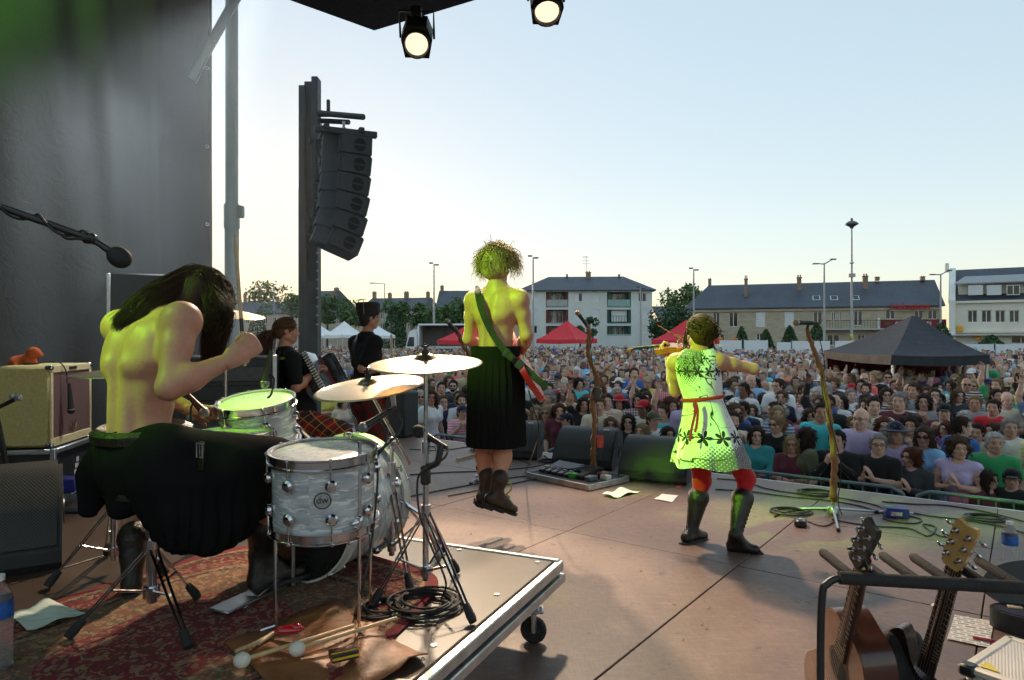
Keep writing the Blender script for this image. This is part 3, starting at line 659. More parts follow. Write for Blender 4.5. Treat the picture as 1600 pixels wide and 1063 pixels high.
def tree(label,px,py_top,py_bot,d,w,lm=None,n=1500,group='street trees in front of the houses',name='street_tree',cone=False,leaf=.2):
 b=P(px,HZ,d); zt,zb=CZ-(py_top-HZ)/K*d,max(CZ-(py_bot-HZ)/K*d,.3)
 o=thing(name,label,'tree' if not cone else 'shrub',(b[0],b[1],0),group); H=zt-zb
 if cone:
  u=rng.uniform(0,1,n) ** .75; hgt=(1-u); r=w*(1-hgt) ** .7*(.8+.25*rng.uniform(size=n))*np.minimum(1,hgt*8+.6); th=rng.uniform(0,6.28,n)
  pts=np.stack([b[0]+r*np.cos(th),b[1]+r*np.sin(th),zb+hgt*H],1)
 else:
  k=9; cs=np.stack([b[0]+rng.normal(0,w*.42,k),b[1]+rng.normal(0,w*.42,k),zb+H*rng.uniform(.22,.82,k)],1); rs=rng.uniform(.35,.6,k)*w
  cs[0]=(b[0],b[1],zt-rs[0]*.8)
  i=rng.integers(0,k,n); q=rng.normal(size=(n,3)); q /= np.linalg.norm(q,axis=1)[:,None]; pts=cs[i]+q*(rs[i]*rng.uniform(.6,1.05,n))[:,None]
 leaves('crown',pts,leaf,lm or leaf_a,o)
 mb=MB(); mb.tube([(b[0],b[1],0),(b[0]+.05,b[1],zb),(b[0],b[1],zb+H*.6)],[.14,.11,.04],7)
 if not cone:
  for c in cs[:5]:mb.tube([(b[0]+.03,b[1],zb+H*.15),c],[.06,.02],5)
 mb.build('trunk',barkm,o)
 return o
for i,(px,y0,y1,d,w,lab) in enumerate(((511,462,512,84,1.9,'loose green street tree just beside the loudspeaker tower'),(545,471,512,82,2.1,'round green street tree behind the white tents'),(572,474,512,86,1.6,'small street tree behind the hatted bassist'),(628,472,512,84,1.8,'thin street tree above the white truck cab'),(654,474,515,84,1.5,'narrow street tree beside the tall double lamp post'),(690,482,522,76,1.8,'leafy street tree behind the open truck trailer'),(716,466,520,74,2.2,'dense street tree touching the guitarist shoulder'),
  (455,461,500,96,2.6,'dark street tree just before the loudspeaker tower'))):
 tree(lab,px,y0,y1,d,w)
tree('brown bare-topped tree glowing against the sunset behind the roofs',405,455,480,150,6,leaf_b,1200,leaf=.35,group='trees behind the roofs')
tree('green tree rising behind the end of the stone building',1074,448,490,96,3.4,leaf_a,1800,group='trees behind the roofs',leaf=.26)
tree('broad dark bush beside the violinist head',1052,483,535,70,2.4,leaf_b,1800,group='bushes by the apartment block')
tree('low bush below the end wall of the apartment block',1028,503,535,72,1.3,leaf_b,900,group='bushes by the apartment block')
tree('small bush behind the red tent peak',906,510,535,74,.8,leaf_b,600,group='bushes by the apartment block')
tree('small bush behind the slope of the red tent',922,496,530,76,.8,leaf_b,600,group='bushes by the apartment block')
for px,y0,d,w,lab in ((612,484,70,1.4,'tall clipped conical shrub beside the white truck'),(624,490,71,1.0,'slim clipped conical shrub against the truck cab'),(402,488,80,1.7,'clipped conical shrub seen past the drummer stick'),
  (1159,511,64,.75,'clipped cone shrub nearest the violinist elbow'),(1197,515,64,.75,'second clipped cone shrub along the stone building'),(1234,509,63,.85,'clipped cone shrub just before the tall wooden microphone stand'),(1276,505,62,1.05,'largest clipped cone shrub, just past the wooden microphone stand'),(1472,505,60,1.1,'clipped round shrub at the cafe end beside the black tent'),(1549,524,60,1.2,'low clipped shrub before the white building')):
 tree(lab,px,y0,545,d,w,leaf_b,1300,'clipped shrubs along the square','conical_shrub',True,.14)
# ------------------------------------------------------------------ lamp posts
lampm=mat('lamp_grey',L(170,172,172),.5,.2,.08)
lamph=mat('lamp_head_grey',L(96,98,100),.5,.2,.08)
def lamp(label,px,y,d,kind):
 b=P(px,HZ,d); zt=CZ-(y-HZ)/K*d; o=thing('street_lamp',label,'street lamp',(b[0],b[1],0),'lamp posts around the square'); w=d/70
 mb=MB(); mb.tube([(b[0],b[1],0),(b[0],b[1],zt*.4),(b[0],b[1],zt)],[.13,.10,.06],10); mb.build('pole',lampm,o)
 mb=MB(); mb.cyl((b[0],b[1],0),(b[0],b[1],.7),.17,n=10); mb.build('base',lampm,o)
 if kind=='double':
  for s_ in (-1,1):
   mb=MB(); mb.box((b[0]+s_*.26,b[1],zt+.02-s_*.08),(.4,.26,.12),.04); mb.build('lamp_head',lamph,o)
 elif kind=='arm':
  mb=MB(); mb.cyl((b[0]+.1,b[1],zt),(b[0]-1.5,b[1],zt+.12),.05,n=8); mb.build('arm',lampm,o)
  mb=MB(); mb.box((b[0]-1.6,b[1],zt+.12),(.7,.3,.12),.03); mb.build('lamp_head',lamph,o)
 elif kind=='twin':
  for s_ in (-1,1):
   mb=MB(); mb.cyl((b[0],b[1],zt-.1),(b[0]+s_*.6,b[1],zt+.1+.15*s_),.05,n=8); mb.build('arm',lampm,o)
   mb=MB(); mb.box((b[0]+s_*.75,b[1],zt+.12+.19*s_),(.5,.3,.1),.03); mb.build('lamp_head',lamph,o)
 elif kind=='disc':
  mb=MB(); mb.lathe([(.01,.6),(.1,.55),(.1,.36),(.3,.28),(.55,.1),(.55,.02),(.36,-.08),(.18,-.2),(.09,-.35)],20,o=(b[0],b[1],zt-.3)); mb.build('lamp_crown',lamph,o)
  mb=MB(); mb.cyl((b[0],b[1],zt-4.9),(b[0],b[1],zt-4.6),.3,n=10); mb.cyl((b[0],b[1],zt-3.7),(b[0],b[1],zt-3.62),.2,n=10); mb.build('collar',lampm,o)
lamp('slim lamp post far behind the accordion player',428,444,110,'double'); lamp('lamp post with one arm above the hatted bassist',601,444,90,'arm')
lamp('lamp post with double head between bassist and guitarist',678,413,62,'double'); lamp('lamp post with double head beside the guitarist head',833,402,58,'double')
lamp('short lamp post before the apartment block end',1001,450,70,'double'); lamp('lamp post with double head above the violinist',1084,421,64,'double')
lamp('tallest lamp mast with a disc crown before the stone building',1331,346,60,'disc'); lamp('lamp post with twin arms before the stone building',1288,411,58,'twin'); lamp('lamp post with twin arms before the white gable',1470,428,62,'twin')
# ------------------------------------------------------------------ tents
def tent(label,corners,zE,zA,mt,group,val=.25,ridge=0.0,legm=None,peak=None):
 c=[np.array([x,y]) for x,y in corners]; ce=sum(c)/4; o=thing('marquee_tent',label,'tent',(ce[0],ce[1],0),group)
 e1=unit(np.array([*(c[1]-c[0]),0])); mb=MB(); N=9
 for k in range(4):
  a,b=c[k],c[(k+1) % 4]; ap=[ce-e1[:2]*ridge,ce+e1[:2]*ridge]
  # which ridge end each corner runs to
  ta=ap[0] if ((a-ce) @ e1[:2]) < 0 else ap[1]; tb_=ap[0] if ((b-ce) @ e1[:2]) < 0 else ap[1]
  G=[]
  for i in range(N):
   f=i/(N-1); hgt=zE+(zA-zE)*(f ** 1.25)
   pa,pb=a+(ta-a)*f,b+(tb_-b)*f
   G.append([[*(pa+(pb-pa)*j/10),hgt-.10*math.sin(math.pi*j/10)*(1-f)*(.4+f)] for j in range(11)])
  mb.grid(G)
 mb.build('canopy',mt,o,30)
 for k in range(4):
  a,b=c[k],c[(k+1) % 4]; vb=MB(); w=b-a; nrm=np.array([w[1],-w[0]])/np.linalg.norm(w)
  vb.grid([[[*(a+w*q+nrm*(.015+.01*math.sin(q*40)*(1 if z else 0))),zE-z*val-(.10*math.sin(math.pi*q)*.4)] for q in np.linspace(0,1,30)] for z in (0,1)]); vb.build('valance',mt,o,60)
  lb=MB(); p=ce+(a-ce)*.97; lb.box((p[0],p[1],zE/2),(.05,.05,zE),.006); lb.build('leg',legm or alu,o)
 return o
red_c=mat('tent_red',L(214,52,62),.75,0,.05,2,.1,10); white_c=mat('tent_white',L(238,240,240),.75,0,.04,2,.1,10); black_c=mat('tent_black',L(34,37,44),.72,0,.12,2,.25,6)
def tent_px(label,px,half,d,yE,yA,mt,group,rot=.5,**kw):
 c=P(px,HZ,d); h=half/K*d; cs=[(c[0]+h*1.0*math.cos(rot+k*math.pi/2),c[1]+h*1.0*math.sin(rot+k*math.pi/2)) for k in range(4)]
 return tent(label,cs,CZ-(yE-HZ)/K*d,CZ-(yA-HZ)/K*d,mt,group,**kw)
tent_px('red pop-up tent in the crowd below the apartment block',886,49,42,530,501,red_c,'red tents in the square',.2)
tent_px('red pop-up tent behind the violin',1072,60,40,531,500,red_c,'red tents in the square',.3)
tent_px('red pop-up tent half hidden behind the guitarist',733,50,42,531,506,red_c,'red tents in the square',.25)
tent_px('white peaked tent just before the hatted bassist',538,31,58,523,502,white_c,'white tents by the truck',.15)
tent_px('white peaked tent just past the hatted bassist',586,31,60,524,506,white_c,'white tents by the truck',.2)
tent_px('white peaked tent beside the loudspeaker tower',497,30,62,524,506,white_c,'white tents by the truck',.1)
bt_c=[P(1394,0,16.9)[:2],P(1546,0,17.3)[:2],P(1548,0,22.4)[:2]-np.array([.9,0]),P(1288,0,22.5)[:2]]
btent=tent('large black pop-up tent over the sound desk in the crowd',bt_c,2.24,3.3,black_c,None,.24,.08,alu)
# sound desk under the black tent
ce=np.mean(bt_c,axis=0)
fd=thing('sound_desk','dark sound desk with screens under the black tent','sound desk',(ce[0],ce[1],0))
mb=MB(rz_at((ce[0]-.2,ce[1]-1.0,0),0)); mb.box((0,0,.45),(2.2,.7,.9),.02); mb.build('table',blackpaint,fd)
for sx in (-.6,.1,.7):
 mb=MB(rz_at((ce[0]-.2+sx,ce[1]-.9,.9),.1*sx)); mb.box((0,0,.3),(.5,.06,.36),.02); mb.build('screen',blackpaint,fd)
mb=MB(); mb.grid([[(*(np.array(bt_c[3])*(1-q)+np.array(bt_c[2])*q+[0,-.1+.03*math.sin(q*60)]),z) for q in np.linspace(0,1,60)] for z in (0,2.1)])
tag(mb.build('tent_curtain',mat('dark_red_cloth',L(92,22,30),.85,0,.1)),'dark red cloth hung at the back of the black tent','curtain')
# ------------------------------------------------------------------ truck
tk=thing('truck','white lorry with its trailer side open beyond the crowd','truck',P(690,600,58)); dk_=58
def bx(par,name,px0,py0,px1,py1,d,dep,mt,bev=.05):
 a,b=P(px0,py1,d),P(px1,py0,d); mb=MB(); mb.box((a+b)/2+np.array([0,dep/2,0]),(b[0]-a[0],dep,b[2]-a[2]),bev); return mb.build(name,mt,par)
tw=mat('truck_white',L(232,234,236),.35,0,.04); ti=mat('trailer_inside',L(110,108,104),.8,0,.15,2)
cabp=[(0,0),(1.0,0),(1.0,2.3),(.75,2.75),(.3,2.55),(.0,1.35),(-.06,.5)]
c0=P(634,HZ,58); mb=MB(); mb.prism([(x*.95,y) for x,y in cabp],2.3,frame(x=(1,0,0),y=(0,0,1),o=(c0[0],60.3,.55))); mb.build('cab',tw,tk)
mb=MB(); mb.prism([(.08,1.32),(.7,1.32),(.7,2.1),(.3,2.1)],.06,frame(x=(1,0,0),y=(0,0,1),o=(c0[0],58.0,.55))); mb.build('side_window',glassm,tk)
mb=MB(); mb.box((c0[0]-.02,59.1,2.35),(.05,1.9,.75),.01,); mb.build('windscreen',glassm,tk)
for px0,px1 in ((636,640),(668,674),(700,706)):
 a=P(px0+3,HZ,58); mb=MB(); mb.lathe([(.02,-.12),(.3,-.12),(.5,-.1),(.5,.12),(.02,.12)],18,m=frame(z=(0,1,0),x=(1,0,0),o=(a[0],a[1],.5))); mb.build('wheel',rubber,tk)
bx(tk,'trailer_floor',653,541,738,546,58,2.4,alu); bx(tk,'trailer_roof',653,506,738,509,58,2.4,tw); bx(tk,'front_wall',652,509,655,541,58,2.4,tw); bx(tk,'rear_wall',735,509,738,541,58,2.4,tw)
a,b=P(653,541,60.3),P(738,509,60.3); mb=MB(); mb.box(((a[0]+b[0])/2+.1,60.35,(a[2]+b[2])/2),(b[0]-a[0],.06,b[2]-a[2])); mb.build('inner_wall',ti,tk)
# ------------------------------------------------------------------ cars and white hoardings
def car(label,px,d,col,rot=0.):
 p=P(px,HZ,d); p[2]=0; o=thing('parked_car',label,'car',p,'cars parked behind the crowd'); M=rz_at(p,rot); cm=mat('car_%d' % px,L(*col),.3,.2,.03,coat=.5)
 side=[(-2.05,.25),(2.05,.25),(2.1,.62),(1.85,.86),(1.1,.95),(.55,1.42),(-.85,1.46),(-1.7,1.0),(-2.08,.9)]
 mb=MB(M); mb.prism(side,1.66,frame(x=(1,0,0),y=(0,0,1),o=(0,.83,0))); mb.build('body',cm,o,25)
 for q in ([(.98,.95),(.52,1.36),(.0,1.38),(.0,.95)],[(-.06,.95),(-.06,1.38),(-.82,1.39),(-1.45,1.0)]):
  mb=MB(M); mb.prism(q,1.67,frame(x=(1,0,0),y=(0,0,1),o=(0,.835,0))); mb.build('window',glassm,o)
 for x in (-1.3,1.3):
  for y in (-.72,.72):
   mb=MB(M); mb.lathe([(.02,-.1),(.2,-.1),(.31,-.08),(.31,.08),(.2,.1),(.02,.1)],16,m=frame(z=(0,1,0),x=(1,0,0),o=(x,y,.31))); mb.build('wheel',rubber,o)
car('grey parked car below the apartment block',972,66,(120,130,140)); car('dark parked car below the apartment balconies',985,63,(60,66,76),.1); car('pale parked car by the white tents',628,74,(190,196,204)); car('silver parked car below the cafe fascia',1500,58,(190,192,194),.1)
white_board=mat('hoarding_white',L(222,226,230),.7,0,.04,2)
def hoarding(label,px0,px1,y0,d):
 a,b=P(px0,y0,d),P(px1,y0,d); o=thing('hoarding',label,'hoarding',((a[0]+b[0])/2,d,0),'white hoardings behind the crowd')
 mb=MB(); mb.box(((a[0]+b[0])/2,d,a[2]/2+.1),(b[0]-a[0],.03,a[2]-.2),.005); mb.build('sheet',white_board,o)
 for x in np.linspace(a[0],b[0],3):
  mb=MB(); mb.cyl((x,d+.05,0),(x,d+.05,a[2]+.1),.025,n=6); mb.build('post',steel,o)
for px0,px1,y0,lab in ((1112,1159,532,'white hoarding nearest the violinist arm'),(1163,1200,532,'white hoarding between two clipped shrubs'),(1214,1236,535,'short white hoarding behind the microphone stand'),(1238,1297,533,'wide white hoarding just past the microphone stand'),(1305,1352,533,'white hoarding below the tall lamp mast'),(1497,1553,538,'white banner hoarding with grey letters beside the black tent'),(1556,1604,538,'white hoarding below the white building')):
 hoarding(lab,px0,px1,y0,54)
bo=bpy.data.objects['hoarding.005']; text(bo,'elto',.62,frame(x=(1,0,0),y=(0,0,1),o=P(1508,549,53.97)),mat('letter_grey',L(150,156,160),.6),.01)
tag(bx(None,'poster_board',1327,523,1335,538,57,.06,mat('poster_pink',L(236,190,120),.7,0,.6,3)),'small colourful poster fixed to the tall lamp mast','poster')
ex=thing('digger','small orange digger parked behind the crowd by the hoardings','digger',P(1135,560,56))
bx(ex,'body',1114,527,1130,536,56,1.2,mat('digger_orange',L(214,120,40),.5),.1)
mb=MB(); mb.tube([P(1140,536,56.5),P(1146,530,56.5),P(1152,530.5,56.5),P(1153,538,56.5)],[.12,.12,.1,.07],6); mb.build('boom',mat('digger_orange',(1,1,1)),ex)
# =================================================================== FIGURES: smooth distance fields turned into meshes
def rc(a,b,r1,r2=None,tag_=0,k=.03,op=1):return ('c',np.asarray(a,float),np.asarray(b,float),float(r1),float(r1 if r2 is None else r2),tag_,k,op)
def el(c,r,M=None,tag_=0,k=.03,op=1):return ('e',np.asarray(c,float),np.asarray(r,float),np.eye(3) if M is None else np.asarray(M)[:3,:3],None,tag_,k,op)
def bxs(c,h,rad,M=None,tag_=0,k=.03,op=1):return ('b',np.asarray(c,float),np.asarray(h,float),np.eye(3) if M is None else np.asarray(M)[:3,:3],rad,tag_,k,op)
def prim_d(p,X):
 if p[0]=='c':
  a,b,r1,r2=p[1:5]; ba=b-a; h=np.clip(((X-a) @ ba)/max(ba @ ba,1e-9),0,1)
  return np.linalg.norm(X-a-h[...,None]*ba,axis=-1)-(r1+(r2-r1)*h)
 q=(X-p[1]) @ p[3]
 if p[0]=='e':
  k0=np.linalg.norm(q/p[2],axis=-1); k1=np.linalg.norm(q/p[2] ** 2,axis=-1); return k0*(k0-1)/np.maximum(k1,1e-6)
 g=np.abs(q)-(p[2]-p[4]); return np.linalg.norm(np.maximum(g,0),axis=-1)+np.minimum(g.max(-1),0)-p[4]
def prim_box(p):
 if p[0]=='c':r=max(p[3],p[4]); return np.minimum(p[1],p[2])-r,np.maximum(p[1],p[2])+r
 e=np.abs(p[3]) @ p[2]; return p[1]-e,p[1]+e
def axis(lo,hi,step,fine=None):
 """sample positions from lo to hi, with finer steps inside fine = (a, b, step)"""
 if not fine:return np.arange(lo,hi+step,step)
 a,b,fs=fine; a,b=max(a,lo),min(b,hi)
 return np.unique(np.concatenate([np.arange(lo,a,step),np.arange(a,b,fs),np.arange(b,hi+step,step)]).round(5))
def field(prims,ax):
 xs,ys,zs=ax; Df=np.full((len(xs),len(ys),len(zs)),1.0,np.float32)
 for p in prims:
  k,op=p[-1-1],p[-1]; lo,hi=prim_box(p); mg=k+.045; sl=[]
  for q,A in enumerate(ax):
   i0,i1=np.searchsorted(A,lo[q]-mg),np.searchsorted(A,hi[q]+mg); sl.append(slice(i0,max(i1,i0)))
  if any(s.stop <= s.start for s in sl):continue
  X=np.stack(np.meshgrid(xs[sl[0]],ys[sl[1]],zs[sl[2]],indexing='ij'),-1); d=prim_d(p,X); c=Df[tuple(sl)]
  if op > 0:h=np.maximum(k-np.abs(c-d),0)/k; Df[tuple(sl)]=np.minimum(c,d)-h*h*k*.25
  else:h=np.maximum(k-np.abs(c+d),0)/k; Df[tuple(sl)]=np.maximum(c,-d)+h*h*k*.25
 return Df
def nets(Df,ax):
 Sg=Df < 0; n3=[q-1 for q in Df.shape]
 cnt=np.zeros(n3,np.int8)
 for i in (0,1):
  for j in (0,1):
   for k in (0,1):cnt += Sg[i:i+n3[0],j:j+n3[1],k:k+n3[2]]
 act=(cnt > 0) & (cnt < 8); I,J,Q=np.nonzero(act); idx=np.full(n3,-1,np.int32); idx[act]=np.arange(len(I))
 acc=np.zeros((len(I),3)); num=np.zeros(len(I)); base=[I,J,Q]
 for axx in range(3):
  o1,o2=[q for q in range(3) if q != axx]
  for u in (0,1):
   for w in (0,1):
    b=list(base); b[o1]=b[o1]+u; b[o2]=b[o2]+w; e=list(b); e[axx]=e[axx]+1
    d0,d1=Df[tuple(b)],Df[tuple(e)]; c=(d0 < 0) != (d1 < 0); t=np.where(c,d0/np.where(c,d0-d1,1),0)
    pos=np.stack([ax[q][b[q]] for q in range(3)],1); pos[:,axx] += t*(ax[axx][e[axx]]-ax[axx][b[axx]])
    acc[c] += pos[c]; num += c
 V=acc/np.maximum(num,1)[:,None]; Fs=[]
 for axx in range(3):
  o1,o2=(axx+1) % 3,(axx+2) % 3; sl0=[slice(1,-1)]*3; sl0[axx]=slice(0,-1); sl1=list(sl0); sl1[axx]=slice(1,None)
  a,b=Sg[tuple(sl0)],Sg[tuple(sl1)]; ch=np.nonzero(a != b); g=[q+1 for q in ch]; g[axx]=g[axx]-1; fl=a[ch]
  def cell(du,dw):
   h=list(g); h[o1]=h[o1]-du; h[o2]=h[o2]-dw; return idx[tuple(h)]
  qd=np.stack([cell(1,1),cell(0,1),cell(0,0),cell(1,0)],1); qd[~fl]=qd[~fl][:,::-1]; Fs.append(qd)
 return V,np.concatenate(Fs)
def nearest_tag(prims,V):
 best=np.full(len(V),9.0); tg=np.zeros(len(V),int)
 for p in prims:
  if p[-1] < 0:continue
  d=prim_d(p,V); c=d < best; best[c]=d[c]; tg[c]=p[-3]
 return tg
def bounds(prims,m=.03):
 lo=np.min([prim_box(p)[0] for p in prims if p[-1] > 0],axis=0)-m; hi=np.max([prim_box(p)[1] for p in prims if p[-1] > 0],axis=0)+m; return lo,hi
def sdf(prims,step,ax=None):
 if ax is None:lo,hi=bounds(prims,step*2.2); ax=[axis(lo[q],hi[q],step) for q in range(3)]
 V,F=nets(field(prims,ax),ax); return V,F
def raw_mesh(name,V,F,attrs=None):
 me=bpy.data.meshes.new(name); n=len(F); me.vertices.add(len(V)); me.vertices.foreach_set('co',np.asarray(V,np.float32).ravel())
 me.loops.add(4*n); me.loops.foreach_set('vertex_index',np.asarray(F,np.int32).ravel()); me.polygons.add(n); me.polygons.foreach_set('loop_start',np.arange(0,4*n,4,dtype=np.int32))
 me.update(); me.validate()
 for k,v in (attrs or {}).items():
  if v.ndim==1:a=me.attributes.new(k,'FLOAT','POINT'); a.data.foreach_set('value',v.astype(np.float32))
  else:
   a=me.attributes.new(k,'FLOAT_COLOR','POINT'); a.data.foreach_set('color',np.concatenate([v,np.ones((len(v),1))],1).astype(np.float32).ravel())
 return me
# ---- the hand: wrist at the origin, fingers along +y, palm towards -z, thumb on +x (mirror for the other hand)
def hand_prims(M,curl=.35,thumb=.5,spread=1.0,mirror=1,s=1.0):
 out=[]
 def T(p):p=np.asarray(p,float)*s; p=p*[mirror,1,1]; return M[:3,:3] @ p+M[:3,3]
 out.append(rc(T((0,-.02,0)),T((0,.02,0)),.026*s,.028*s,k=.015))
 for i,x in enumerate((.027,.009,-.009,-.026)):
  kn=np.array([x,.088-.006*(i==3)-.003*(i==0),.004]); out.append(rc(T((x*.55,.01,0)),T(kn),.017*s,.0125*s,k=.018))
  ln=(.043,.047,.044,.034)[i]; p=kn; ang=0
  for j,f in enumerate((1.0,.66,.5)):
   ang += curl*(1.15,1.35,.8)[j]; q=p+ln*f*np.array([x*.9*spread*.25/.03*.3,math.cos(ang),-math.sin(ang)]); out.append(rc(T(p),T(q),(.0098,.009,.0082)[j]*s,(.009,.0082,.0072)[j]*s,k=.004)); p=q
 b=np.array([.026,.022,-.006]); d1=unit([math.cos(thumb)*.8,.75,-math.sin(thumb)*.9]); p1=b+d1*.045; d2=unit([math.cos(thumb)*.3-.25*thumb,.9,-math.sin(thumb)*.9]); p2=p1+d2*.033; p3=p2+unit(d2+np.array([-.35*thumb,0,-.2]))*.027
 out += [rc(T((.012,.012,-.003)),T(p1),.017*s,.0125*s,k=.012),rc(T(p1),T(p2),.0115*s,.0105*s,k=.006),rc(T(p2),T(p3),.0105*s,.008*s,k=.005)]
 return out
def hand_frame(wrist,fingers,palm):
 """matrix with y along the fingers and -z out of the palm"""
 y=unit(fingers); z=-np.asarray(palm,float); z=unit(z-(z @ y)*y); x=np.cross(y,z); m=np.eye(4); m[:3,0]=x; m[:3,1]=y; m[:3,2]=z; m[:3,3]=wrist; return m
# ---- the head: frame columns right, forward, up; origin at the head's centre
def head_prims(H,s=1.0,fem=False,ear=True):
 o=[]; T=lambda*p:H[:3,:3] @ (np.array(p)*s)+H[:3,3]; R3=H[:3,:3]; S=lambda*r:np.array(r)*s
 o.append(el(T(0,-.012,.03),S(.076,.096,.088),R3,10,.03)); o.append(el(T(0,.022,-.03),S(.062,.068,.085),R3,10,.03))
 o.append(rc(T(-.02,.052,-.092),T(.02,.052,-.092),.022*s,.022*s,10,.03)); o.append(rc(T(-.05,.0,-.065),T(-.012,.06,-.095),.024*s,.018*s,10,.025)); o.append(rc(T(.05,.0,-.065),T(.012,.06,-.095),.024*s,.018*s,10,.025))
 o.append(rc(T(-.034,.07,.022),T(.034,.07,.022),.016*s,.016*s,10,.02))
 for sx in (-1,1):o.append(el(T(sx*.033,.094,-.003),S(.018,.017,.012),R3,10,.014,-1)); o.append(el(T(sx*.032,.075,-.004),S(.0135,.0135,.0115),R3,11,.004)); o.append(el(T(sx*.045,.058,-.035),S(.02,.022,.02),R3,10,.02))
 o.append(rc(T(0,.085,.005),T(0,.103,-.034),.0095*s,.0135*s,10,.012)); o.append(rc(T(-.012,.092,-.04),T(.012,.092,-.04),.008*s,.008*s,10,.008))
 o.append(rc(T(-.017,.085,-.062),T(.017,.085,-.062),.009*s,.009*s,12,.008)); o.append(rc(T(-.014,.084,-.072),T(.014,.084,-.072),.0085*s,.0085*s,12,.006))
 if ear:
  for sx in (-1,1):o.append(el(T(sx*.078,-.012,-.005),S(.010,.022,.033),R3,10,.01))
 return o
def face_color(H,V,s=1.0):
 """1 = brow / eye dark, 2 = lips: two masks in head space"""
 q=(V-H[:3,3]) @ H[:3,:3]/s; g=lambda c,r:np.exp(-(((q-c)/r) ** 2).sum(1))
 dark=np.zeros(len(V)); lips=np.zeros(len(V))
 for sx in (-1,1):dark=np.maximum(dark,g((sx*.032,.082,-.004),(.0125,.025,.006))); dark=np.maximum(dark,.8*g((sx*.034,.088,.02),(.02,.025,.006)))
 dark=np.maximum(dark,.55*g((0,.095,-.067),(.022,.03,.0035))); lips=g((0,.09,-.067),(.022,.03,.011))
 return np.clip(dark*1.15,0,1),np.clip(lips,0,1)
def limb(o,a,b,c,ra,rb,rc_,tag_,k=.03,bulge=1.12):
 """two-segment limb a-b-c with a muscle swell near the top of each segment"""
 a,b,c=map(lambda q:np.asarray(q,float),(a,b,c)); m1=a+(b-a)*.4; m2=b+(c-b)*.32
 o += [rc(a,m1,ra,ra*.98,tag_,k),rc(m1,b,ra*.98,rb,tag_,k),rc(b,m2,rb,rb*bulge,tag_,k),rc(m2,c,rb*bulge,rc_,tag_,k)]
def figure(J,fem=False,s=1.0,heavy=1.0,legs=True,head=True,arms=(True,True),leg=1.0):
 """all the primitives of a posed body. J: joints (pelvis, chest, neck, head, headf, headu, shl, shr, ell, elr, wrl, wrr, hil, hir, knl, knr, anl, anr)"""
 j={k:np.asarray(v,float) for k,v in J.items()}; o=[]
 sh=unit(j['shr']-j['shl']); sp=unit(j['neck']-j['pelvis']); fwd=unit(np.cross(sp,sh))*1.0; M=frame(x=sh,y=-np.cross(sh,sp))[:3,:3]
 M=np.stack([sh,unit(np.cross(np.cross(sh,sp),sh))*0+unit(np.cross(sp,sh)),unit(np.cross(sh,np.cross(sp,sh)))],1)
 w=np.linalg.norm(j['shr']-j['shl'])/.36; hs_=heavy*s
 ch=j['chest']; pv=j['pelvis']; wa=pv+(ch-pv)*.48; hp=unit(j['hir']-j['hil'])
 Mp=np.stack([hp,unit(np.cross(sp,hp)),unit(np.cross(hp,np.cross(sp,hp)))],1)
 f=M[:,1]
 o.append(el(ch,(.158*w*s,.108*hs_,.175*s),M,1,.06)); o.append(el(ch+M[:,2]*.085*s,(.165*w*s,.09*hs_,.085*s),M,1,.06))
 o.append(el(wa,(.128*hs_*(1 if not fem else .92),.095*hs_,.13*s),M,1,.07)); o.append(el(pv,(.155*hs_*(1.05 if fem else 1),.115*hs_,.115*s),Mp,1,.06))
 for q in ('shl','shr'):o.append(rc(j['neck']-M[:,2]*.02*s,j[q],.05*s,.052*s,1,.05))
 if fem:
  for sx in (-1,1):o.append(el(ch+M[:,0]*sx*.07*s+f*.085*s,(.06*s,.055*s,.06*s),M,1,.04))
 else:
  for sx in (-1,1):o.append(el(ch+M[:,0]*sx*.085*w*s-f*.055*s+M[:,2]*.05*s,(.07*s,.05*s,.10*s),M,1,.04)) # shoulder blades
  for sx in (-1,1):
   o.append(rc(pv-f*.09*hs_+M[:,0]*sx*.035,ch-f*.085*hs_+M[:,0]*sx*.035-M[:,2]*.02,.03*s,.026*s,1,.03)); o.append(rc(ch-f*.1*s+M[:,0]*sx*.05*w+M[:,2]*.0,ch-f*.085*s+M[:,0]*sx*.065*w+M[:,2]*.12,.014*s,.012*s,1,.03)); o.append(rc(ch-f*.085*s+M[:,0]*sx*.06*w-M[:,2]*.02,ch-f*.02*s+M[:,0]*sx*.15*w+M[:,2]*.02,.03*s,.03*s,1,.04))
  o.append(rc(pv-f*.128*hs_,ch-f*.125*hs_+M[:,2]*.1,.014*s,.014*s,1,.03,-1)) # groove along the spine
 if head:
  H=np.eye(4); fu=unit(j['headf']); up=unit(j['headu']-(j['headu'] @ fu)*fu); H[:3,0]=np.cross(fu,up); H[:3,1]=fu; H[:3,2]=up; H[:3,3]=j['head']
  o.append(rc(j['neck']-M[:,2]*.03*s,j['head']-up*.06*s-fu*.012*s,.06*s*(.9 if fem else 1.05),.052*s*(.9 if fem else 1.05),2,.04)); o += head_prims(H,s*.98,fem)
 a=.9 if fem else 1.0
 for q,on in zip('lr',arms):
  if on:
   limb(o,j['sh'+q],j['el'+q],j['wr'+q],.054*a*s,.041*a*s,.027*a*s,3); o.append(el(j['sh'+q],(.066*a*s,)*3,None,3,.045))
 if legs:
  for q in 'lr':
   limb(o,j['hi'+q],j['kn'+q],j['an'+q],.09*hs_*leg,.056*s*leg,.036*s*leg,4,.04)
   if 'to'+q in j:o.append(rc(j['an'+q]-np.array([0,0,.03]),j['to'+q],.036*s,.03*s,5,.03))
 return o
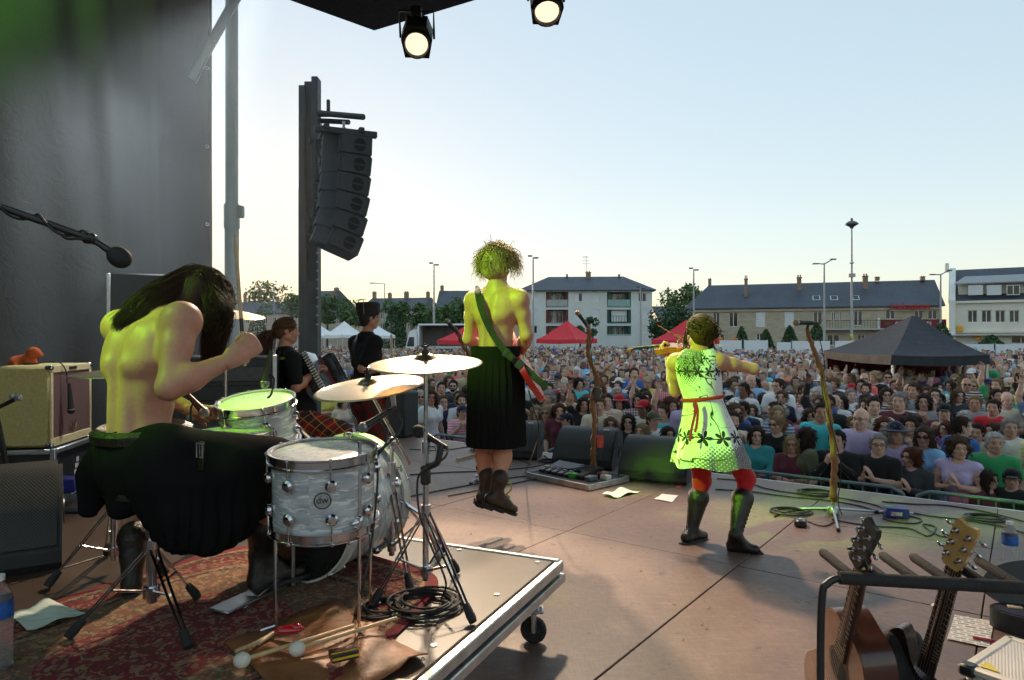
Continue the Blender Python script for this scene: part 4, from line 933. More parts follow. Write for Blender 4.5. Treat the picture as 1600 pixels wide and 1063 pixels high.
# ---- skin and cloth shaders
def skin_shader(name,base,objcol=False,rough=.5):
 m,t=shader(name); v=t.co(); c=base
 if objcol:c=t.new('ObjectInfo').outputs['Color']
 n=t.noise(v,9,5,.6); n2=t.noise(v,60,3)
 col=t.mix(t.math('MULTIPLY',n,.45),c,(.62,.28,.2,1),'MULTIPLY'); col=t.mix(.12,col,t.ramp(n2,[(.3,(.4,.25,.2,1)),(.7,(.95,.8,.7,1))]),'OVERLAY')
 if not objcol:
  vm_=t.new('TexVoronoi',Scale=17.0); t.l.new(v,vm_.inputs['Vector']); mole=t.ramp(vm_.outputs['Distance'],[(.035,(1,1,1,1)),(.06,(0,0,0,1))]); col=t.mix(t.math('MULTIPLY',mole,.6),col,(.16,.07,.045,1)); blotch=t.ramp(t.noise(v,4,4,.6,.5),[(.45,(0,0,0,1)),(.75,(1,1,1,1))]); col=t.mix(t.math('MULTIPLY',blotch,.3),col,(.55,.22,.16,1))
 dk=t.new('Attribute',attribute_name='dark').outputs['Fac']; lp=t.new('Attribute',attribute_name='lips').outputs['Fac']
 col=t.mix(t.math('MULTIPLY',lp,.6),col,(.32,.09,.08,1)); col=t.mix(t.math('MULTIPLY',dk,.85),col,(.02,.014,.012,1))
 t.l.new(col,t.b.inputs['Base Color']); t.b.inputs['Roughness'].default_value=rough; t.b.inputs['Specular IOR Level'].default_value=.4
 if not objcol:
  t.b.inputs['Subsurface Weight'].default_value=.12; t.b.inputs['Subsurface Radius'].default_value=(.02,.008,.004); t.b.inputs['Subsurface Scale'].default_value=.4
  t.bump(t.mix(.5,n2,t.noise(v,240,2)),.12,.004)
 return m
skin=skin_shader('skin_pale',(.52,.285,.195,1)); skin_crowd=skin_shader('skin_crowd',None,True)
def cloth(name,col,rough=.9,wr=.5,vs=5.,objcol=False,sheen=.2):
 m,t=shader(name); v=t.co(); n=t.noise(v,vs,5,.6,.4); c=t.new('ObjectInfo').outputs['Color'] if objcol else col
 t.l.new(t.mix(t.math('MULTIPLY',n,.35),c,(.55,.55,.55,1),'MULTIPLY'),t.b.inputs['Base Color']); t.b.inputs['Roughness'].default_value=rough; t.b.inputs['Sheen Weight'].default_value=sheen; t.b.inputs['Specular IOR Level'].default_value=.2
 w=t.noise(t.co(scale=(1,1,.6)),14,3,.5,1.5); t.bump(t.mix(.3,w,t.noise(v,300,2)),wr,.012); return m
cloth_crowd=cloth('cloth_crowd',None,objcol=True)
blacktee=cloth('black_cotton',(.013,.013,.014,1),sheen=0.); leather=mat('black_leather',L(30,24,20),.42,0,.3,20,.5,90)
def hairmat(name,c,objcol=False):
 m,t=shader(name); v=t.co(scale=(1,1,.15)); n=t.noise(v,90,3); cc=t.new('ObjectInfo').outputs['Color'] if objcol else c
 t.l.new(t.mix(n,cc,t.mix(.6,cc,(.01,.01,.01,1))),t.b.inputs['Base Color']); t.b.inputs['Roughness'].default_value=.6; t.b.inputs['Specular IOR Level'].default_value=.15; t.bump(n,.5,.008); return m
hair_crowd=hairmat('hair_crowd',None,True)
def body_mesh(name,prims,ax,H=None,hands=(),s=1.0,hstep=.0048):
 V,F=sdf(prims,None,ax) if ax is not None else sdf(prims,.012)
 for hp in hands:
  v,f=sdf(hp,hstep); F=np.concatenate([F,f+len(V)]); V=np.concatenate([V,v])
 dk,lp=face_color(H,V,s) if H is not None else (np.zeros(len(V)),np.zeros(len(V)))
 return raw_mesh(name,V,F,{'dark':dk,'lips':lp})
def head_frame(J):
 fu=unit(J['headf']); u=np.asarray(J['headu'],float); up=unit(u-(u @ fu)*fu); H=np.eye(4); H[:3,0]=np.cross(fu,up); H[:3,1]=fu; H[:3,2]=up; H[:3,3]=J['head']; return H
def strand_arrays(lines,r,n=3):
 """hair: thin tapered tubes along the given polylines (all the same length)"""
 Ls=np.asarray(lines,float); N,k=Ls.shape[:2]; t=np.gradient(Ls,axis=1); t /= np.maximum(np.linalg.norm(t,axis=2,keepdims=True),1e-9)
 ref=np.where(np.abs(t[...,2:3]) < .9,np.array([0,0,1.]),np.array([1.,0,0])); u=np.cross(t,ref); u /= np.maximum(np.linalg.norm(u,axis=2,keepdims=True),1e-9); w=np.cross(t,u)
 rad=(r*(1-.75*np.linspace(0,1,k) ** 1.5))[None,:,None,None]; ang=np.arange(n)*2*np.pi/n
 V=Ls[:,:,None,:]+rad*(np.cos(ang)[None,None,:,None]*u[:,:,None,:]+np.sin(ang)[None,None,:,None]*w[:,:,None,:])
 i=np.arange(N)[:,None,None]*k*n; j=np.arange(k-1)[None,:,None]*n; q=np.arange(n)[None,None,:]; q2=(q+1) % n
 F=np.stack([i+j+q,i+j+q2,i+j+n+q2,i+j+n+q],-1).reshape(-1,4)
 return V.reshape(-1,3),F
def strands(name,lines,r,mt,par):V,F=strand_arrays(lines,r); return link(raw_mesh(name,V,F),name,mt,par,180)
# =================================================================== THE BAND
def hero_axes(prims,step,H,fine=.0065):
 lo,hi=bounds(prims,.03); h=H[:3,3]; return [axis(lo[q],hi[q],step,(h[q]-.12,h[q]+.13,fine)) for q in range(3)]
def loft(rings,n=64,cap=False):
 """rings: list of (centre, xaxis*rx, yaxis*ry, pleat_amp, pleat_count, phase)"""
 th=np.linspace(0,2*np.pi,n,endpoint=False); G=[]
 for c,ax_,ay,amp,cnt,ph in rings:
  saw=((th*cnt/(2*np.pi)+ph) % 1.0); k=1+amp*(np.minimum(saw/.8,(1-saw)/.2)-.5)+amp*.4*np.sin(th*5+ph*3)
  G.append(np.asarray(c)+k[:,None]*(np.cos(th)[:,None]*np.asarray(ax_)+np.sin(th)[:,None]*np.asarray(ay)))
 return np.array(G)
kiltm=cloth('kilt_black',(.011,.0112,.012,1),.9,.3,6,sheen=0.)
kiltm.node_tree.nodes['Principled BSDF'].inputs['Specular IOR Level'].default_value=.04
strapm=mat('strap_webbing',L(24,30,24),.7,0,.2,30,.4,200)
def boot(name,par,knee,ankle,toe,heel,rad,mt,top=.0,laces=None,up=None):
 """a boot: shaft from knee to ankle and a shaped foot; sole as its own piece"""
 knee,ankle,toe,heel=map(lambda q:np.asarray(q,float),(knee,ankle,toe,heel)); f=unit(toe-heel); upv=unit(ankle-(heel+f*.06)) if up is None else unit(up)
 an_=.74 if laces is None else .56; pr=[rc(knee,ankle,rad,rad*an_,0,.015),rc(ankle,heel+f*.03+upv*.045,rad*an_,.038,0,.02),rc(heel+f*.03+upv*.04,toe-f*.03+upv*.03,.036,.028,0,.02),rc(ankle,toe-f*.09+upv*.05,rad*an_*.9,.03,0,.02),rc(knee,knee+unit(knee-ankle)*.01,rad*1.04,rad*1.04,0,.01)]
 V,F=sdf(pr,.008); b=link(raw_mesh(name,V,F),name,mt,par,180)
 side=unit(np.cross(f,upv)); so=MB(frame(x=f,y=np.cross(upv,f),o=(heel+toe)/2)); L_=np.linalg.norm(toe-heel)
 out=[(-.5*L_-.012,-.02),(-.42*L_,-.036),(0,-.03),(.28*L_,-.043),(.45*L_,-.03),(.5*L_+.012,0),(.45*L_,.03),(.28*L_,.043),(0,.03),(-.42*L_,.036),(-.5*L_-.012,.02)]
 I=np.eye(4); I[2,3]=-.006; so.prism(out,.016,I); so.box((-.36*L_,0,-.016),(.07,.066,.026),.006); so.build('sole',rubber,b)
 if laces:
  fr=unit(f-(f @ unit(knee-ankle))*unit(knee-ankle))
  for k in range(laces):
   c=ankle+(knee-ankle)*(k+.5)/laces; r=rad*(.56+.44*(k+.5)/laces); d=fr if up is None else side
   lb=MB(); d2=unit(np.cross(d,knee-ankle)); lb.tube([c+r*1.02*(d*math.cos(q)+d2*math.sin(q))+(0,0,.006*(1 if i % 2 else-1)) for i,q in enumerate(np.linspace(-.55,.55,5))],.0032,5); lb.build('lace',mat('lace_black',(.03,.028,.025),.6),b)
 return b
# ------------------------------------------------------------------ drummer
U2=unit([.41,.912,0]); V2=unit([-.912,.41,0]) # riser frame: forward, leftward
J=dict(pelvis=P(222,712,2.56),chest=P(226,572,2.60),neck=P(250,492,2.70),head=P(316,468,2.84),headf=unit([.62,.62,-.55]),headu=unit([.2,.3,.9]),
  shl=P(190,512,2.74),shr=P(283,502,2.52),ell=P(205,600,3.0),elr=P(264,606,2.40),wrl=P(300,640,3.02),wrr=P(360,562,2.50),
  hil=P(196,716,2.66),hir=P(258,718,2.48),knl=P(216,735,3.0),knr=P(428,722,2.72),anl=P(207,868,2.80),anr=P(408,866,2.84))
pr=figure(J,s=1.0,heavy=.95); H=head_frame(J); hf=hand_frame(J['wrr'],P(392,536,2.58)-J['wrr'],unit([.15,.8,.55]))
hg=hand_prims(hand_frame(J['wrr']+unit(P(386,540,2.6)-J['wrr'])*.01,P(390,540,2.56)-J['wrr'],unit([-.55,.75,.1])),1.15,1.1,mirror=1,s=1.2)
hl=hand_prims(hand_frame(J['wrl'],P(330,640,3.1)-J['wrl'],(0,0,-1.)),1.1,1.0,mirror=-1)
me=body_mesh('person',pr,hero_axes(pr,.0105,H),H,[hg,hl]); dm=link(me,'person',skin,None,180)
tag(dm,'shirtless person in black kilt seated at the drums, raising a drumstick','person','band members')
# long hair: shell on the skull plus falling strands
hb=hairmat('hair_dark_brown',(.06,.03,.019,1)); Hr,Hf,Hu,Hc=H[:3,0],H[:3,1],H[:3,2],H[:3,3]
V,F=sdf([el(Hc+Hu*.035-Hf*.018,(.09,.108,.098),H,0,.02),el(Hc-Hf*.055-Hu*.03,(.082,.07,.11),H,0,.04),el(Hc+Hr*.06-Hu*.03,(.035,.08,.10),H,0,.03),el(Hc-Hr*.06-Hu*.03,(.035,.08,.10),H,0,.03)],.012)
sc_=link(raw_mesh('hair',V,F),'hair',hb,dm,180)
ln=[]
for i in range(3000):
 a=rng.uniform(-math.pi,math.pi); e=rng.uniform(.05,1.25); r0=Hc+Hu*.035-Hf*.015+.103*(Hr*math.sin(a)*math.cos(e)+Hf*math.cos(a)*math.cos(e)+Hu*math.sin(e))
 side=(r0-Hc) @ Hr; back=(r0-Hc) @ Hf; jit=rng.normal(0,.012,3)
 if a > .15 and a < 2.3 or rng.uniform() < .25:# hanging forward on the near side, beside the face
  end=P(rng.uniform(312,352),rng.uniform(535,572),rng.uniform(2.70,2.86)); mid=P(rng.uniform(318,362),rng.uniform(480,510),rng.uniform(2.68,2.84)); top_=Hc+Hr*.095+Hf*(.03+.05*math.cos(a))+jit
 else:# falling over the back, ending in a point between the shoulder blades
  q=rng.uniform(); end=P(176+26*q+rng.normal(0,3),508+12*rng.uniform(-1,1)+6*q,2.585+.012*rng.normal()); mid=P(222+22*q,456+26*q,2.65+.012*rng.normal()); top_=P(266+12*q,424+46*q,2.73+.01*rng.normal())
 ln.append(catmull([r0,top_*.5+r0*.5+jit*.5,mid+jit*.4,end+jit*.3],4))
strands('hair',ln,.0019,hb,dm)
# kilt: hips, thighs and the cloth hanging from them
k0=[rc(J['hil'],J['hir'],.118,.118,0,.03)]
k0 += [el(J['pelvis']+[0,0,-.0],(.185,.15,.12),frame(x=-V2,y=U2),0,.05),rc(J['hir'],J['knr'],.118,.10,0,.05),rc(J['hil'],J['knl'],.118,.10,0,.05)]
k0 += [rc(P(150,745,2.62),P(140,795,2.6),.07,.035,0,.06),rc(P(200,745,2.5),P(190,790,2.46),.10,.05,0,.06),rc(P(250,760,2.46),P(258,838,2.43),.10,.04,0,.08),rc(P(282,760,2.48),P(290,848,2.45),.09,.035,0,.08),rc(P(310,760,2.5),P(322,850,2.48),.09,.035,0,.08),rc(P(345,755,2.54),P(348,842,2.52),.08,.03,0,.08),rc(P(370,745,2.58),P(372,828,2.56),.08,.03,0,.08),rc(P(410,735,2.66),P(408,800,2.64),.07,.025,0,.07),rc(P(285,800,2.44),P(330,830,2.5),.05,.04,0,.07),rc(P(330,820,2.5),P(380,810,2.56),.04,.035,0,.07)]
V,F=sdf(k0,.011)
ang_=np.arctan2(V[:,1]-2.55,V[:,0]+1.3); low=np.clip((2.22-V[:,2])/.3,0,1); V[:,0] += .012*np.sin(ang_*38)*low; V[:,1] += .014*np.cos(V[:,0]*60)*low
link(raw_mesh('kilt',V,F),'kilt',kiltm,dm,180)
pc=J['pelvis']+[0,0,.085]; ex,ey=-V2,U2
mb=MB(); th=np.linspace(0,6.283,40,endpoint=False); mb.tube([pc+ex*.168*math.cos(q)+ey*.132*math.sin(q)+Z3*.012*math.sin(q) for q in th],.030,6,closed=True,flat=1.0); be=mb.build('belt',leather,dm)
mb=MB(frame(x=unit([.85,-.5,0]),y=(0,0,1),o=P(312,702,2.40))); mb.tube([(-.016,-.03,0),(.016,-.03,0),(.016,.02,0),(-.016,.02,0)],.004,6,closed=True); mb.cyl((0,-.03,0),(0,.02,0),.002,n=6); mb.build('buckle',chrome,dm)
mb=MB(frame(x=unit([.85,-.5,0]),y=(.1,0,1),o=P(313,704,2.41))); mb.box((0,-.02,-.004),(.026,.10,.006),.002); mb.build('strap',leather,dm)
boot('boot',dm,P(410,826,2.80),J['anr']+[0,0,.0],P(482,900,2.90),P(392,926,2.78),.062,leather)
boot('boot',dm,P(209,842,2.82),J['anl']+[0,0,-.0],P(212,915,2.92),P(204,933,2.74),.06,leather)
# drumstick held in the raised hand
ds=MB(); p0,p1=P(382,572,2.545),P(367,366,2.62); v=unit(p1-p0); ds.tube([p0,p0+v*.05,p1-v*.06,p1-v*.015,p1-v*.004,p1],[.007,.0072,.0066,.004,.0055,.0035],10)
woodm=mat('hickory',L(196,162,118),.45,0,.12,30); sk=ds.build('drumstick',woodm); tag(sk,'wooden drumstick held upright in the drummer fist','drumstick')
mb=MB(); c=p0+v*.13; mb.cyl(c,c+v*.05,.0077,n=10); mb.build('print',blackmetal,sk)
# ------------------------------------------------------------------ guitarist in mid-air
Dg=4.7
J=dict(pelvis=P(774,578,Dg),chest=P(775,492,Dg),neck=P(778,447,Dg),head=P(777,416,Dg+.03),headf=unit([.45,.9,-.12]),headu=unit([-.02,.05,1]),
  shl=P(741,470,Dg+.1),shr=P(811,468,Dg-.08),ell=P(733,530,Dg+.16),elr=P(823,524,Dg-.05),wrl=P(764,556,Dg+.42),wrr=P(812,556,Dg+.20),
  hil=P(756,594,Dg+.05),hir=P(791,594,Dg-.03),knl=P(757,688,Dg+.12),knr=P(788,688,Dg+.03),anl=P(758,764,Dg+.05),anr=P(777,768,Dg-.1))
pr=figure(J,s=.98); H=head_frame(J)
hr=hand_prims(hand_frame(J['wrr'],P(800,566,Dg+.32)-J['wrr'],unit([-.5,-.3,-.6])),.7,.8,mirror=1); hl=hand_prims(hand_frame(J['wrl'],P(745,545,Dg+.5)-J['wrl'],unit([.2,-.6,.5])),.9,.8,mirror=-1)
gm_=link(body_mesh('person',pr,hero_axes(pr,.0105,H),H,[hr,hl]),'person',skin,None,180)
tag(gm_,'shirtless person in long black kilt leaping with a red electric guitar','person','band members')
hblond=hairmat('hair_blond',(.48,.32,.16,1)); Hr,Hf,Hu,Hc=H[:3,0],H[:3,1],H[:3,2],H[:3,3]
V,F=sdf([el(Hc+Hu*.035-Hf*.012,(.098,.115,.10),H,0,.02),el(Hc-Hf*.05-Hu*.02,(.10,.075,.09),H,0,.04)],.012); link(raw_mesh('hair',V,F),'hair',hblond,gm_,180)
ln=[]
for i in range(2400):
 a=rng.uniform(-math.pi,math.pi); e=rng.uniform(-.35,1.45); nrm=Hr*math.sin(a)*math.cos(e)-Hf*math.cos(a)*math.cos(e)*.9+Hu*math.sin(e); r0=Hc+Hu*.03+nrm*.098
 if abs(a) > 2.2 and e < .5:continue
 l=rng.uniform(.05,.115); out=nrm*.6+rng.normal(0,.35,3); p1_=r0+unit(out+Z3*.1)*l*.4; p2_=p1_+unit(out*.5+np.array([0,0,-.85])+rng.normal(0,.3,3))*l*.55; p3_=p2_+unit(np.array([0,0,-1])+rng.normal(0,.5,3))*l*.5
 ln.append(catmull([r0,p1_,p2_,p3_],3))
strands('hair',ln,.0024,hblond,gm_)
kx=unit([.98,-.2,0]); ky=unit([.2,.98,0]); rings=[]
for f in np.linspace(0,1,22):
 y=543+153*f; wx=np.interp(f,[0,.12,.3,.7,1],[.166,.176,.195,.20,.203]); wy=np.interp(f,[0,.12,.3,.7,1],[.128,.145,.165,.18,.19]); cx=np.interp(f,[0,.3,1],[774,774,774])
 rings.append((P(cx,y,Dg+.01),kx*wx,ky*wy,np.interp(f,[0,.1,.3,1],[.0,.03,.06,.085]),26,.03*math.sin(f*5)))
G=loft(rings,208); mb=MB(); mb.grid(G,True); ko=mb.build('kilt',kiltm,gm_,60,fix=False)
mb=MB(); mb.grid(loft([(P(774,541+20*f,Dg+.01),kx*(.171+.007*f),ky*(.133+.012*f),0,1,0) for f in (0,.3,.7,1)],64),True); mb.build('waistband',kiltm,gm_,60,fix=False)
bootm=mat('boot_brown',L(50,36,28),.5,0,.3,24,.5,80)
for (kx0,ky0,ax0,ay0,tx,ty,hx,hy,dd) in ((761,744,758,766,787,800,744,783,.06),(781,749,776,770,806,804,757,786,-.09)):
 b_=boot('boot',gm_,P(kx0,ky0,Dg+dd),P(ax0,ay0,Dg+dd),P(tx,ty,Dg+dd+.08),P(hx,hy,Dg+dd-.04),.056,bootm,up=unit([.38,-.05,.92]))
lb=MB(); lb.tube(catmull([P(796,752,Dg-.12),P(799,764,Dg-.16),P(792,772,Dg-.14),P(797,778,Dg-.14)],5),.006,5); lb.build('lace',mat('lace_yellow',L(150,160,60),.7),gm_)
# strap across the back (its own ribbon), hanging end below
def ribbon(name,pts,w,nrm,mt,par,th=.004):
 p=catmull(pts,6); t=np.gradient(p,axis=0); nrm=np.broadcast_to(np.asarray(nrm,float),p.shape) if np.ndim(nrm)==1 else catmull(nrm,6); sd_=np.cross(t,nrm); sd_ /= np.linalg.norm(sd_,axis=1)[:,None]; nn=np.cross(sd_,t); nn /= np.linalg.norm(nn,axis=1)[:,None]
 G=np.stack([p-sd_*w/2,p+sd_*w/2,p+sd_*w/2+nn*th,p-sd_*w/2+nn*th],1); mb=MB(); mb.grid(G,True); return mb.build(name,mt,par,50)
eg=thing('electric_guitar','red electric guitar hanging at the leaping guitarist side','guitar',P(815,575,Dg+.15))
ribbon('strap',[P(744,452,Dg+.1),P(746,455,Dg-.03),P(753,485,Dg-.135),P(770,522,Dg-.145),P(795,555,Dg-.17),P(822,577,Dg-.19),P(838,592,Dg-.2),P(855,606,Dg-.2)],.046,(0,-1.,0),strapm,eg)
mb=MB(frame(x=unit([.75,0,-.65]),y=(0,-1.,.1),o=P(812,570,Dg-.205))); mb.box((0,0,0),(.05,.014,.062),.004); mb.box((-.12,.02,0),(.03,.014,.062),.004); mb.build('buckle',blackmetal,eg)
redg=mat('guitar_red',L(170,26,18),.22,0,.15,4,coat=.6)
gx=unit(P(790,520,Dg+.55)-P(822,600,Dg+.02)); gn=unit([.85,-.42,.2]); Mg=frame(y=gx,x=np.cross(gx,gn),o=P(821,578,Dg+.06)); Mg=frame(y=gx,z=gn,o=P(822,577,Dg+.04))
out=catmull([(-.16,-.2),(-.18,-.08),(-.13,.03),(-.15,.16),(-.10,.24),(-.05,.14),(.05,.14),(.11,.22),(.15,.14),(.13,.02),(.17,-.1),(.15,-.21),(.0,-.24)][::-1],5,True)
mb=MB(Mg); I=np.eye(4); I[2,3]=-.02; mb.prism([tuple(q) for q in out],.042,I); mb.build('body',redg,eg,50)
mb=MB(Mg); mb.box((0,.4,.012),(.05,.6,.022),.006); mb.build('neck',mat('maple',L(180,140,90),.5),eg); mb=MB(Mg); mb.box((0,.76,.01),(.075,.16,.016),.01); mb.build('headstock',redg,eg)
mb=MB(); mb.tube(catmull([P(826,610,Dg+.05),P(834,640,Dg-.02),P(842,668,Dg),P(836,700,Dg+.2),FL(820,740)],6),.0045,6); mb.build('cable',cablemat,eg)
# ------------------------------------------------------------------ violinist
Dv=4.55
J=dict(pelvis=P(1106,662,Dv),chest=P(1092,590,Dv),neck=P(1091,551,Dv+.01),head=P(1093,520,Dv+.05),headf=unit([-.25,.95,-.12]),headu=unit([.05,.05,1]),
  shl=P(1057,566,Dv+.06),shr=P(1121,565,Dv-.03),ell=P(1055,612,Dv+.18),elr=P(1178,577,Dv+.02),wrl=P(1043,556,Dv+.34),wrr=P(1138,566,Dv+.24),
  hil=P(1090,672,Dv+.04),hir=P(1125,674,Dv-.02),knl=P(1097,752,Dv+.16),knr=P(1166,748,Dv+.02),anl=P(1081,826,Dv+.12),anr=P(1150,836,Dv-.13))
pr=figure(J,True,.92,leg=.52); H=head_frame(J)
hl=hand_prims(hand_frame(J['wrl'],P(1030,536,Dv+.38)-J['wrl'],unit([.55,.2,.5])),.9,.8,mirror=-1,s=.9); hr=hand_prims(hand_frame(J['wrr'],P(1120,560,Dv+.30)-J['wrr'],unit([0,.2,-1])),.8,.8,mirror=1,s=.9)
vm=link(body_mesh('person',pr,hero_axes(pr,.0105,H),H,[hl,hr]),'person',skin,None,180)
tag(vm,'person in patterned green-lit dress and red tights playing a violin','person','band members')
haub=hairmat('hair_auburn',(.075,.028,.014,1)); Hr,Hf,Hu,Hc=H[:3,0],H[:3,1],H[:3,2],H[:3,3]
V,F=sdf([el(Hc+Hu*.035-Hf*.015,(.09,.106,.095),H,0,.02),el(Hc-Hf*.05-Hu*.03,(.08,.065,.07),H,0,.03),el(Hc-Hf*.105-Hu*.02,(.06,.045,.055),H,0,.02)],.011); link(raw_mesh('hair',V,F),'hair',haub,vm,180)
ln=[]
for i in range(420):
 a=rng.uniform(-2.0,2.0); e=rng.uniform(-.2,1.4); nrm=Hr*math.sin(a)*math.cos(e)-Hf*math.cos(a)*math.cos(e)+Hu*math.sin(e); r0=Hc+Hu*.03+nrm*.092; bun=Hc-Hf*.125-Hu*.02+rng.normal(0,.022,3); ln.append(catmull([r0,(r0+bun)/2+nrm*.035,bun,bun+rng.normal(0,.025,3)],3))
for i in range(130):
 a=rng.uniform(0,6.28); c=Hc-Hf*.115-Hu*.02; rr=rng.uniform(.02,.05); ln.append(catmull([c+rr*(Hr*math.cos(a+q)+Hu*math.sin(a+q))-Hf*rng.uniform(.0,.045) for q in (0,.9,1.8,2.7)],3))
for i in range(46):
 sx=1 if i < 32 else-1; r0=Hc+Hr*sx*.085+Hf*.02+rng.normal(0,.008,3); ln.append(catmull([r0,r0+Hr*sx*.012-Hu*.06,r0+Hr*sx*(.02*rng.normal())-Hu*.12,r0+Hr*sx*.02-Hu*rng.uniform(.12,.19)],3))
strands('hair',ln,.0036,haub,vm)
# dress with drawn pattern
m,t=shader('dress_print'); uvn=t.new('Attribute',attribute_name='wrap'); v=uvn.outputs['Vector']; mp=t.new('Mapping'); t.l.new(v,mp.inputs[0]); v=mp.outputs[0]
wv=t.new('TexVoronoi',Scale=3.2); t.l.new(v,wv.inputs['Vector']); zone=wv.outputs['Color']
n=t.noise(v,3.0,2,.5,.9); ink=t.ramp(t.math('ABSOLUTE',t.math('SUBTRACT',n,.5)),[(.005,(1,1,1,1)),(.010,(0,0,0,1))]); n2=t.noise(v,6.5,1,.4,1.6); ink2=t.ramp(t.math('ABSOLUTE',t.math('SUBTRACT',n2,.52)),[(.004,(1,1,1,1)),(.008,(0,0,0,1))])
sx_=t.sep(v); dot=t.new('TexVoronoi',Scale=58.0,Randomness=0.0); t.l.new(t.new('Mapping').outputs[0],dot.inputs['Vector']); mp2=t.new('Mapping'); t.l.new(uvn.outputs['Vector'],mp2.inputs[0]); mp2.inputs['Rotation'].default_value=(0,0,.78); t.l.new(mp2.outputs[0],dot.inputs['Vector'])
zn=t.noise(v,2.1,1,.4,.3); thr=t.ramp(zn,[(.5,(0,0,0,1)),(.62,(1,1,1,1))]); dots=t.ramp(t.math('SUBTRACT',t.math('MULTIPLY',thr,.62),dot.outputs['Distance']),[(.0,(0,0,0,1)),(.06,(1,1,1,1))])
# bold ink strokes in two bands, like brushed characters
def band(z0,h):
 return t.ramp(t.math('ABSOLUTE',t.math('SUBTRACT',sx_[1],z0)),[(h*.8,(1,1,1,1)),(h,(0,0,0,1))])
st=t.ramp(t.noise(t.co('Object',1.0),34,1,.3,2.2),[(.555,(0,0,0,1)),(.57,(1,1,1,1))])
def stars(z0,N):
 u=t.math('SUBTRACT',t.math('FRACT',t.math('MULTIPLY',sx_[0],N)),.5); w=t.math('MULTIPLY',t.math('SUBTRACT',sx_[1],z0),N); r_=t.math('SQRT',t.math('ADD',t.math('MULTIPLY',u,u),t.math('MULTIPLY',w,w)))
 pet=t.math('ABSOLUTE',t.math('COSINE',t.math('MULTIPLY',t.math('ARCTAN2',w,u),2.5))); return t.math('GREATER_THAN',t.math('SUBTRACT',t.math('MULTIPLY',pet,.5),r_),.04)
def line(z0):return t.math('LESS_THAN',t.math('ABSOLUTE',t.math('SUBTRACT',sx_[1],t.math('MULTIPLY_ADD',t.math('SINE',t.math('MULTIPLY',sx_[0],30.0)),.004,z0))),.0035)
strokes=t.math('MAXIMUM',t.math('MAXIMUM',t.math('MULTIPLY',st,band(.06,.03)),t.math('MAXIMUM',stars(.13,11.0),stars(.56,9.0))),t.math('MAXIMUM',line(.13),line(.56)))
allink=t.math('MAXIMUM',t.math('MAXIMUM',ink,ink2),t.math('MAXIMUM',t.math('MULTIPLY',dots,.8),strokes))
t.l.new(t.mix(allink,(.74,.74,.72,1),(.02,.02,.022,1)),t.b.inputs['Base Color']); t.b.inputs['Roughness'].default_value=.85; t.bump(t.noise(t.co(),12,3),.25,.01); dressm=m
dx=unit([.97,-.25,0]); dy=unit([.25,.97,0]); prof=[(549,1093,.085,.06),(553,1092,.115,.085),(562,1090,.148,.108),(575,1090,.150,.118),(600,1094,.142,.115),(622,1098,.128,.102),(632,1100,.134,.107),(660,1105,.168,.14),(690,1108,.212,.185),(712,1109,.246,.22),(725,1110,.258,.232)]
ys_=np.concatenate([np.linspace(549,622,20),np.linspace(626,725,22)]); pf=np.array(prof); rings=[]
for y in ys_:
 c=P(np.interp(y,pf[:,0],pf[:,1]),y,Dv); f=max(0,(y-630)/100); rings.append((c,dx*np.interp(y,pf[:,0],pf[:,2]),dy*np.interp(y,pf[:,0],pf[:,3]),.10*f,9,.1*f))
G=loft(rings,120)
for i,y in enumerate(ys_):# neckline dips, hem waves
 if i < 4:G[i,:,2] += .02*np.abs(np.cos(np.linspace(0,2*np.pi,120)))*(4-i)/4
 if i > 36:G[i,:,2] += .012*np.sin(np.linspace(0,2*np.pi,120)*6)*(i-36)/6
mb=MB(); mb.grid(G,True); do=mb.build('dress',dressm,vm,180,fix=False)
at=do.data.attributes.new('wrap','FLOAT_VECTOR','POINT'); th=np.tile(np.arange(120)/120*1.15,len(ys_)); zz=np.repeat((ys_-549)/234,120); at.data.foreach_set('vector',np.stack([th,zz,np.zeros_like(th)],1).astype(np.float32).ravel())
redb=mat('belt_red',L(160,34,26),.6,0,.15,30); mb=MB(); mb.tube([P(1098,622,Dv)+dx*.133*math.cos(q)+dy*.107*math.sin(q)+Z3*(.016*math.cos(q)) for q in np.linspace(0,6.283,40,endpoint=False)],.012,6,closed=True); mb.build('belt',redb,vm)
for pts in ([(1084,627),(1086,645),(1081,668),(1078,690)],[(1086,627),(1090,640),(1089,660),(1086,676)]):
 ribbon('belt_end',[P(x,y,Dv-.135-.06*(y-627)/60) for x,y in pts],.016,(0,-1.,0),redb,vm)
tights=cloth('tights_red',(.45,.012,.016,1),.7,.15,8)
tp_=[]; 
for q in 'lr':tp_ += [rc(J['hi'+q],J['kn'+q],.094,.062,0,.03),rc(J['kn'+q],J['kn'+q]+(J['an'+q]-J['kn'+q])*.36,.06,.044,0,.02)]
tp_.append(el(J['pelvis']-[0,0,.04],(.16,.115,.1),None,0,.05)); V,F=sdf(tp_,.011); link(raw_mesh('tights',V,F),'tights',tights,vm,180)
boot('boot',vm,P(1091,779,Dv+.15),P(1081,828,Dv+.12),FL(1103,842),FL(1066,851),.069,leather,laces=9)
boot('boot',vm,P(1160,780,Dv-.03),P(1149,836,Dv-.13),FL(1190,866),FL(1139,860),.069,leather,laces=9)
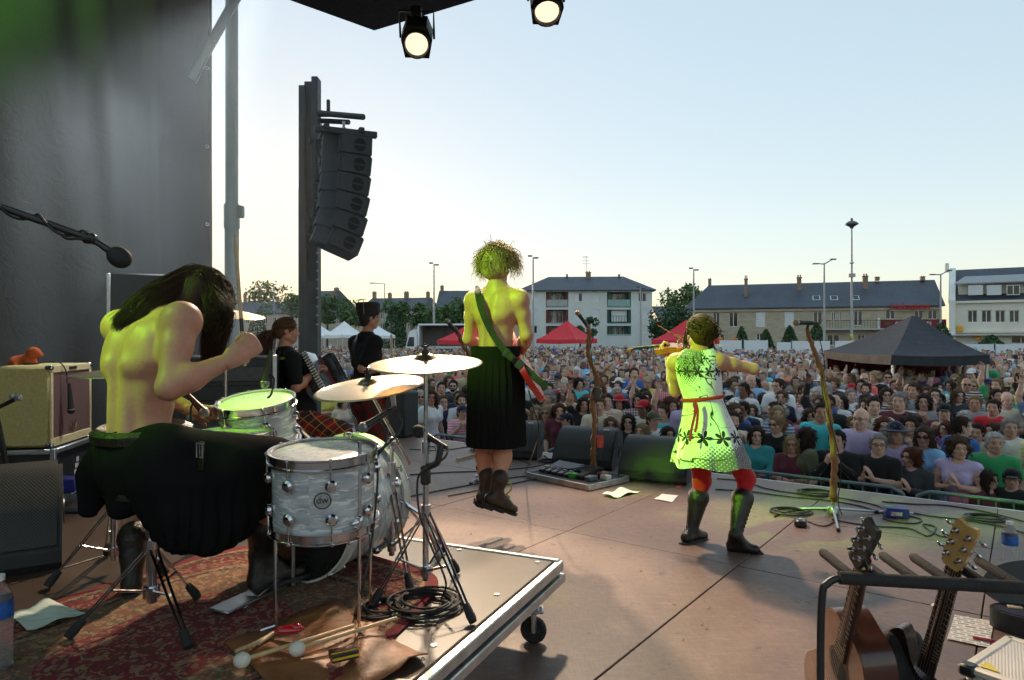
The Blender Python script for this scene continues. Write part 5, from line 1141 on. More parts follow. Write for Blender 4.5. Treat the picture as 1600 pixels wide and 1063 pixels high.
# violin and bow
vl=thing('violin','amber violin held at the shoulder of the violinist','violin',P(1045,545,Dv+.3)); vo=P(1058,541,Dv+.30)
vy=unit(P(1018,545,Dv+.46)-P(1072,540,Dv+.26)); Mv=frame(y=vy,z=unit([.1,-.45,.9]),o=vo)
out=catmull([(0,-.18),(.07,-.165),(.10,-.10),(.085,-.045),(.055,-.01),(.06,.04),(.083,.08),(.075,.14),(.03,.172),(0,.176),(-.03,.172),(-.075,.14),(-.083,.08),(-.06,.04),(-.055,-.01),(-.085,-.045),(-.10,-.10),(-.07,-.165)],4,True)
vwm=mat('violin_varnish',L(170,92,34),.25,0,.2,14,coat=.6)
mb=MB(Mv); I=np.eye(4); I[2,3]=-.03; mb.prism([tuple(q) for q in out],.038,I); mb.build('body',vwm,vl,50)
mb=MB(Mv); mb.box((0,.24,.014),(.026,.27,.018),.004); mb.build('neck',blackmetal,vl); mb=MB(Mv); mb.lathe([(.004,-.02),(.018,-.015),(.018,.015),(.004,.02)],14,m=frame(z=(1,0,0),x=(0,1,0),o=(0,.40,.0))); mb.build('scroll',vwm,vl)
mb=MB(Mv); mb.box((0,-.02,.03),(.045,.006,.03),.002); mb.build('bridge',woodm,vl); mb=MB(Mv); mb.box((0,-.11,.02),(.03,.1,.012),.003); mb.build('tailpiece',blackmetal,vl)
for q in (-1,1):
 for y in (.345,.37):mb=MB(Mv); mb.cyl((0,y,.005),(q*.035,y,.01),.004,n=6); mb.build('peg',blackmetal,vl)
bw=thing('violin_bow','thin violin bow crossing in front of the violin','bow',P(1060,520,Dv+.4)); b0,b1=P(1027,508,Dv+.5),P(1128,562,Dv+.3)
mb=MB(); mb.tube(catmull([b0,(b0+b1)/2+[0,0,-.008],b1],6),.004,6); mb.build('stick',vwm,bw); mb=MB(); mb.box((b0+b1)/2-np.array([0,0,.022]),(np.linalg.norm(b1-b0),.009,.0015),m=frame(x=b1-b0,z=(0,0,1.))); mb.build('hair',mat('bow_hair',L(220,214,196),.6),bw)
mb=MB(); mb.tube(catmull([P(1062,536,Dv+.2),P(1056,524,Dv+.2),P(1070,530,Dv+.15),P(1072,552,Dv)],6),.003,5); mb.build('pickup_cable',cablemat,vl)
# ------------------------------------------------------------------ bass player with hat
m,t=shader('tartan_red_green'); v=t.co(scale=(1,1,1),rot=(.2,.3,.4)); sp_=t.sep(v)
def stripes(sock,f,off,w):
 x=t.math('FRACT',t.math('ADD',t.math('MULTIPLY',sock,f),off)); return t.math('LESS_THAN',x,w)
c=t.mix(t.math('MULTIPLY',stripes(sp_[0],9,.1,.45),.75),L(128,34,34),L(40,50,38)); c=t.mix(t.math('MULTIPLY',stripes(sp_[2],9,.3,.45),.6),c,L(40,54,40)); c=t.mix(t.math('MULTIPLY',stripes(sp_[0],36,0,.2),.5),c,L(24,24,24)); c=t.mix(t.math('MULTIPLY',stripes(sp_[2],36,0,.2),.5),c,L(120,30,30))
t.l.new(c,t.b.inputs['Base Color']); t.b.inputs['Roughness'].default_value=.9; t.bump(t.noise(v,14,3,.5,1),.5,.015); tart1=m
m,t=shader('tartan_yellow_line'); v=t.co(rot=(.3,.8,.35)); sp_=t.sep(v)
c=t.mix(t.math('MULTIPLY',stripes(sp_[0],8,.1,.5),.8),L(150,28,26),L(24,30,34)); c=t.mix(t.math('MULTIPLY',stripes(sp_[2],8,.3,.5),.65),c,L(28,34,40)); c=t.mix(stripes(sp_[0],16,.2,.07),c,L(196,150,50)); c=t.mix(stripes(sp_[2],16,.05,.07),c,L(196,150,50))
t.l.new(c,t.b.inputs['Base Color']); t.b.inputs['Roughness'].default_value=.9; t.bump(t.noise(v,14,3,.5,1),.5,.015); tart2=m
def band_member(label,J,s,tart,extra_legs,hands,fem=False):
 pr=figure(J,fem,s); H=head_frame(J); o=link(body_mesh('person',pr,hero_axes(pr,.014,H,.008),H,hands,hstep=.006),'person',skin,None,180); tag(o,label,'person','band members')
 j={k:np.asarray(v,float) for k,v in J.items()}; T=[p for p in figure(J,fem,s*1.0,1.0,legs=False,head=False,arms=(False,False))]
 grow=lambda p,g:(p[0],p[1],p[2]+g if p[0]=='e' else p[2],*((p[3]+g,p[4]+g) if p[0]=='c' else (p[3],p[4])),*p[5:])
 T=[grow(p,.022) for p in T if p[-1] > 0]
 for q in 'lr':T += [rc(j['sh'+q],j['sh'+q]+(j['el'+q]-j['sh'+q])*.75,.078,.07,0,.03)]
 T.append(el(j['pelvis']+[0,0,.02],(.19,.15,.16),None,0,.05)); V,F=sdf(T,.014); link(raw_mesh('shirt',V,F),'shirt',blacktee,o,180)
 Lg=[el(j['pelvis']-[0,0,.05],(.185,.145,.14),None,0,.05)]
 for q in 'lr':Lg += [rc(j['hi'+q],j['kn'+q],.118,.10,0,.04),rc(j['kn'+q],j['an'+q]+[0,0,.03],.10,.085,0,.04)]
 V,F=sdf(Lg,.014); link(raw_mesh('trousers',V,F),'trousers',tart,o,180)
 for q in 'lr':
  f=unit([.8,.55,0]); a=j['an'+q]; boot('boot',o,a+[0,0,.12],a,a+f*.16-[0,0,.07],a-f*.07-[0,0,.075],.06,leather)
 return o,H
Db=7.0
J=dict(pelvis=P(575,622,Db),chest=P(574,562,Db),neck=P(573,524,Db),head=P(577,496,Db),headf=unit([.85,.5,.02]),headu=(0,0,1.),shl=P(556,536,Db+.14),shr=P(586,536,Db-.13),ell=P(560,578,Db+.2),elr=P(566,576,Db-.2),wrl=P(598,560,Db+.3),wrr=P(606,578,Db-.05),
  hil=P(565,632,Db+.08),hir=P(584,632,Db-.08),knl=P(574,684,Db+.15),knr=P(596,682,Db-.06),anl=ST(*to_sa(P(560,0,Db+.1)),.1),anr=ST(*to_sa(P(606,0,Db-.15)),.1))
hr=hand_prims(hand_frame(J['wrr'],(.9,.3,0),(0,.9,.2)),.6,.7,mirror=1); bo_,H=band_member('person in black shirt and striped hat playing bass beside the tower',J,.98,tart1,None,[hr])
Hr,Hf,Hu,Hc=H[:3,0],H[:3,1],H[:3,2],H[:3,3]
V,F=sdf([el(Hc-Hf*.02+Hu*.02,(.086,.098,.085),H,0,.02),el(Hc-Hf*.05-Hu*.04,(.07,.05,.06),H,0,.03)],.012); link(raw_mesh('hair',V,F),'hair',mat('hair_short_dark',(.02,.015,.012),.6,0,.3,60,.6,300),bo_,180)
hm=frame(x=Hr,y=Hf,o=Hc+Hu*.05-Hf*.012); mb=MB(hm); mb.lathe([(.097,-.03),(.102,-.01),(.104,.0),(.112,.07),(.113,.085),(.098,.105),(.0,.11)],32,sy=1.12); ht=mb.build('hat',mat('hat_black',(.02,.019,.018),.85,0,.2,40,.3,200),bo_)
mb=MB(hm); mb.prism([(.085*math.cos(q),.07+.10*math.sin(q)) for q in np.linspace(0,math.pi,14)],.008,np.eye(4)); mb.build('peak',mat('hat_black',(1,1,1)),ht)
for q in (-.9,-.3,.9):mb=MB(hm); mb.tube([(.115*math.sin(q)*w,-.115*1.1*math.cos(q)*w,z) for w,z in ((.88,-.02),(.93,.04),(1.0,.10),(.9,.125),(.4,.138))],.004,5); mb.build('stripe',mat('hat_cord',L(176,160,128),.7),ht)
gl=MB(H); 
for sx in (-1,1):gl.tube([(sx*.033+.02*math.cos(q),.098,-.003+.016*math.sin(q)) for q in np.linspace(0,6.28,12,endpoint=False)],.002,4,closed=True); gl.cyl((sx*.055,.095,0),(sx*.08,-.01,.004),.002,n=4)
gl.build('glasses',steel,bo_)
ribbon('strap',[P(560,524,Db+.1),P(556,530,Db-.06),P(553,550,Db-.12),P(560,590,Db-.14),P(580,622,Db-.1)],.05,(-.5,-1.,0),leather,bo_)
mb=MB(); 
ch_=catmull([P(543,628,Db-.18),P(548,646,Db-.2),P(556,660,Db-.2),P(553,682,Db-.2)],5)
for i,q in enumerate(ch_[::1]):mb.tube([q+.012*(np.array([1,0,0])*math.cos(a)+Z3*math.sin(a)) for a in np.linspace(0,6.28,6,endpoint=False)],.003,4,closed=True)
mb.build('chain',steel,bo_)
bg_=thing('bass_guitar','bass guitar held by the hatted bass player','guitar',P(615,600,Db+.1)); gx=unit([-.15,.75,.5]); Mb=frame(y=gx,z=unit([.9,.1,.1]),o=P(612,600,Db+.05)); mb=MB(Mb); I=np.eye(4); I[2,3]=-.02
mb.prism([tuple(q*1.05) for q in catmull([(-.16,-.2),(-.18,-.08),(-.13,.03),(-.15,.16),(-.10,.24),(-.05,.14),(.05,.14),(.11,.22),(.15,.14),(.13,.02),(.17,-.1),(.15,-.21),(.0,-.24)][::-1],4,True)],.042,I); mb.build('body',mat('bass_body',L(190,186,176),.3),bg_,50)
mb=MB(Mb); mb.box((0,.5,.012),(.055,.8,.022),.006); mb.build('neck',mat('maple',L(180,140,90),.5),bg_)
# ------------------------------------------------------------------ accordion player
Da=6.2
J=dict(pelvis=P(462,645,Da),chest=P(452,590,Da),neck=P(445,549,Da),head=P(449,516,Da+.02),headf=unit([.93,.35,-.05]),headu=unit([-.02,0,1.]),shl=P(444,564,Da+.15),shr=P(456,562,Da-.16),ell=P(462,612,Da+.3),elr=P(462,606,Da-.24),wrl=P(505,590,Da+.35),wrr=P(489,584,Da-.02),
  hil=P(455,655,Da+.09),hir=P(468,656,Da-.08),knl=P(478,706,Da+.2),knr=P(532,676,Da+.0),anl=ST(*to_sa(P(470,0,Da+.2)),.1),anr=ST(*to_sa(P(548,0,Da+.1)),.1))
hr=hand_prims(hand_frame(J['wrr'],P(498,574,Da+.06)-J['wrr'],unit([.7,.6,-.1])),.55,.7,mirror=1); ac,H=band_member('person with ponytail in black printed shirt and tartan trousers playing accordion',J,.97,tart2,None,[hr])
hbr=hairmat('hair_light_brown',(.17,.085,.045,1)); Hr,Hf,Hu,Hc=H[:3,0],H[:3,1],H[:3,2],H[:3,3]
V,F=sdf([el(Hc-Hf*.02+Hu*.028,(.087,.104,.092),H,0,.02),el(Hc-Hf*.06-Hu*.03,(.07,.05,.06),H,0,.03)],.012); link(raw_mesh('hair',V,F),'hair',hbr,ac,180)
ln=[]
for i in range(420):
 a=rng.uniform(0,6.28); t0=Hc-Hf*.115-Hu*.02+.015*(Hr*math.cos(a)+Hu*math.sin(a)); e_=rng.normal(0,1,3)*[.05,.05,.03]; end=P(411,rng.uniform(542,568),Da-.02)+e_*[.8,.8,.6]; mid=P(416,528,Da)+e_*.8
 ln.append(catmull([t0+Hf*.06,t0,mid,end],4))
for i in range(240):
 a=rng.uniform(-2.4,2.4); e=rng.uniform(-.1,1.3); nrm=Hr*math.sin(a)*math.cos(e)-Hf*math.cos(a)*math.cos(e)+Hu*math.sin(e); r0=Hc+Hu*.025-Hf*.01+nrm*.096; ln.append(catmull([r0+Hf*.02,r0,(r0+t0)/2+nrm*.03,t0],4))
strands('hair',ln,.0042,hbr,ac)
pm=mat('shirt_print',L(150,140,40),.8,0,.3,30)
# yellow print on the back of the shirt: a band of lettering strokes above a figure of blots
for k,(px,py,w,h) in enumerate(((416,563,.16,.03),(430,560,.12,.03),(422,575,.05,.05),(437,577,.04,.06),(432,592,.05,.05),(444,588,.03,.05))):
 mb=MB(); mb.prism([tuple(q) for q in catmull([(w*.5*math.cos(a)*rng.uniform(.6,1.1),h*.5*math.sin(a)*rng.uniform(.6,1.1)) for a in np.linspace(0,6.28,9,endpoint=False)],3,True)],.004,frame(x=(.9,-.4,0),y=(0,0,1),o=P(px+8,py,Da-.19-.03*math.sin(k)))); mb.build('print',pm,ac)
acc=thing('accordion','silver accordion with pearly buttons strapped to the player chest','accordion',P(490,590,Da+.1)); ay=unit([.55,0,-.84]); Ma=frame(x=unit([.85,.1,.5]),z=unit([-.2,-.95,.15]),o=P(492,588,Da+.0))
mb=MB(Ma @ rz_at((0,0,0),-.02)); mb.box((-.015,0,-.02),(.09,.46,.2),.012); mb.build('treble_case',mat('acc_black',(.03,.03,.032),.25,0,.1,coat=.5),acc)
mb=MB(Ma); mb.box((.045,0,.0),(.05,.44,.19),.01); mb.build('keyboard',chrome,acc)
for i in range(3):
 for k in range(15):mb=MB(Ma); mb.cyl((.03+i*.018,-.2+k*.028,.094),(.03+i*.018,-.2+k*.028,.103),.0078,n=8); mb.build('button',mat('button_pearl',L(225,225,220),.2,0,.05),acc)
mb=MB(Ma); 
mb.grid([[(.06+.008*(k % 2),(-.2+.4*e)*(1 if k % 2 else .96),z) for e in (0,1)] for k,z in enumerate(np.linspace(.1,-.2,26))]); mb.build('bellows',mat('bellows_red',L(96,26,28),.6),acc)
mb=MB(Ma); mb.box((.1,0,-.25),(.12,.40,.1),.012); mb.build('bass_case',mat('acc_black',(1,1,1)),acc)
for px in (444,452):ribbon('strap',[P(px-2,556,Da-.1),P(px-8,552,Da-.19),P(px-6,590,Da-.2),P(px+12,625,Da-.18)],.03,(-.4,-1.,0),leather,acc)
# =================================================================== RISER, DRUMS AND STAGE GEAR
RC=np.array([.216,3.2,RZ]) # the riser's near outer corner
def RV(v,u,z=0.0):return RC+V2*v+U2*u+Z3*z
MR=frame(x=-V2,y=U2,o=RC) # local x towards the corner, y forward
m,t=shader('riser_deck'); v=t.co(); n=t.noise(v,1.6,6,.6); wv=t.new('TexVoronoi',Scale=70.0,Randomness=.1); t.l.new(v,wv.inputs['Vector'])
t.l.new(t.mix(t.ramp(t.noise(v,4,6,.7),[(.45,(0,0,0,1)),(.8,(.6,.6,.6,1))]),t.ramp(n,[(.3,L(54,40,32)),(.7,L(74,57,46))]),L(88,72,62)),t.b.inputs['Base Color']); t.b.inputs['Roughness'].default_value=.42; t.bump(wv.outputs['Distance'],.12,.003); riserm=m
rs=thing('drum_riser','low wheeled drum riser with aluminium edge and brown deck','riser',RV(1.5,-1.2,-.35))
for k in range(3):
 mb=MB(MR); mb.box((-.5-k*1.0-.012,-1.3,-.012),(.985,2.56,.022),.002); mb.build('deck_panel',riserm,rs)
for nm,c,sz in (('edge_rail',(0,-1.3,-.03),(.035,2.66,.045)),('edge_rail',(0.004,-1.3,-.085),(.045,2.66,.04)),('edge_rail',(-1.5,.012,-.03),(3.0,.03,.06)),('edge_rail',(-3.02,-1.3,-.05),(.035,2.6,.1)),('inner_frame',(-1.5,-1.3,-.075),(2.94,2.5,.06))):
 mb=MB(MR); mb.box(c,sz,.004); mb.build(nm,alu if nm=='edge_rail' else blackpaint,rs)
for (x,y) in ((-.075,-.12),(-.075,-2.4),(-2.9,-.12),(-2.9,-2.4),(-1.5,-.12)):
 c=MR[:3,:3] @ np.array([x,y,0])+RC; gz=SZ
 mb=MB(); mb.cyl([c[0],c[1],gz+.15],[c[0],c[1],RZ-.1],.024,n=14); lg=mb.build('leg',alu,rs)
 mb=MB(); mb.box([c[0],c[1],gz+.15],(.09,.075,.012),.003); mb.tube([[c[0],c[1]-.032,gz+.145],[c[0],c[1]-.034,gz+.06]],.012,6); mb.tube([[c[0],c[1]+.032,gz+.145],[c[0],c[1]+.034,gz+.06]],.012,6); mb.build('caster_fork',steel,lg)
 for s_ in (-1,1):mb=MB(); mb.cyl([c[0]+s_*.032,c[1]-.02,gz+.14],[c[0]+s_*.032,c[1]-.02,gz+.175],.006,n=6); mb.build('bolt',steel,lg)
 mb=MB(); mb.lathe([(.012,-.018),(.03,-.018),(.034,-.014),(.052,-.016),(.06,-.009),(.06,.009),(.052,.016),(.034,.014),(.03,.018),(.012,.018)],24,m=frame(z=(.25,.97,0),x=(0,0,1),o=(c[0],c[1],gz+.06))); mb.build('caster_wheel',rubber,lg)
for x,y in ((-.08,-.06),(-.08,-.5),(-.08,-1.0),(-.5,-.05),(-1.0,-.05)):mb=MB(MR); mb.cyl((x,y,-.002),(x,y,.0025),.012,n=12); mb.build('screw',steel,rs)
# ---- rug
m,t=shader('persian_rug'); at=t.new('Attribute',attribute_name='rug'); v=at.outputs['Vector']; sx_,sy_,sz_=t.sep(v)
ab_=lambda a:t.math('ABSOLUTE',a)
rad=t.math('SQRT',t.math('ADD',t.math('MULTIPLY',sx_,sx_),t.math('MULTIPLY',sy_,sy_))); vor=t.new('TexVoronoi',Scale=66.0); cm=t.new('CombineXYZ'); t.l.new(ab_(sx_),cm.inputs[0]); t.l.new(ab_(sy_),cm.inputs[1]); dn=t.new('TexNoise',Scale=14.0,Detail=2.0); t.l.new(cm.outputs[0],dn.inputs['Vector'])
wp=t.new('VectorMath',operation='ADD'); sc__=t.new('VectorMath',operation='SCALE'); t.l.new(dn.outputs['Color'],sc__.inputs[0]); sc__.inputs['Scale'].default_value=.09; t.l.new(cm.outputs[0],wp.inputs[0]); t.l.new(sc__.outputs[0],wp.inputs[1]); t.l.new(wp.outputs[0],vor.inputs['Vector'])
pal=t.ramp(t.sep(vor.outputs['Color'])[0],[(0,L(112,26,30)),(.24,L(150,124,90)),(.42,L(30,32,48)),(.58,L(128,30,34)),(.74,L(162,142,106)),(.88,L(60,70,50))],'CONSTANT')
petal=t.ramp(vor.outputs['Distance'],[(.12,(1,1,1,1)),(.16,(0,0,0,1))]); fld=t.ramp(sz_,[(0,L(104,20,28)),(.06,L(150,120,84)),(.085,L(34,30,42)),(.11,L(116,24,30)),(.26,L(154,130,92)),(.29,L(34,36,50)),(.32,L(140,110,78)),(.6,L(120,28,32))],'CONSTANT')
col=t.mix(.5,fld,pal); col=t.mix(t.math('MULTIPLY',petal,.8),col,pal); vein=t.ramp(t.noise(cm.outputs[0],16,2,.5,1.2),[(.485,(0,0,0,1)),(.5,(1,1,1,1)),(.515,(0,0,0,1))]); col=t.mix(t.math('MULTIPLY',vein,.8),col,L(44,46,50))
edge_=t.ramp(sz_,[(.05,(1,1,1,1)),(.06,(0,0,0,1))]); col=t.mix(edge_,col,L(116,26,34)); col=t.mix(t.math('MULTIPLY',t.noise(t.co(),5,5),.45),col,(.62,.58,.55,1),'MULTIPLY')
t.l.new(col,t.b.inputs['Base Color']); t.b.inputs['Roughness'].default_value=.95; t.bump(t.noise(t.co(),400,2),.5,.004); rugm=m
cv,cu,hv,hu,cr=.93,-1.32,.70,1.0,.52; nr,na_=30,140; th=np.linspace(0,6.283,na_,endpoint=False); pts=[]; rg=[]
for i in range(nr+1):
 f=i/nr
 for q in th:
  c_,s_=math.cos(q),math.sin(q); e=3.4; k=(abs(c_) ** e+abs(s_) ** e) ** (-1/e); x,y=hv*k*c_*f,hu*k*s_*f; w=1+.012*math.sin(q*9)*f
  pts.append(RV(cv+x*w,cu+y*w,.004+.004*(1+math.sin(q*7+f*9))*f*(f > .85))); rg.append((x,y,1-f))
mb=MB(); mb.grid(np.array(pts).reshape(nr+1,na_,3),True); ru=mb.build('rug',rugm,None,180,fix=False); a_=ru.data.attributes.new('rug','FLOAT_VECTOR','POINT'); a_.data.foreach_set('vector',np.array(rg,np.float32).ravel())
tag(ru,'worn red and beige oriental rug under the drum kit','rug')
# ---- drums
m,t=shader('white_pearl'); v=t.new('Attribute',attribute_name='wrapuv').outputs['Vector']; mp=t.new('Mapping'); t.l.new(v,mp.inputs[0]); mp.inputs['Scale'].default_value=(7,34,1)
n=t.noise(mp.outputs[0],1.6,5,.6,1.1); mp2=t.new('Mapping'); t.l.new(v,mp2.inputs[0]); mp2.inputs['Scale'].default_value=(4,14,1); n2=t.noise(mp2.outputs[0],2.0,3,.5,.6)
t.l.new(t.mix(t.ramp(n,[(.52,(0,0,0,1)),(.6,(1,1,1,1))]),t.ramp(n2,[(.3,L(150,156,162)),(.7,L(196,200,202))]),L(222,224,222)),t.b.inputs['Base Color']); t.b.inputs['Roughness'].default_value=.22; t.b.inputs['Coat Weight'].default_value=.5; pearl=m
headm=mat('drumhead_white',L(214,214,208),.28,0,.06,6,.1,300); blackhead=mat('drumhead_black',(.015,.015,.016),.3,0,.1)
def drum(label,c,ax_,r,dep,lugs=8,name='tom_drum',top=headm,bot=blackhead,hoopm=chrome,badge=None,shellm=None,hoopw=.022):
 """c: centre of the upper head; ax_: from the lower to the upper head"""
 o=thing(name,label,'drum',c-unit(ax_)*dep,'drum kit'); z=unit(ax_); ref=np.array([0,-1.,0]) if abs(z[1]) < .8 else np.array([1.,0,0]); M=frame(z=z,x=ref,o=c)
 n=64; th=np.linspace(0,2*np.pi,n+1); zs=np.linspace(-dep,0,7); G=np.array([[(r*math.cos(q),r*math.sin(q),z_) for q in th] for z_ in zs]); mb=MB(M); mb.grid(G); sh=mb.build('shell',shellm or pearl,o,180,fix=False)
 a=sh.data.attributes.new('wrapuv','FLOAT_VECTOR','POINT'); a.data.foreach_set('vector',np.array([(q/6.2832*6.28*r,z_,0) for z_ in zs for q in th],np.float32).ravel())
 for z_,hm_ in ((0,top),(-dep,bot)):
  s_=1 if z_==0 else-1
  hb=MB(M); hb.lathe([(.001,z_+s_*.004),(r*.6,z_+s_*.004),(r*.97,z_+s_*.0035),(r+.006,z_-s_*.004)],48); hb.build('drumhead',hm_,o,180)
  hp=MB(M); hp.lathe([(r+.004,z_+s_*.012),(r+.013,z_+s_*.013),(r+.013,z_+s_*.008),(r+.009,z_+s_*.005),(r+.009,z_-s_*hoopw+s_*.004),(r+.017,z_-s_*hoopw),(r+.017,z_-s_*hoopw-s_*.004),(r+.003,z_-s_*hoopw-s_*.004),(r+.004,z_+s_*.012)],64); hp.build('hoop',hoopm,o,50)
 for k in range(lugs):
  q=2*math.pi*(k+.5)/lugs; d=np.array([math.cos(q),math.sin(q),0])
  for z_,s_ in ((-min(.075,dep*.36),1),(-dep+min(.075,dep*.36),-1)):
   lb=MB(M); lb.lathe([(.016,0),(.021,.004),(.021,.016),(.014,.024),(.001,.026)],14,m=frame(z=d,x=(0,0,1),o=d*r+[0,0,z_])); lg=lb.build('lug',chrome,o)
   rb=MB(M); e=0 if s_ > 0 else-dep; rb.cyl(d*(r+.014)+[0,0,z_],d*(r+.014)+[0,0,e+s_*.006],.0032,n=6); rb.box(d*(r+.014)+[0,0,e+s_*.01],(.011,.011,.012),.002); rb.build('tension_rod',chrome,lg)
 if badge is not None:
  q,z_=badge; d=np.array([math.cos(q),math.sin(q),0]); Mb=M @ frame(z=d,y=(0,0,1.) ,o=d*(r+.001)+[0,0,z_]) if False else M @ np.array(frame(y=(0,0,1.),z=d,o=d*(r+.0015)+np.array([0,0,z_])))
  bb=MB(Mb); bb.tube([(.027*math.cos(a),.027*math.sin(a),0) for a in np.linspace(0,6.283,32,endpoint=False)],.0022,5,closed=True); bd=bb.build('badge',blackmetal,o)
  bc=MB(Mb); bc.lathe([(.001,.0012),(.0255,.0008)],24); bc.build('badge_plate',mat('badge_grey',L(170,172,172),.3,.4),bd)
  text(bd,'dw',.034,Mb @ np.array(frame(x=(1,0,0),y=(0,1,0),o=(-.0195,-.008,.003))),blackmetal,.0006,fit=.039)
 return o
def ang_to(M,tgt):q=M[:3,:3].T @ (np.asarray(tgt)-M[:3,3]); return math.atan2(q[1],q[0])
tc=P(505,706,2.45); ta=unit([.0,-.07,1]); Mt=frame(z=ta,x=np.array([0,-1.,0]),o=tc); ba=ang_to(Mt,(0,0,CZ))-.0
ft=drum('white pearl floor tom standing at the front of the kit',tc,ta,.178,.265,8,'floor_tom',badge=(ba-.03,-.125))
for (x0,y0,x1,y1,d) in ((429,745,431,930,2.42),(562,690,561,962,2.36),(580,740,578,905,2.62)):
 mb=MB(); p0_,p1_=P(x0,y0,d),P(x1,y1,d); p1_[2]=RZ+.01; p0_[2]=max(p0_[2],1.98); f=unit([(p1_-tc)[0],(p1_-tc)[1],0]); mb.tube([p0_,p1_+Z3*.05,p1_+Z3*.015,p1_+f*.05],.0065,8); lg=mb.build('leg',chrome,ft)
 c=p0_*.6+p1_*.4; c[2]=2.06; mb=MB(); mb.lathe([(.026,0),(.034,.006),(.034,.012),(.02,.02),(.001,.021)],18,m=frame(z=f,x=(0,0,1),o=c-f*.03)); mb.box(c-f*.005,(.03,.03,.045),.005); mb.cyl(c,c+np.cross(f,Z3)*.04,.008,n=8); mb.build('leg_bracket',chrome,lg)
ra_=unit([-.05,-.2,1]); rcn=P(400,628,3.15); Mt=frame(z=ra_,x=np.array([0,-1.,0]),o=rcn)
rt=drum('white pearl rack tom lit green beside the drummer hand',rcn,ra_,.165,.22,6,'rack_tom',badge=(ang_to(Mt,(0,0,CZ))+.25,-.115))
mb=MB(); q0=rcn-ra_*.12+np.array([.1,.17,0]); mb.tube([q0,q0+[.06,.1,-.1],[q0[0]+.06,q0[1]+.1,RZ+.3]],.012,8); mb.build('mount',chrome,rt)
drum('shallow snare drum behind the drummer thigh',P(352,682,2.86),unit([-.03,-.06,1]),.178,.14,8,'snare_drum')
bc0=np.array([-.92,2.93,RZ+.29]); bax=-np.array([.405,.914,0.])
bd_=drum('white pearl bass drum with dark head behind the floor tom',bc0,bax,.28,.42,10,'bass_drum',top=blackhead,bot=headm,hoopm=mat('hoop_white',L(206,206,198),.35,0,.08),hoopw=.04)
for s_ in (1,-1):
 mb=MB(); a0=bc0-bax*.36+np.cross(bax,Z3)*s_*.25+[0,0,.02]; e=a0+np.cross(bax,Z3)*s_*.16-bax*.14; e[2]=RZ+.01; mb.tube([a0,(a0+e)/2+np.cross(bax,Z3)*s_*.03+[0,0,.06],e],.009,8); mb.build('spur',chrome,bd_)
sn=MB(); sn.tube([P(352,720,2.86),P(352,800,2.86)*[1,1,0]+[0,0,RZ+.25]],.011,8)
pd=thing('bass_pedal','metal bass drum pedal under the drummer boot','pedal',RV(1.2,-.8)); pc_=np.array([-1.0,2.80,RZ+.012])
mb=MB(frame(x=np.cross(-bax,Z3),y=-bax,o=pc_)); mb.box((0,-.1,.005),(.10,.32,.012),.004); mb.build('base',steel,pd); mb=MB(frame(x=np.cross(-bax,Z3),y=unit(-bax+Z3*.25),o=pc_+[0,0,.02])); mb.box((0,-.06,.012),(.08,.28,.008),.004); mb.build('footboard',chrome,pd)
for s_ in (-.06,.06):mb=MB(frame(x=np.cross(-bax,Z3),y=-bax,o=pc_)); mb.cyl((s_,.08,0),(s_,.08,.2),.009,n=8); mb.build('post',steel,pd)
mb=MB(frame(x=np.cross(-bax,Z3),y=-bax,o=pc_)); mb.cyl((-.06,.08,.2),(.06,.08,.2),.007,n=8); mb.cyl((0,.08,.2),(0,.04,.36),.005,n=6); mb.ball((0,.045,.37),(.02,.03,.025)); mb.build('beater',steel,pd)
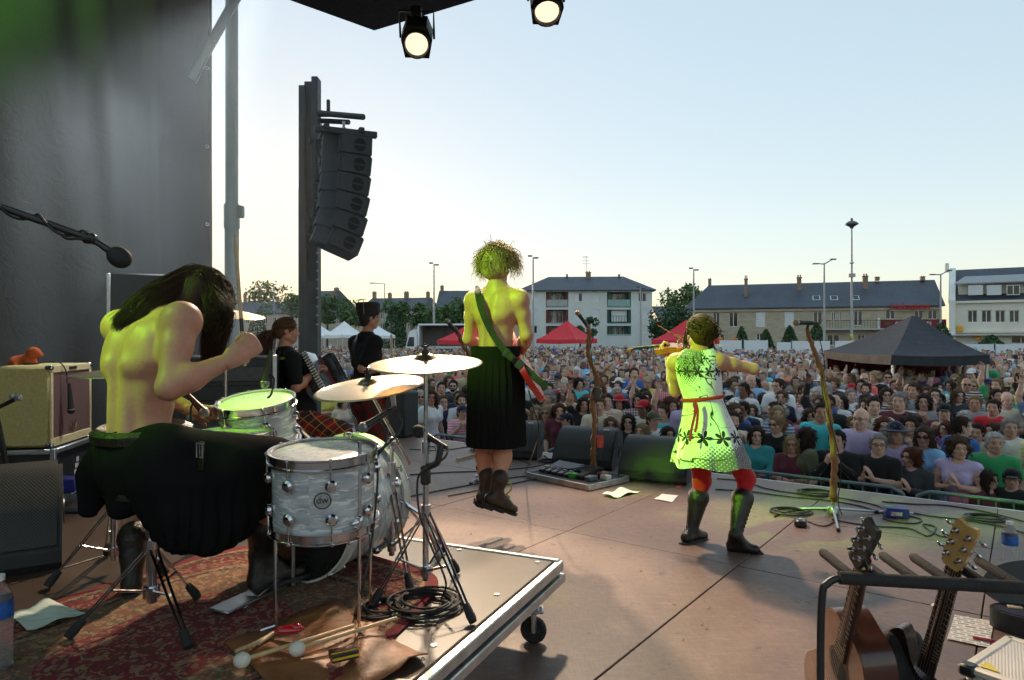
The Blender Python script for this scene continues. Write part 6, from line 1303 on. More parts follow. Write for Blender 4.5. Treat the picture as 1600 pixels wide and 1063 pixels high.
# ---- cymbals and stands
m,t=shader('cymbal_bronze'); v=t.new('Attribute',attribute_name='ring').outputs['Fac']; wv=t.new('TexNoise',Scale=160.0,Detail=2.0); wv.noise_dimensions='1D'; t.l.new(v,wv.inputs['W'])
t.l.new(t.mix(t.noise(t.co(),5,4),(.62,.50,.33,1),(.78,.66,.46,1)),t.b.inputs['Base Color']); t.b.inputs['Metallic'].default_value=1.0; t.l.new(t.math('MULTIPLY_ADD',wv.outputs[0],.16,.24),t.b.inputs['Roughness']); t.bump(wv.outputs[0],.25,.002); bronze=m
def stand(label,hub,top,feet,name='cymbal_stand',boom=None,r=.0125,lift=.12):
 """tripod stand: hub (on the tube above the floor), top point, three foot points"""
 o=thing(name,label,'stand',[hub[0],hub[1],feet[0][2]],'drum hardware'); zf=feet[0][2]; mid=hub+(top-hub)*.45
 mb=MB(); mb.cyl([hub[0],hub[1],zf+.05],mid,r,n=12); mb.build('lower_tube',chrome,o); mb=MB(); mb.cyl(mid,top,r*.75,n=12); mb.build('upper_tube',chrome,o)
 mb=MB(); mb.cyl(mid-[0,0,.03],mid+[0,0,.02],r*1.5,n=12); mb.cyl(mid+[0,0,-.005],mid+[.045,-.01,-.005],.006,n=6); mb.box(mid+[.045,-.01,-.005],(.012,.01,.03),.003); mb.build('clamp',chrome,o)
 mb=MB(); mb.cyl([hub[0],hub[1],zf+.07],[hub[0],hub[1],zf+.11],r*1.6,n=12); mb.build('leg_collar',chrome,o); mb=MB(); mb.cyl([hub[0],hub[1],hub[2]-.03],[hub[0],hub[1],hub[2]+.02],r*1.6,n=12); mb.build('leg_collar',chrome,o)
 for f in feet:
  f=np.asarray(f,float); sd_=unit(np.cross(f-hub,Z3))
  lb=MB(); s0=np.array([hub[0],hub[1],hub[2]]); e=f+[0,0,.025]
  for w in (-.012,.012):lb.tube([s0+sd_*w,e+sd_*w*.6],.0055,6,flat=.5)
  lg=lb.build('leg',chrome,o); b2=MB(); lo=np.array([hub[0],hub[1],zf+.09]); mid2=s0*.45+e*.55; b2.tube([lo,mid2],.0055,6); b2.build('brace',chrome,lg); rb=MB(); d=unit(e-s0); rb.tube([e-d*.05,e-d*.0,e+d*.02],[.014,.018,.015],10); rb.build('rubber_foot',rubber,lg)
 if boom is not None:
  a,b=boom; mb=MB(); mb.cyl(a,b,.0075,n=10); mb.build('boom_arm',chrome,o); mb=MB(); mb.ball(top,.022); mb.box(top,(.03,.028,.04),.006); mb.build('tilter',chrome,o)
 return o
def cymbal(label,c,nrm,r,name='crash_cymbal'):
 o=thing(name,label,'cymbal',c,'drum kit'); z=unit(nrm); M=frame(z=z,x=np.array([1.,0,0]),o=c)
 pr=[(.007,.034),(.02,.033),(.035,.027),(.046,.016),(.052,.012)]+[(.052+(r-.052)*q,.012-.022*q ** 1.6) for q in np.linspace(.05,1,14)]; pr=pr+[(a,b-.0016) for a,b in pr[::-1]]
 mb=MB(M); mb.lathe(pr,96); p=mb.build('plate',bronze,o,180,fix=True); co=np.array([v.co for v in p.data.vertices])-c; a=p.data.attributes.new('ring','FLOAT','POINT'); a.data.foreach_set('value',np.linalg.norm(co,axis=1).astype(np.float32))
 mb=MB(M); mb.cyl((0,0,-.03),(0,0,.075),.0045,n=8); mb.cyl((0,0,.034),(0,0,.048),.016,.013,14); mb.build('felt',mat('felt_dark',(.05,.05,.05),.95),o); mb=MB(M); mb.cyl((0,0,.05),(0,0,.066),.009,.007,10); mb.box((0,0,.062),(.03,.006,.008),.002); mb.build('wing_nut',blackmetal,o)
 return o
c2=P(665,565,2.8); n2=unit([-.02,-.13,1]); cymbal('crash cymbal on the tall straight stand at the riser edge',c2,n2,.232)
st2=stand('tall straight cymbal stand with tripod at the riser edge',np.array([c2[0],c2[1]+.0,RZ+.34]),c2-n2*.03,[FL(736,975,RZ),FL(712,897,RZ),FL(585,950,RZ)])
c1=P(577,602,2.9); n1=unit([-.10,-.16,1]); cymbal('lower crash cymbal on the boom stand over the floor tom',c1,n1,.232)
tp1=P(612,690,3.12); st1=stand('boom cymbal stand between the floor tom and the bass drum',np.array([tp1[0],tp1[1],RZ+.36]),tp1,[FL(690,865,RZ),FL(560,880,RZ),FL(640,925,RZ)],boom=(P(640,725,3.25),c1-n1*.03))
cymbal('far crash cymbal glowing green past the drummer hair',P(352,489,3.6),unit([.12,-.1,1]),.2); t3=P(352,491,3.6)
stand('far cymbal stand hidden behind the rack tom',np.array([t3[0],t3[1],RZ+.35]),t3-Z3*.02,[RV(1.55,.3,0)*[1,1,0]+[0,0,RZ],t3*[1,1,0]+[.25,-.1,RZ],t3*[1,1,0]+[-.1,.2,RZ]])
cymbal('hi-hat cymbal showing past the drummer back',P(178,583,3.05),unit([0,-.02,1]),.18,'hihat_cymbal'); t4=P(178,584,3.05); stand('hi-hat stand behind the drummer',np.array([t4[0],t4[1],RZ+.3]),t4,[t4*[1,1,0]+[.25,-.05,RZ],t4*[1,1,0]+[-.15,.2,RZ],t4*[1,1,0]+[-.15,-.2,RZ]])
# ---- throne
tb_=FL(237,962,RZ); th_=stand('chrome drum throne tripod below the drummer',np.array([tb_[0],tb_[1],RZ+.27]),np.array([tb_[0],tb_[1],RZ+.5]),[FL(112,1000,RZ),FL(292,1016,RZ),FL(305,938,RZ)],'drum_throne',r=.019)
mb=MB(); mb.lathe([(.001,.07),(.15,.075),(.175,.05),(.175,.02),(.15,0),(.001,0)],32,o=(tb_[0]+.02,tb_[1],RZ+.45)); mb.build('seat',leather,th_)
# ---- microphones
micb=mat('mic_black',(.02,.02,.021),.4,0,.1); micg=mat('mic_grille',(.25,.25,.25),.4,.9,.1,40,.6,900)
def mic(label,tip,back,s=1.0,foam=False,par=None,grill=None,ball=.026):
 o=thing('microphone',label,'microphone',tip,'microphones') if par is None else par; d=unit(np.asarray(back)-tip); L_=.16*s
 mb=MB(); mb.tube([tip+d*.03*s,tip+d*.06*s,tip+d*(.06*s+L_*.8),tip+d*(.06*s+L_)],[.022*s,.019*s,.012*s,.0105*s],16); mb.build('handle',micb,o)
 mb=MB(); M=frame(z=-d,x=(1,.1,0)); mb.ball(tip+d*.02*s,(ball*s,ball*s,ball*1.15*s) if not foam else (.05*s,.05*s,.058*s),16,m=M); mb.build('foam' if foam else 'grille',grill or (rubber if foam else micg),o)
 if not foam:mb=MB(); mb.cyl(tip+d*.022*s,tip+d*.03*s,.0265*s,n=18); mb.build('ring',steel,o)
 return o
# boom microphone entering from the upper corner
bs_=thing('boom_stand','black boom arm with wrapped cable reaching in above the amplifier','microphone stand',[-1.9,1.5,RZ])
a0,a1=P(-330,205,1.55),P(140,373,1.62); mb=MB(); mb.cyl(a0,a1,.0085,n=12); mb.build('arm',blackmetal,bs_)
mb=MB(); base_=np.array([a0[0]+.18,a0[1],RZ]); jt=a0+(a1-a0)*.17; mb.cyl([jt[0],jt[1],RZ],jt,.012,n=10); mb.build('pole',blackmetal,bs_)
for k in range(3):mb=MB(); mb.cyl([jt[0],jt[1],RZ+.1],[jt[0]+.3*math.cos(k*2.1),jt[1]+.3*math.sin(k*2.1),RZ+.01],.009,n=8); mb.build('leg',blackmetal,bs_)
q=[a0+(a1-a0)*f+.014*np.array([0,math.cos(f*40),math.sin(f*40)]) for f in np.linspace(.3,1,60)]; mb=MB(); mb.tube(q,.0035,6); mb.build('cable',cablemat,bs_)
mb=MB(); mb.tube(catmull([P(96,366,1.62),P(104,373,1.6),P(122,373,1.6),P(140,374,1.61),P(134,369,1.62)],4),.0035,6); mb.build('cable_loop',cablemat,bs_)
mb=MB(); mb.box(a1,(.03,.02,.024),.005); mb.tube([a1,P(150,378,1.63)],.009,8); mb.build('clip',blackmetal,bs_)
mic('microphone with dark foam ball on the boom arm',P(192,406,1.63),P(140,371,1.62),.5,True)
# clip mics on the toms and the microphone on the tall stand
def clipmic(label,tip,back,path):
 o=mic(label,tip,back,.75); mb=MB(); mb.tube(catmull(path,6),.0045,6); mb.build('gooseneck',blackmetal,o); return o
clipmic('black clip microphone aimed at the floor tom',P(562,672,2.55),P(612,640,2.62),[P(590,655,2.58),P(604,668,2.56),P(602,695,2.54),P(580,712,2.52)])
clipmic('green lit clip microphone above the rack tom',P(413,605,3.05),P(421,560,3.06),[P(418,585,3.06),P(428,592,3.04),P(424,615,3.02),P(418,622,3.02)])
clipmic('bronze tipped microphone beside the snare drum',P(322,648,2.75),P(298,622,2.8),[P(305,630,2.78),P(298,640,2.8),P(300,690,2.85)])
o=mic('camouflage coloured microphone clamped to the tall cymbal stand',P(650,672,2.86),P(702,702,2.76),.8,grill=rubber,ball=.034); mb=MB(); mb.tube(catmull([P(690,694,2.78),P(686,712,2.77),P(682,724,2.77),P(668,730,2.79)],5),.014,8); mb.box(P(665,742,2.8),(.04,.04,.08),.008); mb.build('clamp',blackmetal,o)
mb=MB(); mb.tube(catmull([P(700,702,2.76),P(694,716,2.72),P(670,730,2.74),P(653,748,2.74),P(655,800,2.72),P(672,850,2.7),P(690,890,2.68),P(697,915,2.66),FL(690,935,RZ)],6),.0045,6); mb.build('cable',cablemat,o)
mb=MB(); mb.tube(catmull([P(588,716,2.54),P(590,740,2.5),P(588,780,2.46),P(580,850,2.4),P(566,920,2.34),FL(556,960,RZ+.01)],6),.0045,6); tag(mb.build('microphone_cable',cablemat),'black cable dropping from the floor tom microphone','cable','cables on the stage')
mb=MB(); mb.tube(catmull([P(606,640,2.6),P(618,642,2.58),P(628,655,2.58),P(624,675,2.56),P(600,700,2.54),P(588,714,2.53)],6),.0045,6); tag(mb.build('microphone_cable',cablemat),'black cable looping from the tom clip to the cymbal pole','cable','cables on the stage')
# ---- small things on the riser
ov=lambda px,py,z=0.:FL(px,py,RZ+z)
lbag=mat('bag_leather',L(142,88,50),.55,0,.3,5,.4,40)
bg=thing('stick_bag','open tan leather drumstick bag lying on the rug','stick bag',ov(500,1010)); co_=[ov(352,1012),ov(524,940),ov(668,1034),ov(470,1120)]; G=[]
for i in range(13):
 G.append([co_[0]*(1-i/12)*(1-j/12)+co_[1]*(i/12)*(1-j/12)+co_[2]*(i/12)*(j/12)+co_[3]*(1-i/12)*(j/12)+[0,0,.014+.008*math.sin(i*.9)+.006*math.cos(j*1.2+i)+(.02 if j==12 and i > 9 else 0)] for j in range(13)])
mb=MB(); mb.grid(G); fl_=mb.build('flap',lbag,bg,180)
sm=fl_.modifiers.new('thick','SOLIDIFY'); sm.thickness=.005
for k in range(5):mb=MB(); a=ov(368+9*k,1018-3*k,.035); b=ov(408+6*k,1002-4*k,.035); mb.tube([a,b],.0065,8); mb.build('stored_stick',woodm,bg)
mb=MB(); p=ov(660,1030,.035); mb.tube([p+.008*np.array([math.cos(a),math.sin(a),0]) for a in np.linspace(0,6.28,14,endpoint=False)],.0025,6,closed=True); mb.build('eyelet',steel,bg)
for lab,h,e in (('felt mallet with white head, nearer the drummer',(378,1032),(552,978)),('felt mallet with white head, beside the cigarette pack',(464,1014),(620,966))):
 o=thing('drum_mallet',lab,'mallet',ov(*h),'felt mallets on the bag'); a,b=ov(*h,.045),ov(*e,.045); mb=MB(); mb.tube([a,b],[.0075,.0065],10); mb.build('shaft',woodm,o); mb=MB(); mb.ball(a,(.026,.026,.024),16); mb.build('felt_head',mat('felt_white',L(214,208,194),.95,0,.05,20,.5,200),o)
pk=thing('cigarette_pack','small dark cigarette pack with yellow stripe on the leather bag','cigarette pack',ov(538,1020)); Mk=frame(x=ov(560,1008)-ov(520,1030),z=(0,0,1.),o=ov(537,1022,.04)) if False else rz_at(ov(537,1022,.04),.5)
mb=MB(Mk); mb.box((0,0,0),(.085,.055,.023),.002); mb.build('box',mat('pack_dark',L(52,44,40),.35),pk); mb=MB(Mk); mb.box((0,-.012,.0125),(.0855,.006,.001)); mb.box((0,-.0279,0),(.0855,.0012,.007)); mb.build('stripe',mat('pack_yellow',L(220,180,40),.4),pk); mb=MB(Mk); mb.box((0,.008,.0125),(.06,.022,.001)); mb.build('picture',mat('pack_red',L(140,70,60),.4,0,.5,60),pk)
mb=MB(rz_at(ov(452,984,.045),.2)); mb.ball((0,0,0),(.05,.022,.014),16); mb.ball((.022,.002,.006),(.02,.017,.013),12); tag(mb.build('red_case',mat('red_plastic',L(168,16,30),.12,0,.1,20,coat=.8)),'small glossy red plastic case on the leather bag','case')
def coil(label,c,r,z,n=5,name='coiled_cable',rad=.0055,sq=1.0):
 p=[];
 for k in range(n*24):a=k/24*6.283; rr=r*(1+.10*math.sin(a*.37+1)+.05*math.sin(a*1.3))*(1-.12*(k/(n*24))); p.append(c+np.array([rr*math.cos(a)+.02*math.sin(a*.21),rr*sq*math.sin(a)+.02*math.cos(a*.17),z+rad+.006*(k/24)*.6+.004*math.sin(a*.5)]))
 mb=MB(); mb.tube(p,rad,6); return tag(mb.build(name,cablemat),label,'cable','cables on the stage')
coil('black cable coiled at the foot of the tall cymbal stand',ov(665,950),.125,0,9,rad=.005); coil('loose black cable coil touching the leather bag',ov(600,955),.09,0,5,rad=.005)
def paper(label,corners,z,mt,name='paper_sheet',curl=.006,th=8):
 c=corners; G=[[c[0]*(1-i/th)*(1-j/th)+c[1]*(i/th)*(1-j/th)+c[2]*(i/th)*(j/th)+c[3]*(1-i/th)*(j/th)+[0,0,(.016 if z > 1.5 else .004)+curl*(math.sin(i*1.1+j*.4)+1)] for j in range(th+1)] for i in range(th+1)]
 mb=MB(); mb.grid(G); return tag(mb.build(name,mt,None,180),label,'paper','papers on the stage')
m,t=shader('set_list'); v=t.co(); t.l.new(t.mix(t.ramp(t.noise(t.co(scale=(1,6,1)),9,3),[(.5,(0,0,0,1)),(.7,(.7,.7,.7,1))]),L(206,212,200),L(120,164,150)),t.b.inputs['Base Color']); t.b.inputs['Roughness'].default_value=.7; setlist=m
paper('pale printed set list lying behind the drum throne',[ov(14,972),ov(74,944),ov(134,966),ov(42,995)],RZ,setlist)
# ---- bottles
def bottle(label,base,h,name='water_bottle'):
 o=thing(name,label,'bottle',base,'water bottles'); r=h*.135; pr=[(.001,0),(r*.9,.004),(r,.02)]
 for k in range(9):z=h*(.08+.05*k); pr += [(r,z),(r*.94,z+h*.02),(r,z+h*.04)]
 pr += [(r,h*.56),(r,h*.74),(r*.9,h*.80),(r*.5,h*.90),(r*.36,h*.93),(r*.36,h*.965)]
 m,t=shader('bottle_plastic') if 'bottle_plastic' not in MATS else (MATS['bottle_plastic'],None)
 if t:t.b.inputs['Base Color'].default_value=(.9,.95,1,1); t.b.inputs['Transmission Weight'].default_value=.9; t.b.inputs['Roughness'].default_value=.05; t.b.inputs['IOR'].default_value=1.25; t.bump(t.noise(t.co(),30,2),.1)
 mb=MB(); mb.lathe(pr,24,o=base); mb.build('body',m,o,50)
 mb=MB(); mb.lathe([(r*1.015,h*.56),(r*1.02,h*.57),(r*1.02,h*.73),(r*1.015,h*.74)],24,o=base); mb.build('label_band',mat('bottle_label',L(40,96,176),.4,0,.35,40),o)
 mb=MB(); mb.lathe([(r*.45,h*.945),(r*.45,h),(.001,h)],16,o=base); mb.build('cap',frame_w,o)
bottle('clear water bottle with blue label behind the guitar rack',FL(1578,897),.31); bottle('water bottle half cut by the picture edge beside the set list',ov(-3,1048),.30)
# ---- monitor wedges and loudspeakers
m,t=shader('wedge_grille'); v=t.co(); vo_=t.new('TexVoronoi',Scale=95.0,Randomness=.0); vo_.voronoi_dimensions='2D'; mg_=t.new('Mapping'); mg_.inputs['Rotation'].default_value=(0,0,.785); t.l.new(t.new('Attribute',attribute_name='gu').outputs['Vector'],mg_.inputs[0]); t.l.new(mg_.outputs[0],vo_.inputs['Vector']); t.l.new(t.mix(t.ramp(vo_.outputs['Distance'],[(.35,(0,0,0,1)),(.5,(1,1,1,1))]),(.008,.008,.008,1),(.05,.047,.043,1)),t.b.inputs['Base Color']); t.b.inputs['Roughness'].default_value=.5; t.bump(vo_.outputs['Distance'],.5,.004); wgr=m
wbody=mat('wedge_body',L(40,42,46),.55,0,.15,12,.15,250)
def wedge(label,o_,face,w=.66,s=1.0,strip=True):
 """floor monitor: o_ middle of its bottom front edge, face: level direction the grille looks"""
 f=unit(face); x=unit(np.cross(f,Z3)); M=frame(x=x,y=f,o=o_); M=np.stack([np.append(x,0),np.append(-f,0),np.append(Z3,0),np.append(o_,1)],1)
 o=thing('monitor_wedge',label,'loudspeaker',o_,'floor monitors')
 prof=[(0,.03),(.02,.0),(.40,.0),(.50,.12),(.50,.30),(.46,.36),(.36,.385),(.26,.355),(.13,.25),(.05,.15),(0,.08)]; prof=[(a*s,b*s) for a,b in prof]
 PM=M @ np.array(frame(x=(0,1,0),y=(0,0,1),o=(-w/2,0,0))); mb=MB(); mb.prism(prof,w,PM); mb.build('cabinet',wbody,o,25)
 pg=catmull([(a*s,b*s) for a,b in ((.004,.10),(.05,.165),(.13,.265),(.255,.37),(.36,.40))],6); nn=np.gradient(pg,axis=0); nn=np.stack([-nn[:,1],nn[:,0]],1); nn /= np.linalg.norm(nn,axis=1)[:,None]; G=[]
 for i in range(len(pg)):q=pg[i]+nn[i]*.006; G.append([M[:3,:3] @ np.array([xx,q[0],q[1]])+M[:3,3] for xx in np.linspace(-w/2+.02,w/2-.02,12)])
 mb=MB(); mb.grid(G); go=mb.build('grille',wgr,o,180,fix=False); ga=go.data.attributes.new('gu','FLOAT_VECTOR','POINT'); ga.data.foreach_set('vector',np.array([(xx,i*.022,0) for i in range(len(pg)) for xx in np.linspace(-w/2+.02,w/2-.02,12)],np.float32).ravel())
 if strip:
  G=[]
  for i in range(len(pg)):q=pg[i]+nn[i]*.010; G.append([M[:3,:3] @ np.array([xx,q[0],q[1]])+M[:3,3] for xx in (-w*.32,-w*.32+.012)])
  mb=MB(); mb.grid(G); mb.build('strip',mat('strip_grey',L(70,68,66),.5),o,180); mb=MB(M); mb.box((-w*.31,.26*s,.385*s),(.06,.02,.02),.004); mb.build('emblem',alu,o)
 for sx in (-1,1):
  c=M[:3,:3] @ np.array([sx*(w/2+.002),.34*s,.17*s])+M[:3,3]; mb=MB(); mb.lathe([(.001,.004),(.022,.005),(.03,.001),(.055,.0),(.062,.006),(.066,.0)],20,m=frame(z=M[:3,0]*sx,x=(0,0,1),o=c)); mb.build('side_socket',blackmetal,o)
  mb=MB(M); mb.box((sx*(w/2+.0005),.21*s,.26*s),(.006,.14,.028),.002,m=frame(y=(0,.75,.66),x=(1,0,0))); mb.build('side_slot',darkhole,o)
 return o
wf=-A3
wedge('floor monitor wedge half hidden behind the kilt of the guitarist',P(797,714,7.75)*[1,1,0]+[0,0,SZ],unit([-.2,-1,0]),.62)
wedge('floor monitor wedge behind the crooked central microphone stand',FL(908,733),unit([-.42,-1,0]),.66)
wedge('floor monitor wedge beside the violinist dress',FL(1018,755),unit([-.45,-1,0]),.66)
wedge('large floor monitor wedge beside the drummer, cut by the picture',RV(2.2,-1.33,.0),unit([.55,-.85,0]),.72,1.08,False)
sp=thing('side_speaker','upright black loudspeaker at the stage edge behind the cymbals','loudspeaker',P(627,682,9.5)); c=P(627,682,9.6); c[2]=SZ; mb=MB(rz_at(c,-.5)); mb.box((0,0,.32),(.36,.36,.64),.03); mb.build('cabinet',wbody,sp); mb=MB(rz_at(c,-.5)); mb.box((0,-.19,.33),(.31,.02,.56),.008); mb.build('grille',wgr,sp); mb=MB(rz_at(c,-.5)); mb.box((0,.0,.645),(.16,.05,.02),.006); mb.build('handle',blackmetal,sp)
# ---- amplifier, flight case and plush toy
n_=unit([.985,.17,0]); am=thing('guitar_amplifier','tweed guitar amplifier with brown grille on a flight case','amplifier',P(70,690,4.95)); c=P(72,690,5.05); Ma=frame(y=-n_,z=(0,0,1.),o=c) if False else np.stack([np.append(unit(np.cross(Z3,n_)),0),np.append(n_,0),np.append(Z3,0),np.append(c,1)],1)
tweed=mat('tweed',L(196,176,116),.7,0,.12,60,.3,500); gcl=mat('grille_cloth',L(110,76,70),.85,0,.12,120,.3,700)
mb=MB(Ma); mb.box((0,0,.285),(.64,.34,.57),.02); mb.build('cabinet',tweed,am)
for cc,sz in (((0,.172,.545),(.64,.016,.05)),((0,.172,.03),(.64,.016,.06)),((-.305,.172,.29),(.03,.016,.46)),((.305,.172,.29),(.03,.016,.46))):mb=MB(Ma); mb.box(cc,sz,.004); mb.build('front_rail',mat('tweed_pale',L(222,196,146),.6,0,.08,40),am)
mb=MB(Ma); mb.box((0,.166,.29),(.58,.016,.46)); mb.build('grille',gcl,am); mb=MB(Ma); mb.box((.0,.182,.545),(.12,.004,.02),.001); mb.build('name_plate',blackmetal,am)
for x in (-.31,.31):
 for z in (.015,.555):mb=MB(Ma); mb.box((x,.16,z),(.035,.05,.035),.008); mb.build('corner_cap',chrome,am)
mb=MB(Ma); mb.tube(catmull([(.02,.185,.10),(.05,.185,.13),(.03,.185,.16),(.0,.185,.12),(-.03,.185,.15),(-.02,.185,.10),(.03,.185,.07)],4),.0025,5); mb.build('script_emblem',mat('gold',(.6,.42,.16),.3,1.0),am)
o=mic('square microphone hanging from its cable over the amplifier front',(Ma @ np.array([-.12,.22,.22,1]))[:3],(Ma @ np.array([-.14,.21,.5,1]))[:3],1.0,grill=micb); mb=MB(Ma); mb.tube(catmull([(-.14,.2,.44),(-.15,.2,.52),(-.17,.16,.59),(-.15,.02,.585),(-.1,-.1,.58)],5),.004,6); mb.build('cable',cablemat,o)
fc=thing('flight_case','black flight case with aluminium edges below the tweed amplifier','flight case',[c[0],c[1],SZ]); hc=c[2]-SZ-.005; Mc=Ma.copy(); Mc[2,3]=SZ
mb=MB(Mc); mb.box((0,0,hc/2),(.68,.40,hc-.01),.006); mb.build('body',mat('case_black',(.022,.023,.026),.5,0,.25,9),fc)
for x in (-.34,.34):
 for y in (-.2,.2):mb=MB(Mc); mb.box((x,y,hc/2),(.035,.035,hc),.005); mb.build('edge',alu,fc)
for z in (.02,hc-.02):
 for y in (-.2,.2):mb=MB(Mc); mb.box((0,y,z),(.64,.034,.034),.005); mb.build('edge',alu,fc)
 for x in (-.34,.34):mb=MB(Mc); mb.box((x,0,z),(.034,.36,.034),.005); mb.build('edge',alu,fc)
for y in (-.1,.1):mb=MB(Mc); mb.box((-.347,y,hc*.66),(.012,.09,.09),.008); lt=mb.build('latch',steel,fc); mb=MB(Mc); mb.tube([(-.357,y+.025*math.cos(a),hc*.66+.025*math.sin(a)) for a in np.linspace(0,6.28,10,endpoint=False)],.005,5,closed=True); mb.build('latch_ring',chrome,lt)
for k in range(6):mb=MB(Mc); mb.box((-.03+.01*k,.203,hc*.42+.045*k),(.10-.012*k,.003,.034),.001); mb.build('stencil',mat('stencil_white',L(206,190,180),.7),fc)
toy=[]; tc_=P(36,562,5.0); tl=lambda x,y,z:tc_+np.array([x,y,z])*1.0
toy=[el(tl(0,0,-.01),(.085,.05,.045),None,0,.03),el(tl(.085,-.01,.055),(.04,.036,.036),None,0,.02),rc(tl(.05,0,.02),tl(.08,-.01,.05),.035,.03,0,.03),rc(tl(.1,-.01,.05),tl(.135,-.015,.035),.025,.02,0,.02),rc(tl(-.06,0,-.02),tl(-.115,0,-.045),.035,.012,0,.03),rc(tl(.05,-.03,-.02),tl(.085,-.045,-.06),.024,.022,0,.02),rc(tl(.05,.03,-.02),tl(.08,.04,-.06),.024,.022,0,.02),rc(tl(-.04,-.035,-.02),tl(-.0,-.055,-.06),.032,.022,0,.02)]
V,F=sdf(toy,.007); ty=link(raw_mesh('plush_toy',V,F),'plush_toy',mat('plush_orange',L(190,86,36),.95,0,.15,40,.7,260),None,180); tag(ty,'small orange plush animal lying on top of the amplifier','plush toy')
mb=MB(); mb.ball(tl(.105,-.04,.07),.006,8); mb.build('eye',darkhole,ty)
sb_=thing('blue_direct_box','blue box with cables standing beside the drummer kilt','direct box',P(100,768,4.4)); c=P(104,757,4.2); mb=MB(rz_at(c,.3)); mb.box((0,0,0),(.12,.13,.085),.006); mb.build('body',mat('box_blue',L(36,44,130),.45,0,.12,10),sb_)
mb=MB(); mb.box(P(85,800,4.25)-[0,0,.04],(.6,.4,.22),.02); tag(mb.build('equipment_case',blackpaint),'low dark case carrying the blue box and power strip','case')
ps=thing('power_strip','pale power strip with plugs on the dark case','power strip',P(50,762,4.2)); mb=MB(rz_at(P(52,766,4.1),.5)); mb.box((0,0,0),(.22,.06,.045),.008); mb.build('body',mat('strip_cream',L(200,196,170),.5),ps); mb=MB(); mb.tube(catmull([P(52,762,4.1),P(60,748,4.1),P(72,752,4.1),P(80,766,4.1),P(92,758,4.15)],6),.006,6); mb.build('cable',cablemat,ps)
ms_=thing('short_stand','short microphone stand arm poking in beside the amplifier','microphone stand',P(10,770,4.0)); mb=MB(); mb.cyl(P(-40,655,3.9),P(24,624,3.9),.012,n=10); mb.build('arm',blackmetal,ms_); mb=MB(); mb.box(P(28,622,3.9),(.035,.03,.035),.006); mb.box(P(18,620,3.9),(.02,.02,.03),.004); mb.build('clip',alu,ms_); mb=MB(); mb.tube([P(-8,640,3.9),P(8,720,3.95),P(16,790,4.0)],.016,8); mb.build('pole',blackmetal,ms_)
# equipment rack and side-fill beyond the drummer
er=thing('equipment_rack','stacked flight-case racks of grey electronics beyond the drummer','equipment rack',P(360,760,5.6)); c=P(345,560,5.7); c[2]=SZ
mb=MB(rz_at(c,.25)); mb.box((0,0,.62),(.9,.6,1.24),.015); mb.build('case',mat('case_black',(1,1,1)),er)
for k in range(7):mb=MB(rz_at(c,.25)); mb.box((.1,-.305,.2+.15*k),(.62,.02,.12),.006); u_=mb.build('rack_unit',mat('unit_%d' % (k % 3),[L(70,74,78),L(120,124,126),L(46,48,52)][k % 3],.45,.3,.15,30),er); 
for k in range(4):mb=MB(rz_at(c,.25)); mb.cyl((-.1+.12*k,-.32,.5),(-.1+.12*k,-.33,.5),.018,n=10); mb.build('dial',steel,er)
for x in (-.45,.45):mb=MB(rz_at(c,.25)); mb.box((x,-.3,.62),(.03,.03,1.25),.004); mb.build('edge',alu,er)
sf=thing('side_fill','tall black side fill cabinet against the tarpaulin','loudspeaker',P(225,760,6.1)); c=P(222,560,6.1); c[2]=SZ; mb=MB(rz_at(c,.5)); mb.box((0,0,.97),(.52,.6,1.94),.015); mb.build('cabinet',blackpaint,sf); mb=MB(rz_at(c,.5)); mb.box((-.25,-.3,1.7),(.03,.02,.46),.004); mb.build('edge',alu,sf)
